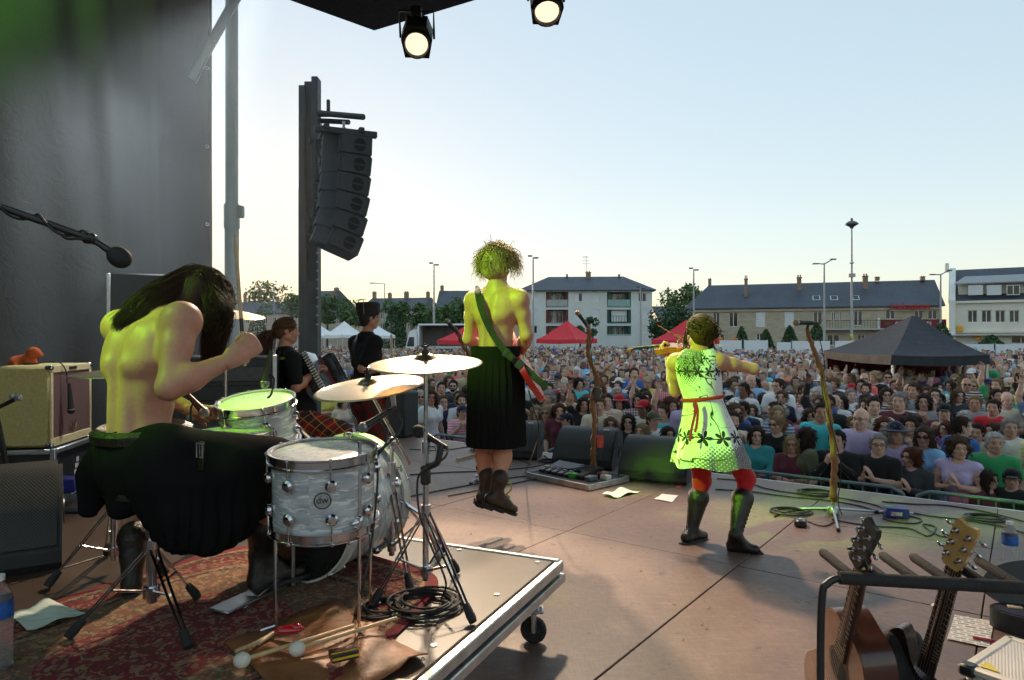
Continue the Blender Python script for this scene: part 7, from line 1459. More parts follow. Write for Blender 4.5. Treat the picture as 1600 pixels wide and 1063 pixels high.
# ---- wooden microphone stands
m,t=shader('driftwood'); v=t.co(scale=(1,1,.12)); n=t.noise(v,60,5,.6,.5); t.l.new(t.mix(t.noise(t.co(),9,3),t.ramp(n,[(.3,L(88,56,30)),(.7,L(168,118,70))]),L(128,88,52)),t.b.inputs['Base Color']); t.b.inputs['Roughness'].default_value=.6; t.bump(n,.6,.01); drift=m
def wood_stand(label,pts,d,rad,mic_tip,mic_back,base,legs,mlab,twig=None):
 o=thing('wooden_microphone_stand',label,'microphone stand',base,'wooden microphone stands'); p=[P(x,y,d) for x,y in pts]; p=[base+[0,0,.12]]+p
 q=catmull(p,8); n=len(q); q=q+.004*rng.normal(size=(n,3))*[1,1,0]; r=np.interp(np.linspace(0,1,n),np.linspace(0,1,len(rad)),rad)*(1+.09*np.sin(np.arange(n)*1.3)+.07*rng.normal(size=n)); mb=MB(); mb.tube(q,r,12); mb.build('branch',drift,o,180)
 mb=MB(); mb.cyl(base+[0,0,.02],base+[0,0,.16],.013,n=12); mb.lathe([(.001,.06),(.035,.05),(.045,.02),(.045,.0)],16,o=base+[0,0,.01]); mb.build('base',steel,o)
 for l in legs:mb=MB(); e=FL(*l,SZ+.012); mb.cyl(base+[0,0,.05],e,.0095,n=8); lg=mb.build('leg',steel,o); mb=MB(); dd=unit(e-base); mb.cyl(e-dd*.03,e+dd*.008,.013,n=8); mb.build('rubber_foot',rubber,lg)
 if twig:
  for tw in twig:mb=MB(); tq=catmull([P(x,y,d-.02) for x,y in tw],5); mb.tube(tq,np.linspace(.011,.004,len(tq)),8); mb.build('twig',drift if len(tw) < 4 else blackmetal,o)
 mic(mlab,mic_tip,mic_back,1.0,grill=mat('mic_grille_gold',L(150,140,110),.5,.6,.1,40,.5,900)); mb=MB(); dd=unit(mic_back-mic_tip); c=mic_tip+dd*.14; mb.cyl(c-dd*.03,c+dd*.03,.018,n=12); mb.tube([c,p[-1]],.011,8); mb.build('clip',blackmetal,o)
 cb=catmull([mic_tip+dd*.21,(mic_tip+dd*.24+p[-2])/2+[.02,-.03,-.05],p[-3]+[.03,-.03,0],p[len(p) // 2]+[-.035,-.03,0],p[2]+[.03,-.03,0],p[1]+[.02,-.04,-.05],base+[.05,-.04,.01]],8); mb=MB(); mb.tube(cb,.004,6); mb.build('cable',cablemat,o); return o
wood_stand('crooked driftwood microphone stand before the middle monitor wedge',[(927,700),(929,660),(925,625),(934,598),(924,570),(918,545),(922,522),(914,505)],6.7,[.03,.026,.024,.03,.022,.024,.02,.016],P(901,487,6.66),P(916,507,6.7),P(928,744,6.75)*[1,1,0]+[0,0,SZ],[(910,752),(950,748),(930,738)],'microphone on the crooked driftwood stand',twig=[[(936,595),(946,580),(957,568)],[(938,590),(947,610),(944,628)],[(921,520),(915,535),(909,534)]])
sk_=bpy.data.objects['wooden_microphone_stand']; V,F=sdf([el(P(932,612,6.66),(.05,.045,.055),None,0,.02),el(P(932,622,6.64),(.035,.035,.035),None,0,.02)]+[el(P(932+dx_,608+k*6,6.6),(.02,.02,.008),None,0,.01,-1) for k in range(3) for dx_ in (-3,3)],.009); link(raw_mesh('bone_ornament',V,F),'bone_ornament',mat('bone_dark',L(70,66,52),.6,0,.3,30),sk_,180)
mb=MB(); mb.box(P(938,690,6.6),(.06,.006,.12),.002); mb.build('tag',mat('tag_red',L(190,70,60),.6,0,.3,30),sk_)
wood_stand('tall smooth branch microphone stand near the barrier',[(1302,770),(1304,720),(1298,665),(1289,610),(1280,570),(1269,540),(1261,514)],5.35,[.026,.028,.024,.022,.02,.019,.015],P(1241,504,5.3),P(1275,505,5.36),FL(1302,804),[(1310,829),(1240,795),(1372,800)],'microphone on the tall smooth branch stand')
wood_stand('driftwood microphone stand mostly hidden behind the guitarist',[(750,700),(748,640),(746,590),(738,562),(724,540),(716,524),(711,512)],6.6,[.028,.026,.024,.024,.02,.018,.016],P(697,500,6.56),P(718,523,6.6),P(748,752,6.6)*[1,1,0]+[0,0,SZ],[(735,756),(768,752),(748,744)],'microphone poking out beside the guitarist elbow')
# ---- pedalboard
pb=thing('pedalboard','black pedalboard crowded with effect pedals before the central stand','pedalboard',FL(905,755)); q0,q1,q2,q3=FL(836,750),FL(936,772),FL(973,748),FL(866,733); ex_,ey_=q1-q0,q3-q0; Lx,Ly=np.linalg.norm(ex_),np.linalg.norm(ey_); Mp=frame(x=ex_,y=ey_,o=(q0+q1+q2+q3)/4)
mb=MB(Mp); mb.box((0,0,.025),(Lx,Ly,.04),.006); mb.build('board',blackpaint,pb)
for cc,sz in (((0,-Ly/2,.03),(Lx,.012,.055)),((0,Ly/2,.03),(Lx,.012,.055)),((-Lx/2,0,.03),(.012,Ly,.055)),((Lx/2,0,.03),(.012,Ly,.055))):mb=MB(Mp); mb.box(cc,sz,.003); mb.build('edge_trim',alu,pb)
mb=MB(Mp); mb.box((-.18,.06,.085),(.36,.16,.06),.01,m=frame(x=(1,0,0),y=(0,1,.25))); mb.build('multi_effect',mat('unit_dark',L(50,52,58),.4,0,.2,60),pb)
for k in range(5):mb=MB(Mp); mb.box((-.34+.085*k,-.11,.07),(.065,.10,.03),.006,m=frame(x=(1,0,0),y=(0,1,.2))); fo=mb.build('foot_switch',mat('switch_grey',L(70,66,62),.35,.5),pb); mb=MB(Mp); mb.box((-.34+.085*k,-.08,.095),(.05,.012,.012),.003); mb.build('switch_cap',steel,fo)
mb=MB(Mp); mb.box((.16,-.02,.09),(.09,.26,.05),.012,m=frame(x=(1,0,0),y=(0,1,.22))); mb.build('expression_pedal',rubber,pb)
for x,y,w,h,cc,nm in ((.06,-.12,.09,.07,L(60,170,60),'green_pedal'),(.27,-.1,.07,.12,L(90,100,116),'blue_pedal'),(.33,.04,.09,.07,L(214,212,204),'white_pedal'),(.25,.1,.07,.1,L(150,30,40),'red_pedal'),(.08,.08,.12,.12,L(76,80,84),'grey_pedal')):mb=MB(Mp); mb.box((x,y,.07),(w,h,.045),.006); p_=mb.build(nm,mat(nm,cc,.4,.1,.1),pb); mb=MB(Mp); mb.cyl((x,y-h*.25,.09),(x,y-h*.25,.105),.01,n=8); mb.build('switch_cap',chrome,p_)
for k in range(4):a=rng.uniform(-.1,.3,4); mb=MB(Mp); mb.tube(catmull([(a[0],-.05,.1),(a[1],.02,.15),(a[2],.08,.13),(a[3],.1,.1)],6),.004,6); mb.build('patch_cable',cablemat,pb)
di=thing('blue_direct_box','blue direct box among cables at the foot of the branch stand','direct box',FL(1400,808)); Md=rz_at(FL(1400,808),-.25); mb=MB(Md); mb.box((0,0,.04),(.16,.11,.07),.004); mb.build('body',mat('box_blue',(1,1,1)),di); mb=MB(Md); mb.box((-.01,-.0555,.036),(.08,.003,.03),.001); mb.build('badge',mat('badge_mixed',L(200,180,170),.5,0,.5,60),di); mb=MB(Md); mb.box((-.05,.02,.0765),(.05,.03,.003),.001); mb.build('tape',mat('tape_green',L(90,220,120),.6),di)
for s_ in (-1,1):mb=MB(Md); mb.cyl((s_*.08,0,.04),(s_*.12,0,.035),.009,n=8); mb.build('plug',steel,di)
tn=thing('tuner_pedal','small dark chrome pedal lying alone on the floor','pedal',FL(1251,822)); mb=MB(rz_at(FL(1251,822),-.4)); mb.box((0,0,.025),(.085,.115,.045),.01); mb.build('body',mat('pedal_dark',L(70,64,60),.25,.7),tn); mb=MB(rz_at(FL(1251,822),-.4)); mb.cyl((0,-.03,.048),(0,-.03,.062),.012,n=10); mb.build('switch_cap',chrome,tn)
pbl=thing('cable_clutter','small heap of adapters and tape behind the pedalboard','adapters',FL(905,738));
for x,y,cc,nm in ((898,733,L(50,60,140),'blue_box'),(912,732,L(190,150,90),'tape_roll'),(858,735,L(180,150,70),'yellow_plug')):mb=MB(rz_at(FL(x,y),.3)); mb.box((0,0,.025),(.09,.06,.05),.008); mb.build(nm,mat('clutter_'+nm,cc,.5),pbl)
white_p=mat('paper_white',L(226,222,218),.8,0,.04,20)
paper('crumpled white set list beside the pedalboard',[FL(941,775),FL(972,765),FL(1000,770),FL(960,780)],SZ,white_p,curl=.012); paper('flat white set list beside the violinist boot',[FL(1022,781),FL(1035,773),FL(1060,775),FL(1050,786)],SZ,white_p,curl=.002)
m,t=shader('patterned_paper'); v=t.co(rot=(0,0,.5)); ck=t.new('TexBrick',Scale=9.0); t.l.new(v,ck.inputs['Vector']); ck.inputs['Color1'].default_value=L(196,184,172); ck.inputs['Color2'].default_value=L(140,134,130); ck.inputs['Mortar'].default_value=L(226,218,208); ck.inputs['Mortar Size'].default_value=.05; t.l.new(ck.outputs[0],t.b.inputs['Base Color']); t.b.inputs['Roughness'].default_value=.7
paper('patterned card sheet on the floor behind the white case',[FL(1480,1000),FL(1492,962),FL(1553,972),FL(1546,1014)],SZ,m,curl=.001)
mb=MB(); mb.cyl(FL(1520,996,SZ+.012),FL(1562,1004,SZ+.012),.007,n=10); tag(mb.build('red_pen',mat('red_plastic',(1,1,1))),'red pen lying across the patterned card sheet','pen')
V,F=sdf([el(FL(1472,947,SZ+.012)+rng.normal(0,.012,3)*[1,1,.3],(.022,.018,.012),None,0,.01) for k in range(6)],.006); tag(link(raw_mesh('crumpled_tissue',V,F),'crumpled_tissue',white_p,None,180),'crumpled white tissue on the floor by the rack','tissue')
# ---- cables over the deck
def cable(label,pts,r=.0055):mb=MB(); mb.tube(catmull([FL(x,y,SZ+r+.001) for x,y in pts],7),r,6); return tag(mb.build('stage_cable',cablemat),label,'cable','cables on the stage')
for lab,pts in (('long cable from under the drums to the pedalboard',[(630,778),(680,768),(740,757),(790,748),(840,742)]),('cable curving behind the guitarist to the front wedge',[(640,742),(700,738),(760,736),(830,730),(868,720),(880,715)]),('thin cable along the stage front behind the speaker',[(640,702),(690,704),(745,698),(790,712),(830,726)]),('cable running from the violinist boots to the branch stand',[(1120,748),(1160,752),(1200,764),(1250,772),(1310,778),(1370,790),(1384,800)]),('second cable running beside it toward the branch stand',[(1118,765),(1170,768),(1230,776),(1290,782),(1340,790),(1382,803)]),
  ('cable from the blue box toward the picture edge',[(1418,800),(1450,806),(1500,812),(1560,822),(1610,836)]),('cable with plug running along the stage front',[(1378,784),(1430,788),(1480,790),(1540,800),(1600,815)]),('thin wire wandering below the blue box',[(1300,812),(1360,822),(1420,826),(1450,838),(1462,824),(1442,820),(1470,838),(1500,836)]),('cable from the branch stand foot toward the tuner pedal',[(1262,815),(1290,822),(1310,806),(1280,796),(1230,800),(1210,808)]),('looped cable end between blue box and bottle',[(1420,806),(1440,812),(1430,818),(1400,816),(1380,810)]),('cable behind the pedalboard feeding the wedge',[(840,742),(852,728),(866,735),(880,728),(862,720),(850,712)]),('pale cable from the pedalboard to the violinist wedge',[(955,745),(962,733),(980,730),(1000,742)]),('cable lying across the deck under the jumping guitarist',[(700,775),(760,764),(820,752),(850,748)])):cable(lab,pts)
for lab,px,py,r in (('cable coil on the deck beside the kilt',745,690,.16),('second cable coil just behind the guitarist leg',752,705,.13),('cable coil before the branch stand foot',1275,772,.16),('tangle of cable at the branch stand tripod',1235,802,.15),('cable coil near the picture edge behind the headstock',1540,812,.14),('cable coil before the second wedge',858,722,.11)):coil(lab,FL(px,py),r,0,5,sq=.8)
mb=MB(); mb.cyl(FL(714,718,SZ+.02),FL(742,711,SZ+.02),.014,n=10); tag(mb.build('wooden_rod',woodm),'short wooden rod lying on the deck beside the kilt','rod')
tb1=mat('tape_orange',L(226,80,50),.7)
for k,(px,py) in enumerate(((752,698),(976,745),(1066,757),(1060,761))):
 mb=MB(rz_at(FL(px,py,SZ+.003),.4*k)); mb.box((0,0,0),(.09,.04,.002)); tag(mb.build('tape_mark',tb1),['orange tape mark by the cable coil','orange tape mark at the middle wedge corner','orange tape mark under the violinist wedge','orange tape scrap beside the violinist wedge'][k],'tape','tape marks on the deck')
# ---- guitar rack with two guitars
gk=thing('guitar_rack','black tubular guitar rack with foam pegs','guitar rack',FL(1450,1063)*[1,1,0]+[0,0,SZ]); b0,b1=P(1311,903,1.92),P(1640,921,1.86)
mb=MB(); mb.cyl(b0,b1,.018,n=16); mb.build('top_bar',mat('foam_black',(.02,.019,.018),.8,0,.2,40,.4,200),gk)
fb=np.array([b0[0]-.02,b0[1],SZ+.0]); mb=MB(); mb.tube(catmull([[b0[0]-.055,b0[1]-.02,SZ+.02],[b0[0]-.052,b0[1],1.7],[b0[0]-.048,b0[1],b0[2]-.06],[b0[0]-.03,b0[1],b0[2]-.015],b0],6),.0105,12); mb.build('leg',blackmetal,gk)
mb=MB(); mb.tube([[b1[0]+.02,b1[1],SZ+.02],[b1[0]+.02,b1[1],b1[2]]],.0105,12); mb.build('leg',blackmetal,gk)
fd_=unit(np.cross(Z3,b1-b0)); 
for px,tilt in ((1337,0),(1388,0),(1440,0),(1492,0),(1547,0),(1600,0)):
 f=(px-1311)/(1640-1311); c=b0+(b1-b0)*f; mb=MB(); e=c+unit([-.16,1,.18])*.16; mb.tube([c,e-unit([-.16,1,.18])*.012,e],[.0135,.0135,.008],12); mb.build('peg',MATS['foam_black'],gk)
mb=MB(); mb.cyl([b0[0]-.05,b0[1]-.1,SZ+.12],[b1[0],b1[1]-.1,SZ+.12],.018,n=12); mb.build('lower_bar',MATS['foam_black'],gk)
def rack_guitar(label,headp,botp,nrm,body_m,head_m,s,acoustic):
 o=thing('rack_guitar',label,'guitar',[botp[0],botp[1],SZ],'guitars on the rack'); y=unit(headp-botp); M=frame(y=y,z=np.asarray(nrm,float),o=headp)
 Mh=M @ np.array(frame(x=(1,0,0),y=(0,1,-.2),o=(0,-.03,.004))); hm_=[(-.021,-.155),(.021,-.155),(.031,-.125),(.033,-.015),(.026,0),(0,-.006),(-.026,0),(-.033,-.015),(-.031,-.125)]; mb=MB(Mh); mb.prism(hm_,.014,np.array(frame(x=(1,0,0),y=(0,1,0),o=(0,0,-.014)))); hd=mb.build('headstock',head_m,o,30)
 for sx in (-1,1):
  for k in range(3):
   yy=-.115+.04*k; mb=MB(Mh); mb.cyl((sx*.018,yy,0),(sx*.018,yy,.022),.0042,n=8); mb.cyl((sx*.018,yy,0),(sx*.018,yy,.005),.0085,n=10); mb.build('tuning_post',chrome,hd)
   mb=MB(Mh); mb.cyl((sx*.03,yy,-.01),(sx*.045,yy,-.011),.0035,n=6); mb.ball((sx*.05,yy,-.011),(.010,.0075,.004),10); mb.build('tuning_key',chrome,hd)
 fbm=mat('fretboard',L(40,28,22),.5,0,.15,20); nl=.42 if acoustic else .5; mb=MB(M); mb.prism([(-.022,-.185),(-.028,-.185-nl),(.028,-.185-nl),(.022,-.185)],.008,np.array(frame(x=(1,0,0),y=(0,1,0),o=(0,0,.006)))); nk=mb.build('neck',fbm,o); mb=MB(M); mb.tube([(0,-.17,.0),(0,-.3,.0),(0,-.185-nl+.06,-.002)],[.017,.019,.022],12); mb.build('neck_back',body_m,nk)
 mb=MB(M); mb.box((0,-.184,.013),(.046,.006,.008),.001); mb.build('nut',mat('nut_bone',L(214,190,130),.5),nk)
 L0=.65 if not acoustic else .645
 for k in range(1,19):
  yk=-.185-L0*(1-2 ** (-k/12))
  if-yk-.185 < nl:mb=MB(M); mb.box((0,yk,.0148),(.05,.002,.002)); mb.build('fret',mat('fret_wire',(.75,.68,.5),.3,1.0,.05),nk)
 for k in range(6):xx=-.0175+.007*k; mb=MB(M); mb.tube([(xx,-.18,.017),(xx*1.3,-.185-L0,.022)],.0007,4); mb.build('string',steel,nk)
 bc_=-.185-nl-(.13 if acoustic else .1)
 if acoustic:out=catmull([(0,.22),(.09,.21),(.145,.12),(.125,.02),(.14,-.06),(.19,-.16),(.17,-.27),(.08,-.32),(0,-.33),(-.08,-.32),(-.17,-.27),(-.19,-.16),(-.14,-.06),(-.125,.02),(-.145,.12),(-.09,.21)],4,True)
 else:out=catmull([(.04,.1),(.09,.2),(.14,.16),(.12,.04),(.13,-.06),(.17,-.16),(.15,-.27),(.06,-.31),(-.06,-.31),(-.15,-.27),(-.17,-.16),(-.13,-.06),(-.12,.04),(-.15,.16),(-.1,.24),(-.04,.12)],4,True)
 dp=.10 if acoustic else .042; I=np.eye(4); I[1,3]=bc_+(.03 if acoustic else-.05); I[2,3]=-dp+.004; mb=MB(M); mb.prism([tuple(q) for q in out],dp,I); bd=mb.build('body',body_m,o,40)
 if acoustic:
  mb=MB(M); mb.prism([tuple(q*.985) for q in out],.003,I+np.array([[0]*4,[0]*4,[0,0,0,dp-.001],[0]*4])); mb.build('soundboard',mat('spruce_top',L(122,70,38),.4,0,.12,12,coat=.4),bd,40); mb=MB(M); mb.lathe([(.001,0),(.05,0)],24,o=(0,bc_+.08,.0085)); mb.build('sound_hole',darkhole,bd); mb=MB(M); mb.lathe([(.052,0),(.062,.0)],24,o=(0,bc_+.08,.0088)); mb.build('rosette',mat('rosette',L(50,34,26),.4),bd)
  mb=MB(M); mb.box((0,bc_-.17,.012),(.15,.03,.012),.004); mb.build('bridge',fbm,bd)
 else:
  for yy in (-.05,-.14):mb=MB(M); mb.box((0,bc_+yy,.008),(.075,.03,.014),.004); mb.build('pickup',blackmetal,bd)
 return o
hp=P(1368,806,1.86); rack_guitar('brown acoustic guitar with dark headstock on the rack',hp,P(1292,1134,2.35),unit([-.94,-.2,.25]),mat('mahogany',L(74,38,24),.35,0,.2,10,coat=.5),mat('headstock_black',L(46,46,44),.35,0,.15),1,True)
hp=P(1517,806,1.86); rack_guitar('dark electric guitar with pale headstock on the rack',hp,P(1425,1134,2.35),unit([-.75,-.55,.3]),mat('body_black',L(40,26,22),.3,0,.2,coat=.5),mat('headstock_maple',L(196,156,96),.3,0,.15,12,coat=.5),1,False)
gb_=mat('gigbag_black',(.016,.016,.017),.8,0,.2,10,.3,100); V,F=sdf([rc(P(1403,1004,2.3),P(1380,1110,2.3),.035,.07,0,.03),rc(P(1396,996,2.3),P(1424,1000,2.32),.03,.03,0,.03),rc(P(1424,1000,2.3),P(1424,1100,2.3),.03,.06,0,.03)],.012); tag(link(raw_mesh('guitar_gigbag',V,F),'guitar_gigbag',gb_,None,180),'black padded gig bag between the two racked guitars','gig bag')
# white case and open black case in the corner
wc=thing('white_case','white ribbed flight case with yellow diamond sticker in the corner','flight case',FL(1600,1063)*[1,1,0]+[0,0,SZ]); ct=1.60; q0,q1=FL(1508,1041,ct),FL(1576,996,ct); e1=unit(q1-q0); e2=unit(np.array([e1[1],-e1[0],0])); Mw=frame(x=e2,y=e1,o=[q0[0],q0[1],SZ]); ly=np.linalg.norm(q1-q0)
m,t=shader('case_ribbed'); w_=t.new('TexWave',Scale=34.0); t.l.new(t.co(rot=(0,0,.62)),w_.inputs['Vector']); t.l.new(t.mix(t.noise(t.co(),12,4),L(222,212,202),L(190,180,170)),t.b.inputs['Base Color']); t.b.inputs['Roughness'].default_value=.5; t.bump(w_.outputs[1],.4,.004); ribbed=m
mb=MB(Mw); mb.box((.25,ly/2,(ct-SZ)/2),(.5,ly,ct-SZ),.012); mb.build('lid',ribbed,wc)
for cc,sz in (((.25,.004,ct-SZ-.006),(.5,.03,.022)),((.004,ly/2,ct-SZ-.006),(.03,ly,.022)),((.25,ly-.004,ct-SZ-.006),(.5,.03,.022))):mb=MB(Mw); mb.box(cc,sz,.004); mb.build('edge',mat('edge_cream',L(214,204,190),.5),wc)
mb=MB(Mw); mb.box((.008,.008,ct-SZ-.01),(.05,.05,.04),.008); mb.build('corner_cap',blackmetal,wc)
yst=mat('sticker_yellow',L(222,172,70),.5,0,.1); mb=MB(Mw); mb.prism([(-.09,0),(0,-.055),(.09,0),(0,.055)],.0015,np.array(frame(x=(1,0,0),y=(0,1,0),o=(.21,ly*.52,ct-SZ+.0025))) @ np.array(rz_at((0,0,0),.95))); st_=mb.build('sticker',yst,wc)
mb=MB(Mw); mb.prism([tuple(q) for q in catmull([(-.03,.0),(-.01,.012),(.02,.006),(.03,-.006),(.0,-.004),(-.015,-.012)][::-1],4,True)],.0015,np.array(frame(x=(1,0,0),y=(0,1,0),o=(.21,ly*.52,ct-SZ+.0045)))); mb.build('animal_mark',blackmetal,st_)
mb=MB(Mw); mb.prism([(.03,.03),(.09,.035),(.035,.09)],.0015,np.array(frame(x=(1,0,0),y=(0,1,0),o=(0,0,ct-SZ+.0025)))); mb.build('corner_sticker',mat('sticker_lemon',L(214,190,60),.5),wc)
bc=thing('open_instrument_case','small black hard case lying open beside the patterned card','instrument case',FL(1600,985)); c=FL(1655,990); bo2=[(.28*math.cos(q),.13*math.sin(q)) for q in np.linspace(0,6.283,28,endpoint=False)]
mb=MB(rz_at(c,-.3)); mb.prism(bo2,.09,np.eye(4)); mb.build('tray',mat('case_black',(1,1,1)),bc); mb=MB(rz_at(c,-.3)); mb.prism([(a*.92,b*.9) for a,b in bo2],.004,np.array(frame(x=(1,0,0),y=(0,1,0),o=(0,0,.089)))); mb.build('lining',mat('lining_blue',L(30,34,58),.9),bc)
mb=MB(rz_at(c,-.3)); mb.prism(bo2,.07,np.array(frame(x=(1,0,0),y=(0,.25,1),o=(0,.17,.16)))); mb.build('lid',mat('case_black',(1,1,1)),bc)
mb=MB(rz_at(c,-.3)); mb.box((-.17,.02,.097),(.06,.03,.008),.002); mb.build('label_strip',mat('wood_pale',L(190,170,140),.6),bc)
# pale sheet on a music stand at the picture edge
mu=thing('music_stand','pale board of a music stand cut by the picture edge','music stand',[2.15,2.4,SZ]); cc=P(1648,655,2.5); mb=MB(frame(x=unit([1,.1,0]),z=unit([0,-1,.35]),o=cc) @ np.array(rz_at((0,0,0),.62))); mb.box((0,0,0),(.16,.17,.008),.003); mb.build('board',mat('board_pale',L(206,208,180),.7,0,.05),mu); mb=MB(); mb.cyl([cc[0],cc[1]+.05,SZ+.02],cc+[0,.02,0],.01,n=10); mb.build('pole',blackmetal,mu)
for k in range(3):mb=MB(); mb.cyl([cc[0],cc[1]+.05,SZ+.15],[cc[0]+.25*math.cos(k*2.1),cc[1]+.05+.25*math.sin(k*2.1),SZ+.01],.008,n=8); mb.build('leg',blackmetal,mu)
# =================================================================== BARRIERS AND CROWD
bar_m=mat('barrier_green',L(112,126,132),.5,.3,.15,6)
def barrier(label,s0,s1,a):
 w=s1-s0-.06; M=frame(x=S3,y=A3,o=ST((s0+s1)/2,a,-SZ)); o=thing('crowd_barrier',label,'barrier',M[:3,3],'barriers along the stage front'); h=w/2
 pts=[(-h,0,.22),(-h,0,.95),(-h+.04,0,1.05),(-h+.15,0,1.10),(h-.15,0,1.10),(h-.04,0,1.05),(h,0,.95),(h,0,.22)]
 mb=MB(M); mb.tube(pts+[(h,0,.2),(-h,0,.2)],.021,8,closed=True); mb.build('frame',bar_m,o)
 for k in range(1,16):mb=MB(M); x=-h+2*h*k/16; mb.cyl((x,0,.2),(x,0,1.09),.008,n=6); mb.build('bar',bar_m,o)
 for x in (-h*.7,h*.7):mb=MB(M); mb.tube([(x,-.3,.01),(x,0,.2),(x,.3,.01)],.018,6); mb.build('foot',bar_m,o)
for k,lab in enumerate(('barrier nearest the picture edge under the cap wearer','barrier before the clapping people by the branch stand','barrier behind the violinist boots','barrier hidden behind the middle wedges','barrier behind the jumping guitarist','barrier behind the cymbals')):barrier(lab,.1-2.3*k-1.05,.1-2.3*k+1.25,8.2)
HC=np.array([0,.02,1.60]); CH=np.eye(4); CH[:3,3]=HC
def pose(kind,fem,hy=0.):
 w=.165 if fem else .185; j=dict(pelvis=(0,0,.95),chest=(0,0,1.27),neck=(0,0,1.435),head=HC,headf=(0,1,0),headu=(0,0,1),shl=(-w,0,1.385),shr=(w,0,1.385),hil=(-.09,0,.9),hir=(.09,0,.9),knl=(-.1,.02,.48),knr=(.1,.02,.48),anl=(-.1,-.02,.09),anr=(.1,-.02,.09),tol=(-.11,.13,.04),tor=(.11,.13,.04),
  ell=(-w-.06,-.04,1.13),elr=(w+.06,-.04,1.13),wrl=(-w-.05,.08,.90),wrr=(w+.05,.08,.90)); hd=[((-w-.05,.08,.9),(0,.25,-1),(1,0,0),.3,-1),((w+.05,.08,.9),(0,.25,-1),(-1,0,0),.3,1)]
 if kind==1:j.update(ell=(-w-.07,.06,1.14),elr=(w+.07,.06,1.14),wrl=(-.055,.27,1.22),wrr=(.05,.27,1.20)); hd=[(j['wrl'],(.25,.35,.9),(1,0,0),.15,-1),(j['wrr'],(-.25,.45,.85),(-1,0,0),.12,1)]
 if kind==2:j.update(ell=(-w-.06,.1,1.13),elr=(w+.06,.1,1.13),wrl=(.03,.26,1.10),wrr=(-.03,.25,1.13)); hd=[(j['wrl'],(1,.1,.1),(0,-1,0),.5,-1),(j['wrr'],(-1,.1,.1),(0,-1,0),.5,1)]
 if kind==3:j.update(elr=(w+.10,.03,1.62),wrr=(w+.05,.06,1.87)); hd[1]=(j['wrr'],(-.15,.1,1),(0,1,0),.35,1)
 if kind==4:j.update(ell=(-w-.05,.12,1.16),elr=(w+.05,.12,1.16),wrl=(-.06,.27,1.36),wrr=(.06,.27,1.36)); hd=[(j['wrl'],(.35,.3,.9),(.5,-.8,0),.7,-1),(j['wrr'],(-.35,.3,.9),(-.5,-.8,0),.7,1)]
 c_,s_=math.cos(hy),math.sin(hy); j['head']=(-.02*s_,.02*c_,1.60); j['headf']=(-s_,c_,0); return {k:np.array(v,float) for k,v in j.items()},hd
def cgrid(prims,st=.028,f=.0095):
 lo,hi=bounds(prims,.05); return [axis(lo[0],hi[0],st,(-.095,.095,f)),axis(lo[1],hi[1],st,(-.1,.14,f)),axis(lo[2],hi[2],st,(1.46,1.75,f))]
BODY,TEE,LONG,TANK={},{},{},{}
def shirt_prims(J,fem,sl,g=.02,heavy=1.0):
 T=[p for p in figure(J,fem,1.0,heavy,legs=False,head=False,arms=(False,False)) if p[-1] > 0]; T=[(p[0],p[1],p[2]+g if p[0]=='e' else p[2],*((p[3]+g,p[4]+g) if p[0]=='c' else (p[3],p[4])),*p[5:]) for p in T]
 T.append(el((0,.035,1.515),(.078,.085,.085 if not fem else .10),None,0,.02,-1)); T.append(el((0,0,.9),(.175*heavy,.135*heavy,.13),None,0,.05))
 for q in 'lr':
  a,b,c=J['sh'+q],J['el'+q],J['wr'+q]; T.append(rc(a,a+(b-a)*min(sl,1),.072,.066 if sl < 1 else .058,21,.03))
  if sl > 1:T.append(rc(b,b+(c-b)*.93,.058,.042,21,.03))
 return T
for fem in (False,True):
 for k in range(5):
  J,hd=pose(k,fem)
  hs_=[hand_prims(hand_frame(np.array(h[0]),np.array(h[1],float),np.array(h[2],float)),h[3],.4,mirror=h[4],s=.95) for h in hd]
  for hy in (0.,.5,-.5) if k < 2 else (0.,.35):
   Jh,_=pose(k,fem,hy); pr=figure(Jh,fem,1.0,1.0 if not fem else .92); me=body_mesh('person',pr,cgrid(pr),head_frame(Jh),hs_,.98,.0075); me.materials.append(skin_crowd); me.shade_smooth(); BODY.setdefault((fem,k),[]).append((me,hy))
  for D_,sl in ((TEE,.62),(LONG,1.5))+(((TANK,.02),) if fem else ()):
   V,F=sdf(shirt_prims(J,fem,sl,.018,1.0 if not fem else .93),.026); D_[fem,k]=raw_mesh('shirt',V,F); D_[fem,k].materials.append(None); D_[fem,k].shade_smooth()
J,_=pose(0,False); pr=[el((0,0,.93),(.172,.13,.12),None,0,.04)]
for q in 'lr':pr += [rc(J['hi'+q],J['kn'+q],.105,.08,0,.03),rc(J['kn'+q],J['an'+q],.08,.062,0,.03)]
V,F=sdf(pr,.03); TROU=raw_mesh('trousers',V,F); TROU.materials.append(cloth_crowd); TROU.shade_smooth()
V,F=sdf([rc(J['an'+q]-np.array([0,.03,.04]),J['to'+q],.05,.042,0,.02) for q in 'l'] ,.02); V2_,F2_=V*[-1,1,1],F[:,::-1]; SHOE=raw_mesh('shoes',np.concatenate([V,V2_]),np.concatenate([F,F2_+len(V)])); SHOE.materials.append(rubber); SHOE.shade_smooth()
h_=lambda x,y,z:HC+np.array([x,y,z]); cut=[bxs(h_(0,.13,-.03),(.06,.064,.098),.03,None,0,.012,-1)]
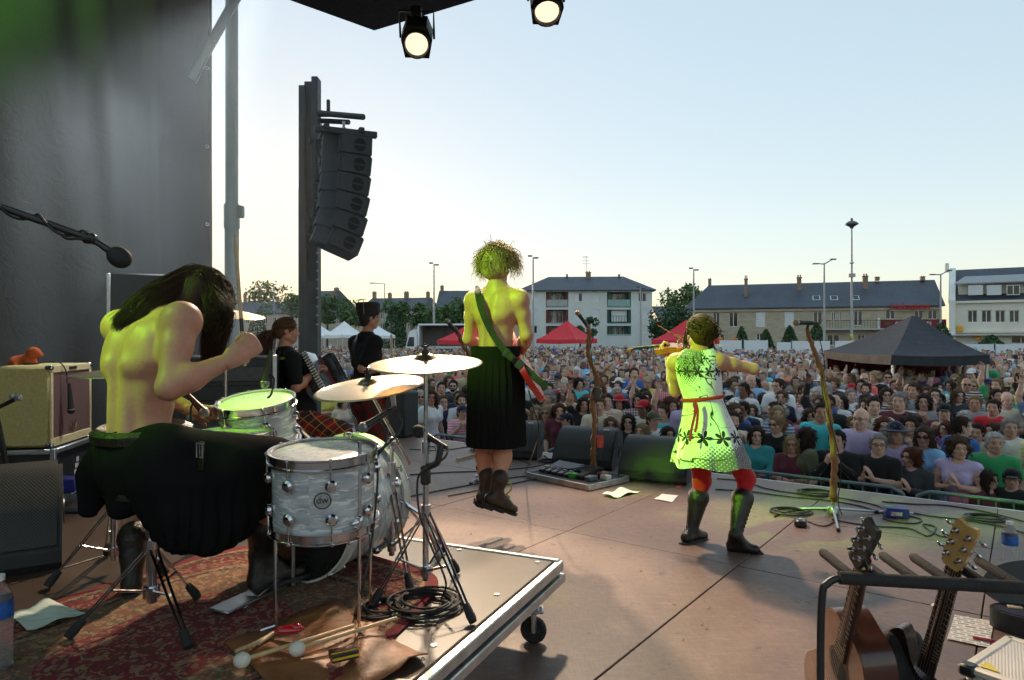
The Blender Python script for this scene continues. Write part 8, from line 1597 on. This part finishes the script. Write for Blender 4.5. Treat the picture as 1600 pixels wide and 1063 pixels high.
HAIRP=dict(short=[el(h_(0,-.012,.034),(.085,.103,.094),None,0,.01),el(h_(0,-.05,-.02),(.08,.06,.07),None,0,.03)]+[bxs(h_(0,.125,-.06),(.09,.085,.13),.03,None,0,.01,-1)],
 bald=[el(h_(0,-.03,-.012),(.083,.083,.04),None,0,.01),bxs(h_(0,.1,0),(.2,.1,.2),.01,None,0,.01,-1)],
 bob=[el(h_(0,-.014,.03),(.094,.112,.1),None,0,.02),el(h_(0,-.04,-.06),(.1,.085,.09),None,0,.04)]+cut,
 long=[el(h_(0,-.014,.03),(.092,.11,.1),None,0,.02),rc(h_(-.075,.0,-.03),h_(-.09,.02,-.21),.035,.026,0,.04),rc(h_(.075,.0,-.03),h_(.09,.02,-.21),.035,.026,0,.04),el(h_(0,-.055,-.10),(.1,.06,.17),None,0,.04)]+cut,
 pony=[el(h_(0,-.014,.03),(.087,.106,.096),None,0,.02),rc(h_(0,-.1,.03),h_(0,-.15,-.02),.03,.04,0,.02),rc(h_(0,-.15,-.02),h_(0,-.13,-.16),.038,.015,0,.02)]+cut,
 curly=[el(h_(0,-.02,.035),(.098,.115,.11),None,0,.02)]+[el(h_(*(q*[.1,.105,.1]+[0,-.03,.02])),(.035,)*3,None,0,.015) for q in [unit(x) for x in rng.normal(size=(26,3))] if q[1] < .45]+cut,
 cap=[el(h_(0,-.008,.05),(.091,.108,.085),None,0,.01),bxs(h_(0,.0,-.04),(.2,.2,.07),.005,None,0,.008,-1),el(h_(0,.13,.034),(.07,.075,.012),None,0,.01)],
 hat=[el(h_(0,-.008,.05),(.09,.105,.10),None,0,.01),bxs(h_(0,.0,-.04),(.2,.2,.075),.005,None,0,.008,-1),el(h_(0,.0,.04),(.165,.175,.014),None,0,.015)])
HAIR={}
for k,p in HAIRP.items():
 V,F=sdf(p,.0105 if k not in ('long',) else .013)
 if k not in ('cap','hat'):
  up_=V-HC; nr_=up_/np.linalg.norm(up_,axis=1)[:,None]; V=V+nr_*rng.normal(0,.0022,len(V))[:,None]; ok=np.nonzero((up_[:,1] < .075) & (np.abs(up_[:,0])+up_[:,2] >-.05))[0]; pick=rng.choice(ok,260 if k != 'bald' else 60); ll=.03 if k in ('short','bald') else .055; lines=[]
  for q in pick:d_=nr_[q]*.55+np.array([0,-.25 if V[q,2] > 1.63 else 0,-.75])+rng.normal(0,.25 if k != 'curly' else .7,3); b_=V[q]; e_=b_+unit(d_)*ll*rng.uniform(.5,1.2); lines.append([b_-nr_[q]*.004,(b_+e_)/2+nr_[q]*.006,e_+[0,0,-.008]])
  v_,f_=strand_arrays(lines,.0055); F=np.concatenate([F,f_+len(V)]); V=np.concatenate([V,v_])
 HAIR[k]=raw_mesh('hair' if k not in ('cap','hat') else k,V,F); HAIR[k].materials.append(hair_crowd if k not in ('cap','hat') else cloth_crowd); HAIR[k].shade_smooth()
V,F=sdf([rc(h_(-.062,.02,-.05),h_(-.02,.062,-.10),.022,.026,0,.02),rc(h_(.062,.02,-.05),h_(.02,.062,-.10),.022,.026,0,.02),rc(h_(-.02,.075,-.095),h_(.02,.075,-.095),.024,.024,0,.02),rc(h_(-.022,.093,-.05),h_(.022,.093,-.05),.009,.009,0,.01)],.009); BEARD=raw_mesh('beard',V,F); BEARD.materials.append(hair_crowd); BEARD.shade_smooth()
def glasses_mesh(dark):
 b=MB()
 for sx in (-1,1):
  c=h_(sx*.033,.096,-.002)
  if dark:b.ball(c,(.026,.007,.018),10)
  else:b.tube([c+np.array([.023*math.cos(q),0,.016*math.sin(q)]) for q in np.linspace(0,6.28,12,endpoint=False)],.0028,4,closed=True)
  b.cyl(h_(sx*.056,.09,.002),h_(sx*.082,-.005,.006),.003,n=4)
 b.cyl(h_(-.012,.1,.0),h_(.012,.1,.0),.003,n=4); me=b.mesh('sunglasses' if dark else 'glasses'); me.materials.append(mat('lens_black',(.01,.01,.012),.15,0,0) if dark else blackmetal); me.shade_smooth(); return me
SUNG,GLAS=glasses_mesh(True),glasses_mesh(False)
def pat_cloth(name,kind):
 m,t=shader(name); c=t.new('ObjectInfo').outputs['Color']; s_=t.sep(t.co()); f=lambda k,q,w:t.math('LESS_THAN',t.math('FRACT',t.math('MULTIPLY',s_[k],q)),w)
 px_=t.math('MULTIPLY',t.math('LESS_THAN',t.math('ABSOLUTE',s_[0]),.1),t.math('LESS_THAN',t.math('ABSOLUTE',t.math('SUBTRACT',s_[2],1.24)),.09)) if kind=='print' else 0; x=t.mix(t.math('MULTIPLY',px_,t.math('GREATER_THAN',t.noise(t.co(scale=(1,.2,1)),26,2,.4,.8),.52)),c,t.mix(t.math('GREATER_THAN',t.new('ObjectInfo').outputs['Random'],.5),(.75,.75,.73,1),(.5,.06,.06,1))) if kind=='print' else t.mix(t.math('MULTIPLY',f(2,22,.45),.8),c,(.75,.75,.74,1)) if kind=='stripe' else t.mix(t.math('MULTIPLY',t.math('ADD',f(2,26,.45),f(0,26,.45)),.4),c,(.75,.72,.7,1)); t.l.new(x,t.b.inputs['Base Color']); t.b.inputs['Roughness'].default_value=.9; t.bump(t.noise(t.co(),14,3,.5,1.5),.5,.012); return m
stripe_c,check_c,print_c=pat_cloth('cloth_stripe','stripe'),pat_cloth('cloth_check','check'),pat_cloth('cloth_print','print')
SHIRT=dict(black=(22,22,24),navy=(36,42,66),white=(224,224,222),grey=(128,130,132),maroon=(88,34,48),red=(190,36,44),coral=(220,96,90),pink=(206,110,140),purple=(104,76,130),lavender=(176,160,196),teal=(44,130,136),turquoise=(70,186,190),green=(46,140,84),olive=(84,86,60),khaki=(166,152,118),beige=(196,182,158),blue=(52,90,156),skyblue=(124,170,206),denim=(84,106,136),yellow=(222,196,96),orange=(222,120,54),brown=(96,72,56),charcoal=(52,54,58),cream=(216,208,190))
WORDS=dict(skyblue='sky blue')
HAIRC=[(.025,.018,.015),(.045,.028,.018),(.08,.045,.026),(.13,.075,.04),(.16,.09,.045),(.33,.21,.10),(.42,.30,.16),(.32,.31,.30),(.6,.59,.57),(.12,.04,.018)]
SKINC=[(.58,.37,.28),(.63,.42,.32),(.53,.33,.24),(.66,.46,.36),(.48,.29,.21),(.22,.12,.08)]
cnt_p=0
def person(pos,yaw,s,fem,k,top,col,hair,hc,sk,label,glasses=None,beard=False,pattern=None,tcol=None,hatc=None):
 bm_,hy=BODY[fem,k][int(rng.integers(len(BODY[fem,k])))]; o=bpy.data.objects.new('person',bm_); C.objects.link(o); o.location=[float(q) for q in pos]; o.rotation_euler=(0,0,float(yaw)); o.scale=(s,s,s); o.color=(*sk,1); tag(o,label,'person','people in the crowd')
 def part(me,name,c,mt=None,turn=0.):
  q=bpy.data.objects.new(name,me); C.objects.link(q); q.parent=o; q.color=(*c[:3],1); q.rotation_euler=(0,0,turn)
  if mt:q.material_slots[0].link='OBJECT'; q.material_slots[0].material=mt
 mt={'stripe':stripe_c,'check':check_c,'print':print_c}.get(pattern,cloth_crowd); part({'tee':TEE,'long':LONG,'tank':TANK}[top][fem,k],{'tee':'shirt','long':'jacket','tank':'vest_top'}[top],[min(q*1.3+.01,.8) for q in L(*SHIRT[col])[:3]],mt)
 part(TROU,'trousers',tcol if tcol is not None else L(*[(52,60,80),(34,36,42),(90,104,128),(120,108,88)][int(rng.integers(4))])); part(SHOE,'shoes',(.03,)*3)
 if hair in ('cap','hat'):part(HAIR['bob' if fem else 'short'],'hair',hc,None,hy); part(HAIR[hair],hair,L(*SHIRT[hatc or 'black']),None,hy)
 else:part(HAIR[hair],'hair',hc,None,hy)
 if glasses:part(SUNG if glasses=='sun' else GLAS,'sunglasses' if glasses=='sun' else 'glasses',(0,0,0),None,hy)
 if beard:part(BEARD,'beard',hc,None,hy)
 return o
CYAW=lambda p,look:math.atan2(-(look[0]-p[0]),look[1]-p[1])
placed=[]
F_,M_=True,False; D0,D1,BR,LB,BL,LBL,GR,WH,RD=HAIRC[0],HAIRC[1],HAIRC[2],HAIRC[4],HAIRC[5],HAIRC[6],HAIRC[7],HAIRC[8],HAIRC[9]
# people one can pick out in the photograph: px, py of the head, head height above ground, build, pose, top, colour, hair, hair colour, label, extras
FRONT=[(1238,694,1.50,F_,2,'tee','maroon','long',LBL,'person in maroon shirt leaning folded arms on the barrier',dict(glasses='clear')),(1308,688,1.58,M_,4,'long','black','short',D0,'person in black jacket holding a camera behind the branch stand',{}),
(1371,694,1.56,M_,1,'tee','black','short',GR,'person in black T-shirt and glasses clapping at the barrier',dict(glasses='clear')),(1425,714,1.46,F_,1,'long','charcoal','bob',RD,'person in charcoal jacket and glasses clapping at the barrier',dict(glasses='clear')),
(1497,700,1.52,F_,1,'tank','lavender','curly',BR,'person in lavender vest clapping high beside the green T-shirt',{}),(1553,692,1.52,M_,0,'tee','green','short',WH,'person in bright green T-shirt behind the small cap wearer',{}),
(1505,746,1.27,F_,0,'long','pink','bob',BR,'child in pink cardigan at the barrier',{}),(1545,750,1.30,F_,0,'tee','maroon','long',D1,'child in maroon top between pink cardigan and black cap',dict(yaw=1.2)),(1580,748,1.28,M_,2,'tee','black','cap',D0,'child in black cap and black T-shirt at the barrier',dict(glasses='clear')),
(1552,637,1.62,M_,0,'tee','red','short',D1,'person in bright red T-shirt beside the tent pole',{}),(1424,665,1.58,F_,4,'tee','olive','curly',D1,'person in olive top just behind the charcoal jacket',{}),(1337,663,1.56,F_,0,'tank','white','pony',BL,'person in white striped vest behind the clapping black T-shirt',dict(pattern='stripe')),
(1380,666,1.56,F_,0,'long','black','long',RD,'person in black cardigan and glasses behind the clapping front row',dict(glasses='clear')),(1181,680,1.50,F_,2,'long','teal','bob',D1,'person in teal jacket at the barrier beside the violinist hem',{}),(1215,663,1.55,F_,0,'long','black','pony',BL,'person in black jacket and sunglasses behind the teal jacket',dict(glasses='sun')),
(1210,641,1.60,M_,0,'long','grey','short',D1,'person in grey sweater looking aside behind the sunglasses wearer',dict(yaw=-.8)),(1305,628,1.60,M_,4,'tee','white','bald',BR,'person in white T-shirt holding a drink beside the branch stand',{}),(1353,608,1.62,M_,0,'tee','purple','short',D1,'person in purple checked shirt with beard before the tent',dict(pattern='check',beard=True)),
(1420,610,1.64,M_,0,'tee','skyblue','bald',GR,'person in sky blue T-shirt before the tent opening',{}),(1464,618,1.54,F_,0,'tank','black','curly',WH,'person in black vest with white curls before the tent',{}),(1475,644,1.58,M_,4,'tee','maroon','cap',D0,'person in black cap and maroon T-shirt drinking from a cup',{}),(1504,666,1.58,M_,0,'tee','blue','short',D1,'person in blue T-shirt seen from behind',dict(yaw=2.6)),
(1181,600,1.64,M_,0,'tee','white','short',D0,'person in white T-shirt with red print past the violinist elbow',dict(sk=5)),(1329,618,1.60,M_,0,'tee','white','short',GR,'person in white shirt with grey hair before the tent corner',{}),(1265,651,1.55,F_,0,'tee','pink','bob',BR,'person in pink shirt just before the branch stand',{}),(1258,683,1.50,F_,0,'tee','olive','long',D1,'person in olive shirt squeezed behind the maroon shirt',dict(yaw=-.9)),(1577,668,1.56,M_,0,'tee','cream','short',GR,'person in cream shirt with rucksack straps at the picture edge',{}),
(838,645,1.54,F_,0,'tank','black','long',BL,'person in black vest with long pale hair behind the wedge',{}),(855,645,1.54,F_,0,'tee','brown','bob',LBL,'person in brown top and sunglasses behind the wedge',dict(glasses='sun')),(874,642,1.54,F_,0,'tee','maroon','bob',RD,'person in maroon top beside the sunglasses wearer',{}),(886,657,1.46,M_,0,'tee','denim','cap',D1,'person in blue cap and striped shirt behind the wedge',dict(pattern='stripe',hatc='navy',yaw=-.7)),
(954,663,1.50,F_,0,'tee','khaki','long',LB,'person in khaki top and glasses above the middle wedge',dict(glasses='clear')),(982,659,1.52,F_,0,'tee','black','long',D0,'person in black top and glasses between the two wedges',dict(glasses='clear')),(1020,657,1.54,M_,0,'tee','white','cap',BR,'person in green cap and white T-shirt beside the violinist',dict(hatc='olive')),(1037,645,1.58,M_,0,'tee','turquoise','short',BR,'person in turquoise T-shirt just before the violinist skirt',{}),
(911,632,1.56,F_,3,'tee','black','bob',D1,'person in black top raising an arm before the driftwood stand',{}),(1009,622,1.58,F_,3,'tank','black','bob',BR,'person in black vest and glasses raising an arm high',dict(glasses='clear')),(914,596,1.66,M_,0,'tee','denim','cap',GR,'person in grey cap and denim shirt above the raised fist',dict(hatc='grey')),(657,620,1.56,F_,0,'tank','turquoise','short',WH,'person in turquoise vest and sunglasses beside the cymbal stand',dict(glasses='sun')),(693,628,1.54,M_,0,'long','navy','short',LB,'person in navy hooded jacket and glasses between stand and guitarist',dict(glasses='clear')),
(721,626,1.56,M_,4,'tee','white','short',D1,'person in white shirt holding a camera beside the kilt',dict(beard=True)),(690,606,1.62,M_,0,'tee','charcoal','short',D0,'person in charcoal waistcoat behind the hooded jacket',{}),(708,603,1.62,M_,0,'long','black','short',D0,'person with sunglasses and beard behind the camera holder',dict(glasses='sun',beard=True)),(867,619,1.56,F_,0,'tee','white','cap',BR,'person in red cap and white top behind the wedges',dict(hatc='red')),(1004,674,1.42,F_,0,'tee','lavender','long',BL,'child in lavender top peeping over the wedges',{}),(1043,679,1.40,F_,0,'tee','brown','bob',D1,'child in brown top half hidden by the wedge',{}),
(966,600,1.62,M_,0,'tee','white','hat',D1,'person in white hat and sunglasses beside the bone ornament',dict(glasses='sun',hatc='white')),(1151,608,1.60,F_,0,'tank','black','pony',LBL,'person in black vest past the violinist belt',{}),(1165,582,1.64,M_,0,'tee','cream','short',GR,'person in cream T-shirt under the violinist elbow',{}),(1162,640,1.55,M_,0,'tee','navy','short',D1,'person in navy polo and sunglasses past the violinist hip',dict(glasses='sun'))]
for (px,py,zh,fem,k,top,col,hair,hc,lab,ex) in FRONT:
 d=(CZ-zh)*K/(py-HZ); r=(px-800)/K; amin=8.58 if py > 672 else 8.95
 d=max(d,amin/(.6*r+.8)); zh=CZ-(py-HZ)*d/K; p=P(px,py,d); s=zh/1.60; yaw=CYAW(p,(.3,4.0))+ex.get('yaw',0)+rng.uniform(-.15,.15); b=np.array([p[0],p[1],0])-np.array([-math.sin(yaw),math.cos(yaw),0])*.02
 person(b,yaw,s,fem,k,top,col,hair,hc,SKINC[ex.get('sk',int(rng.integers(4)))],lab,ex.get('glasses'),ex.get('beard',False),ex.get('pattern'),None,ex.get('hatc')); placed.append((p[0],p[1]))
dbm=mat('dry_leaf',L(150,120,70),.8,0,.4,30); mb=MB()
for k in range(46):
 q=FL(rng.uniform(640,1580),rng.uniform(770,1040),SZ+.0035); w_=rng.uniform(.004,.011); mb.add(q+np.array([(w_*math.cos(a),w_*.6*math.sin(a),.002*math.sin(a*2)) for a in np.linspace(0,6.28,6,endpoint=False)+rng.uniform(0,3)]),[tuple(range(6))])
mb.build('litter',dbm,None,0,kind='stuff',label='tiny dry scraps scattered over the stage deck')
# everyone else: a jittered grid, nearest ones as people of their own, the rest as one mass
cand=[]
a=8.75
while a < 76:
 st=np.interp(a,[8,16,30,50,76],[.56,.60,.72,1.0,1.7]); s=-70.0
 while s < 70:
  q=ST(s+rng.uniform(-.36,.36)*st,a+rng.uniform(-.4,.4)*st); x,y=q[0],q[1]; s += st
  if y < 3:continue
  px=800+x/y*K
  if not (385 < px < 1680) or y > 74 or rng.uniform() < .06:continue
  if px > 1380 and 17.8 < y < 20.0 and px < 1560 and rng.uniform() < .75:continue
  if y > 52 and rng.uniform() < .35:continue
  if any((x-u) ** 2+(y-w) ** 2 < .34 ** 2 for u,w in placed if abs(y-w) < .5):continue
  if y < 12 and 470 < px < 500:continue
  cand.append((y,x,px))
 a += st*1.12
cand.sort(); NI=300-len(FRONT); used=set(); ORD='first second third fourth fifth sixth seventh eighth ninth tenth eleventh twelfth thirteenth fourteenth fifteenth sixteenth'.split()
ZONE=[(440,'past the drummer'),(535,'past the accordion'),(610,'past the bass player'),(680,'past the cymbals'),(735,'beside the kilt'),(830,'behind the guitarist'),(890,'past the guitar body'),(950,'past the driftwood stand'),(1045,'past the middle wedges'),(1130,'behind the violinist'),(1215,'past the violinist elbow'),(1300,'before the branch stand'),(1390,'past the branch stand'),(1480,'before the black tent'),(1560,'by the tent pole'),(9999,'at the picture edge')]
cols=list(SHIRT); wts=np.array([7,6,10,7,4,4,3,3,2,3,2,3,2,2,4,5,4,6,6,2,2,2,3,6],float); wts /= wts.sum()
for i,(y,x,px) in enumerate(cand[:NI]):
 sa=to_sa((x,y)); row=min(int((sa[1]-8.6)/.66),15); zone=next(z for lim,z in ZONE if px < lim)
 for tr in range(200):
  fem=bool(rng.uniform() < .5); k=int(rng.choice(5,p=[.62,.16,.07,.05,.10])); top=str(rng.choice(['tee','long','tank'],p=[.6,.25,.15])) if fem else str(rng.choice(['tee','long'],p=[.7,.3])); col=cols[int(rng.choice(len(cols),p=wts))]; gl=str(rng.choice(['','sun','clear'],p=[.7,.17,.13])); hair=str(rng.choice(['bob','long','pony','curly','short','cap','hat'],p=[.28,.3,.17,.1,.09,.03,.03] if fem else [.02,.04,.01,.03,.68,.2,.02])); pat=str(rng.choice(['','stripe','check','print'],p=[.6,.09,.09,.22])); hatc=str(rng.choice(['black','navy','red','white','khaki'])); bald=(not fem) and hair=='short' and rng.uniform() < .18
  lab='person in '+WORDS.get(col,col)+' '+{'':'','stripe':'striped ','check':'checked ','print':'printed '}[pat]+{'tee':'shirt','long':'jacket','tank':'vest'}[top]+{'cap':' and %s cap' % hatc,'hat':' and %s hat' % hatc}.get(hair,'')+{'':'','sun':', sunglasses','clear':', glasses'}[gl]+['',' clapping',' arms folded',' raising an arm',' hands lifted'][k]+', %s row %s' % (ORD[row],zone)
  if lab not in used and len(lab.replace('-','').split()) <= 15:break
 used.add(lab); s=rng.normal(.965 if fem else 1.03,.05)*(.8 if rng.uniform() < .04 else 1); yaw=CYAW((x,y),(.2,4.5))+rng.normal(0,.28)
 person((x,y,0),yaw,s,fem,k,top,col,'bald' if bald else hair,HAIRC[int(rng.choice(10,p=[.12,.17,.2,.13,.1,.08,.05,.08,.03,.04]))],SKINC[int(rng.choice(6,p=[.24,.24,.2,.16,.12,.04]))],lab,gl or None,(not fem) and rng.uniform() < .2,pat or None,None,hatc)
# the mass behind
def lod(fem,k,hair,st,hst):
 J,_=pose(k,fem); T=[p[:-3]+(1,)+p[-2:] for p in shirt_prims(J,fem,.62 if k != 2 else 1.4,.02)]+[p for p in figure(J,fem,1.0,legs=False) if p[-3] in (2,3,10,11,12)]+[p[:-3]+(20,)+p[-2:] for p in HAIRP[hair] if p[-1] > 0 and p[0] != 'b']
 T=[p for p in T if p[-1] > 0]; lo,hi=bounds(T,.06); ax=[axis(lo[0],hi[0],st,(-.11,.11,hst)),axis(lo[1],hi[1],st,(-.13,.13,hst)),axis(.86,hi[2],st,(1.46,1.78,hst))]
 V,F=sdf(T,None,ax); tg=nearest_tag([p for p in T if p[-3] != 11],V); dk,_=face_color(CH,V,1.25); r=np.where(tg==20,2,np.where((tg==1) | (tg==21),1,0)); r=np.where((V[:,1]-HC[1] > .045) & (V[:,2] > 1.52) & (V[:,2] < 1.655) & (np.abs(V[:,0]) < .07),0,r); return V,F,r,dk
LODS={'mid':[lod(f,k,h,.06,.022) for f,k,h in ((M_,0,'short'),(F_,0,'long'),(M_,1,'short'),(F_,3,'bob'),(F_,1,'pony'),(M_,2,'bald'))],'far':[lod(f,k,h,.11,.045) for f,k,h in ((M_,0,'short'),(F_,0,'long'),(M_,1,'short'),(F_,0,'bob'))]}
VV,FF,CC=[],[],[]; off=0
for (y,x,px) in cand[NI:]:
 V,F,r,dk=(lambda q:q[int(rng.integers(len(q)))])(LODS['mid' if y < 27 else 'far']); s=rng.normal(1.0,.05); yaw=CYAW((x,y),(.2,4.5))+rng.normal(0,.35); c,n_=math.cos(yaw),math.sin(yaw)
 W=V*s; VV.append(np.stack([x+W[:,0]*c-W[:,1]*n_,y+W[:,0]*n_+W[:,1]*c,W[:,2]],1)); FF.append(F+off); off += len(V)
 pal=np.array([SKINC[int(rng.choice(6,p=[.24,.24,.2,.16,.12,.04]))],[min(q*1.3+.01,.8) for q in L(*SHIRT[cols[int(rng.choice(len(cols),p=wts))]])[:3]],HAIRC[int(rng.integers(10))]]); CC.append(pal[r]*(1-.75*np.where(r==0,dk,0))[:,None])
m,t=shader('crowd_mass'); at=t.new('Attribute',attribute_name='col'); t.l.new(at.outputs['Color'],t.b.inputs['Base Color']); t.b.inputs['Roughness'].default_value=.8
link(raw_mesh('crowd',np.concatenate(VV),np.concatenate(FF),{'col':np.concatenate(CC)}),'crowd',m,None,180,kind='stuff',label='dense festival crowd filling the square behind the nearest people')
print('people',len(cand),'mass faces',sum(len(f) for f in FF))
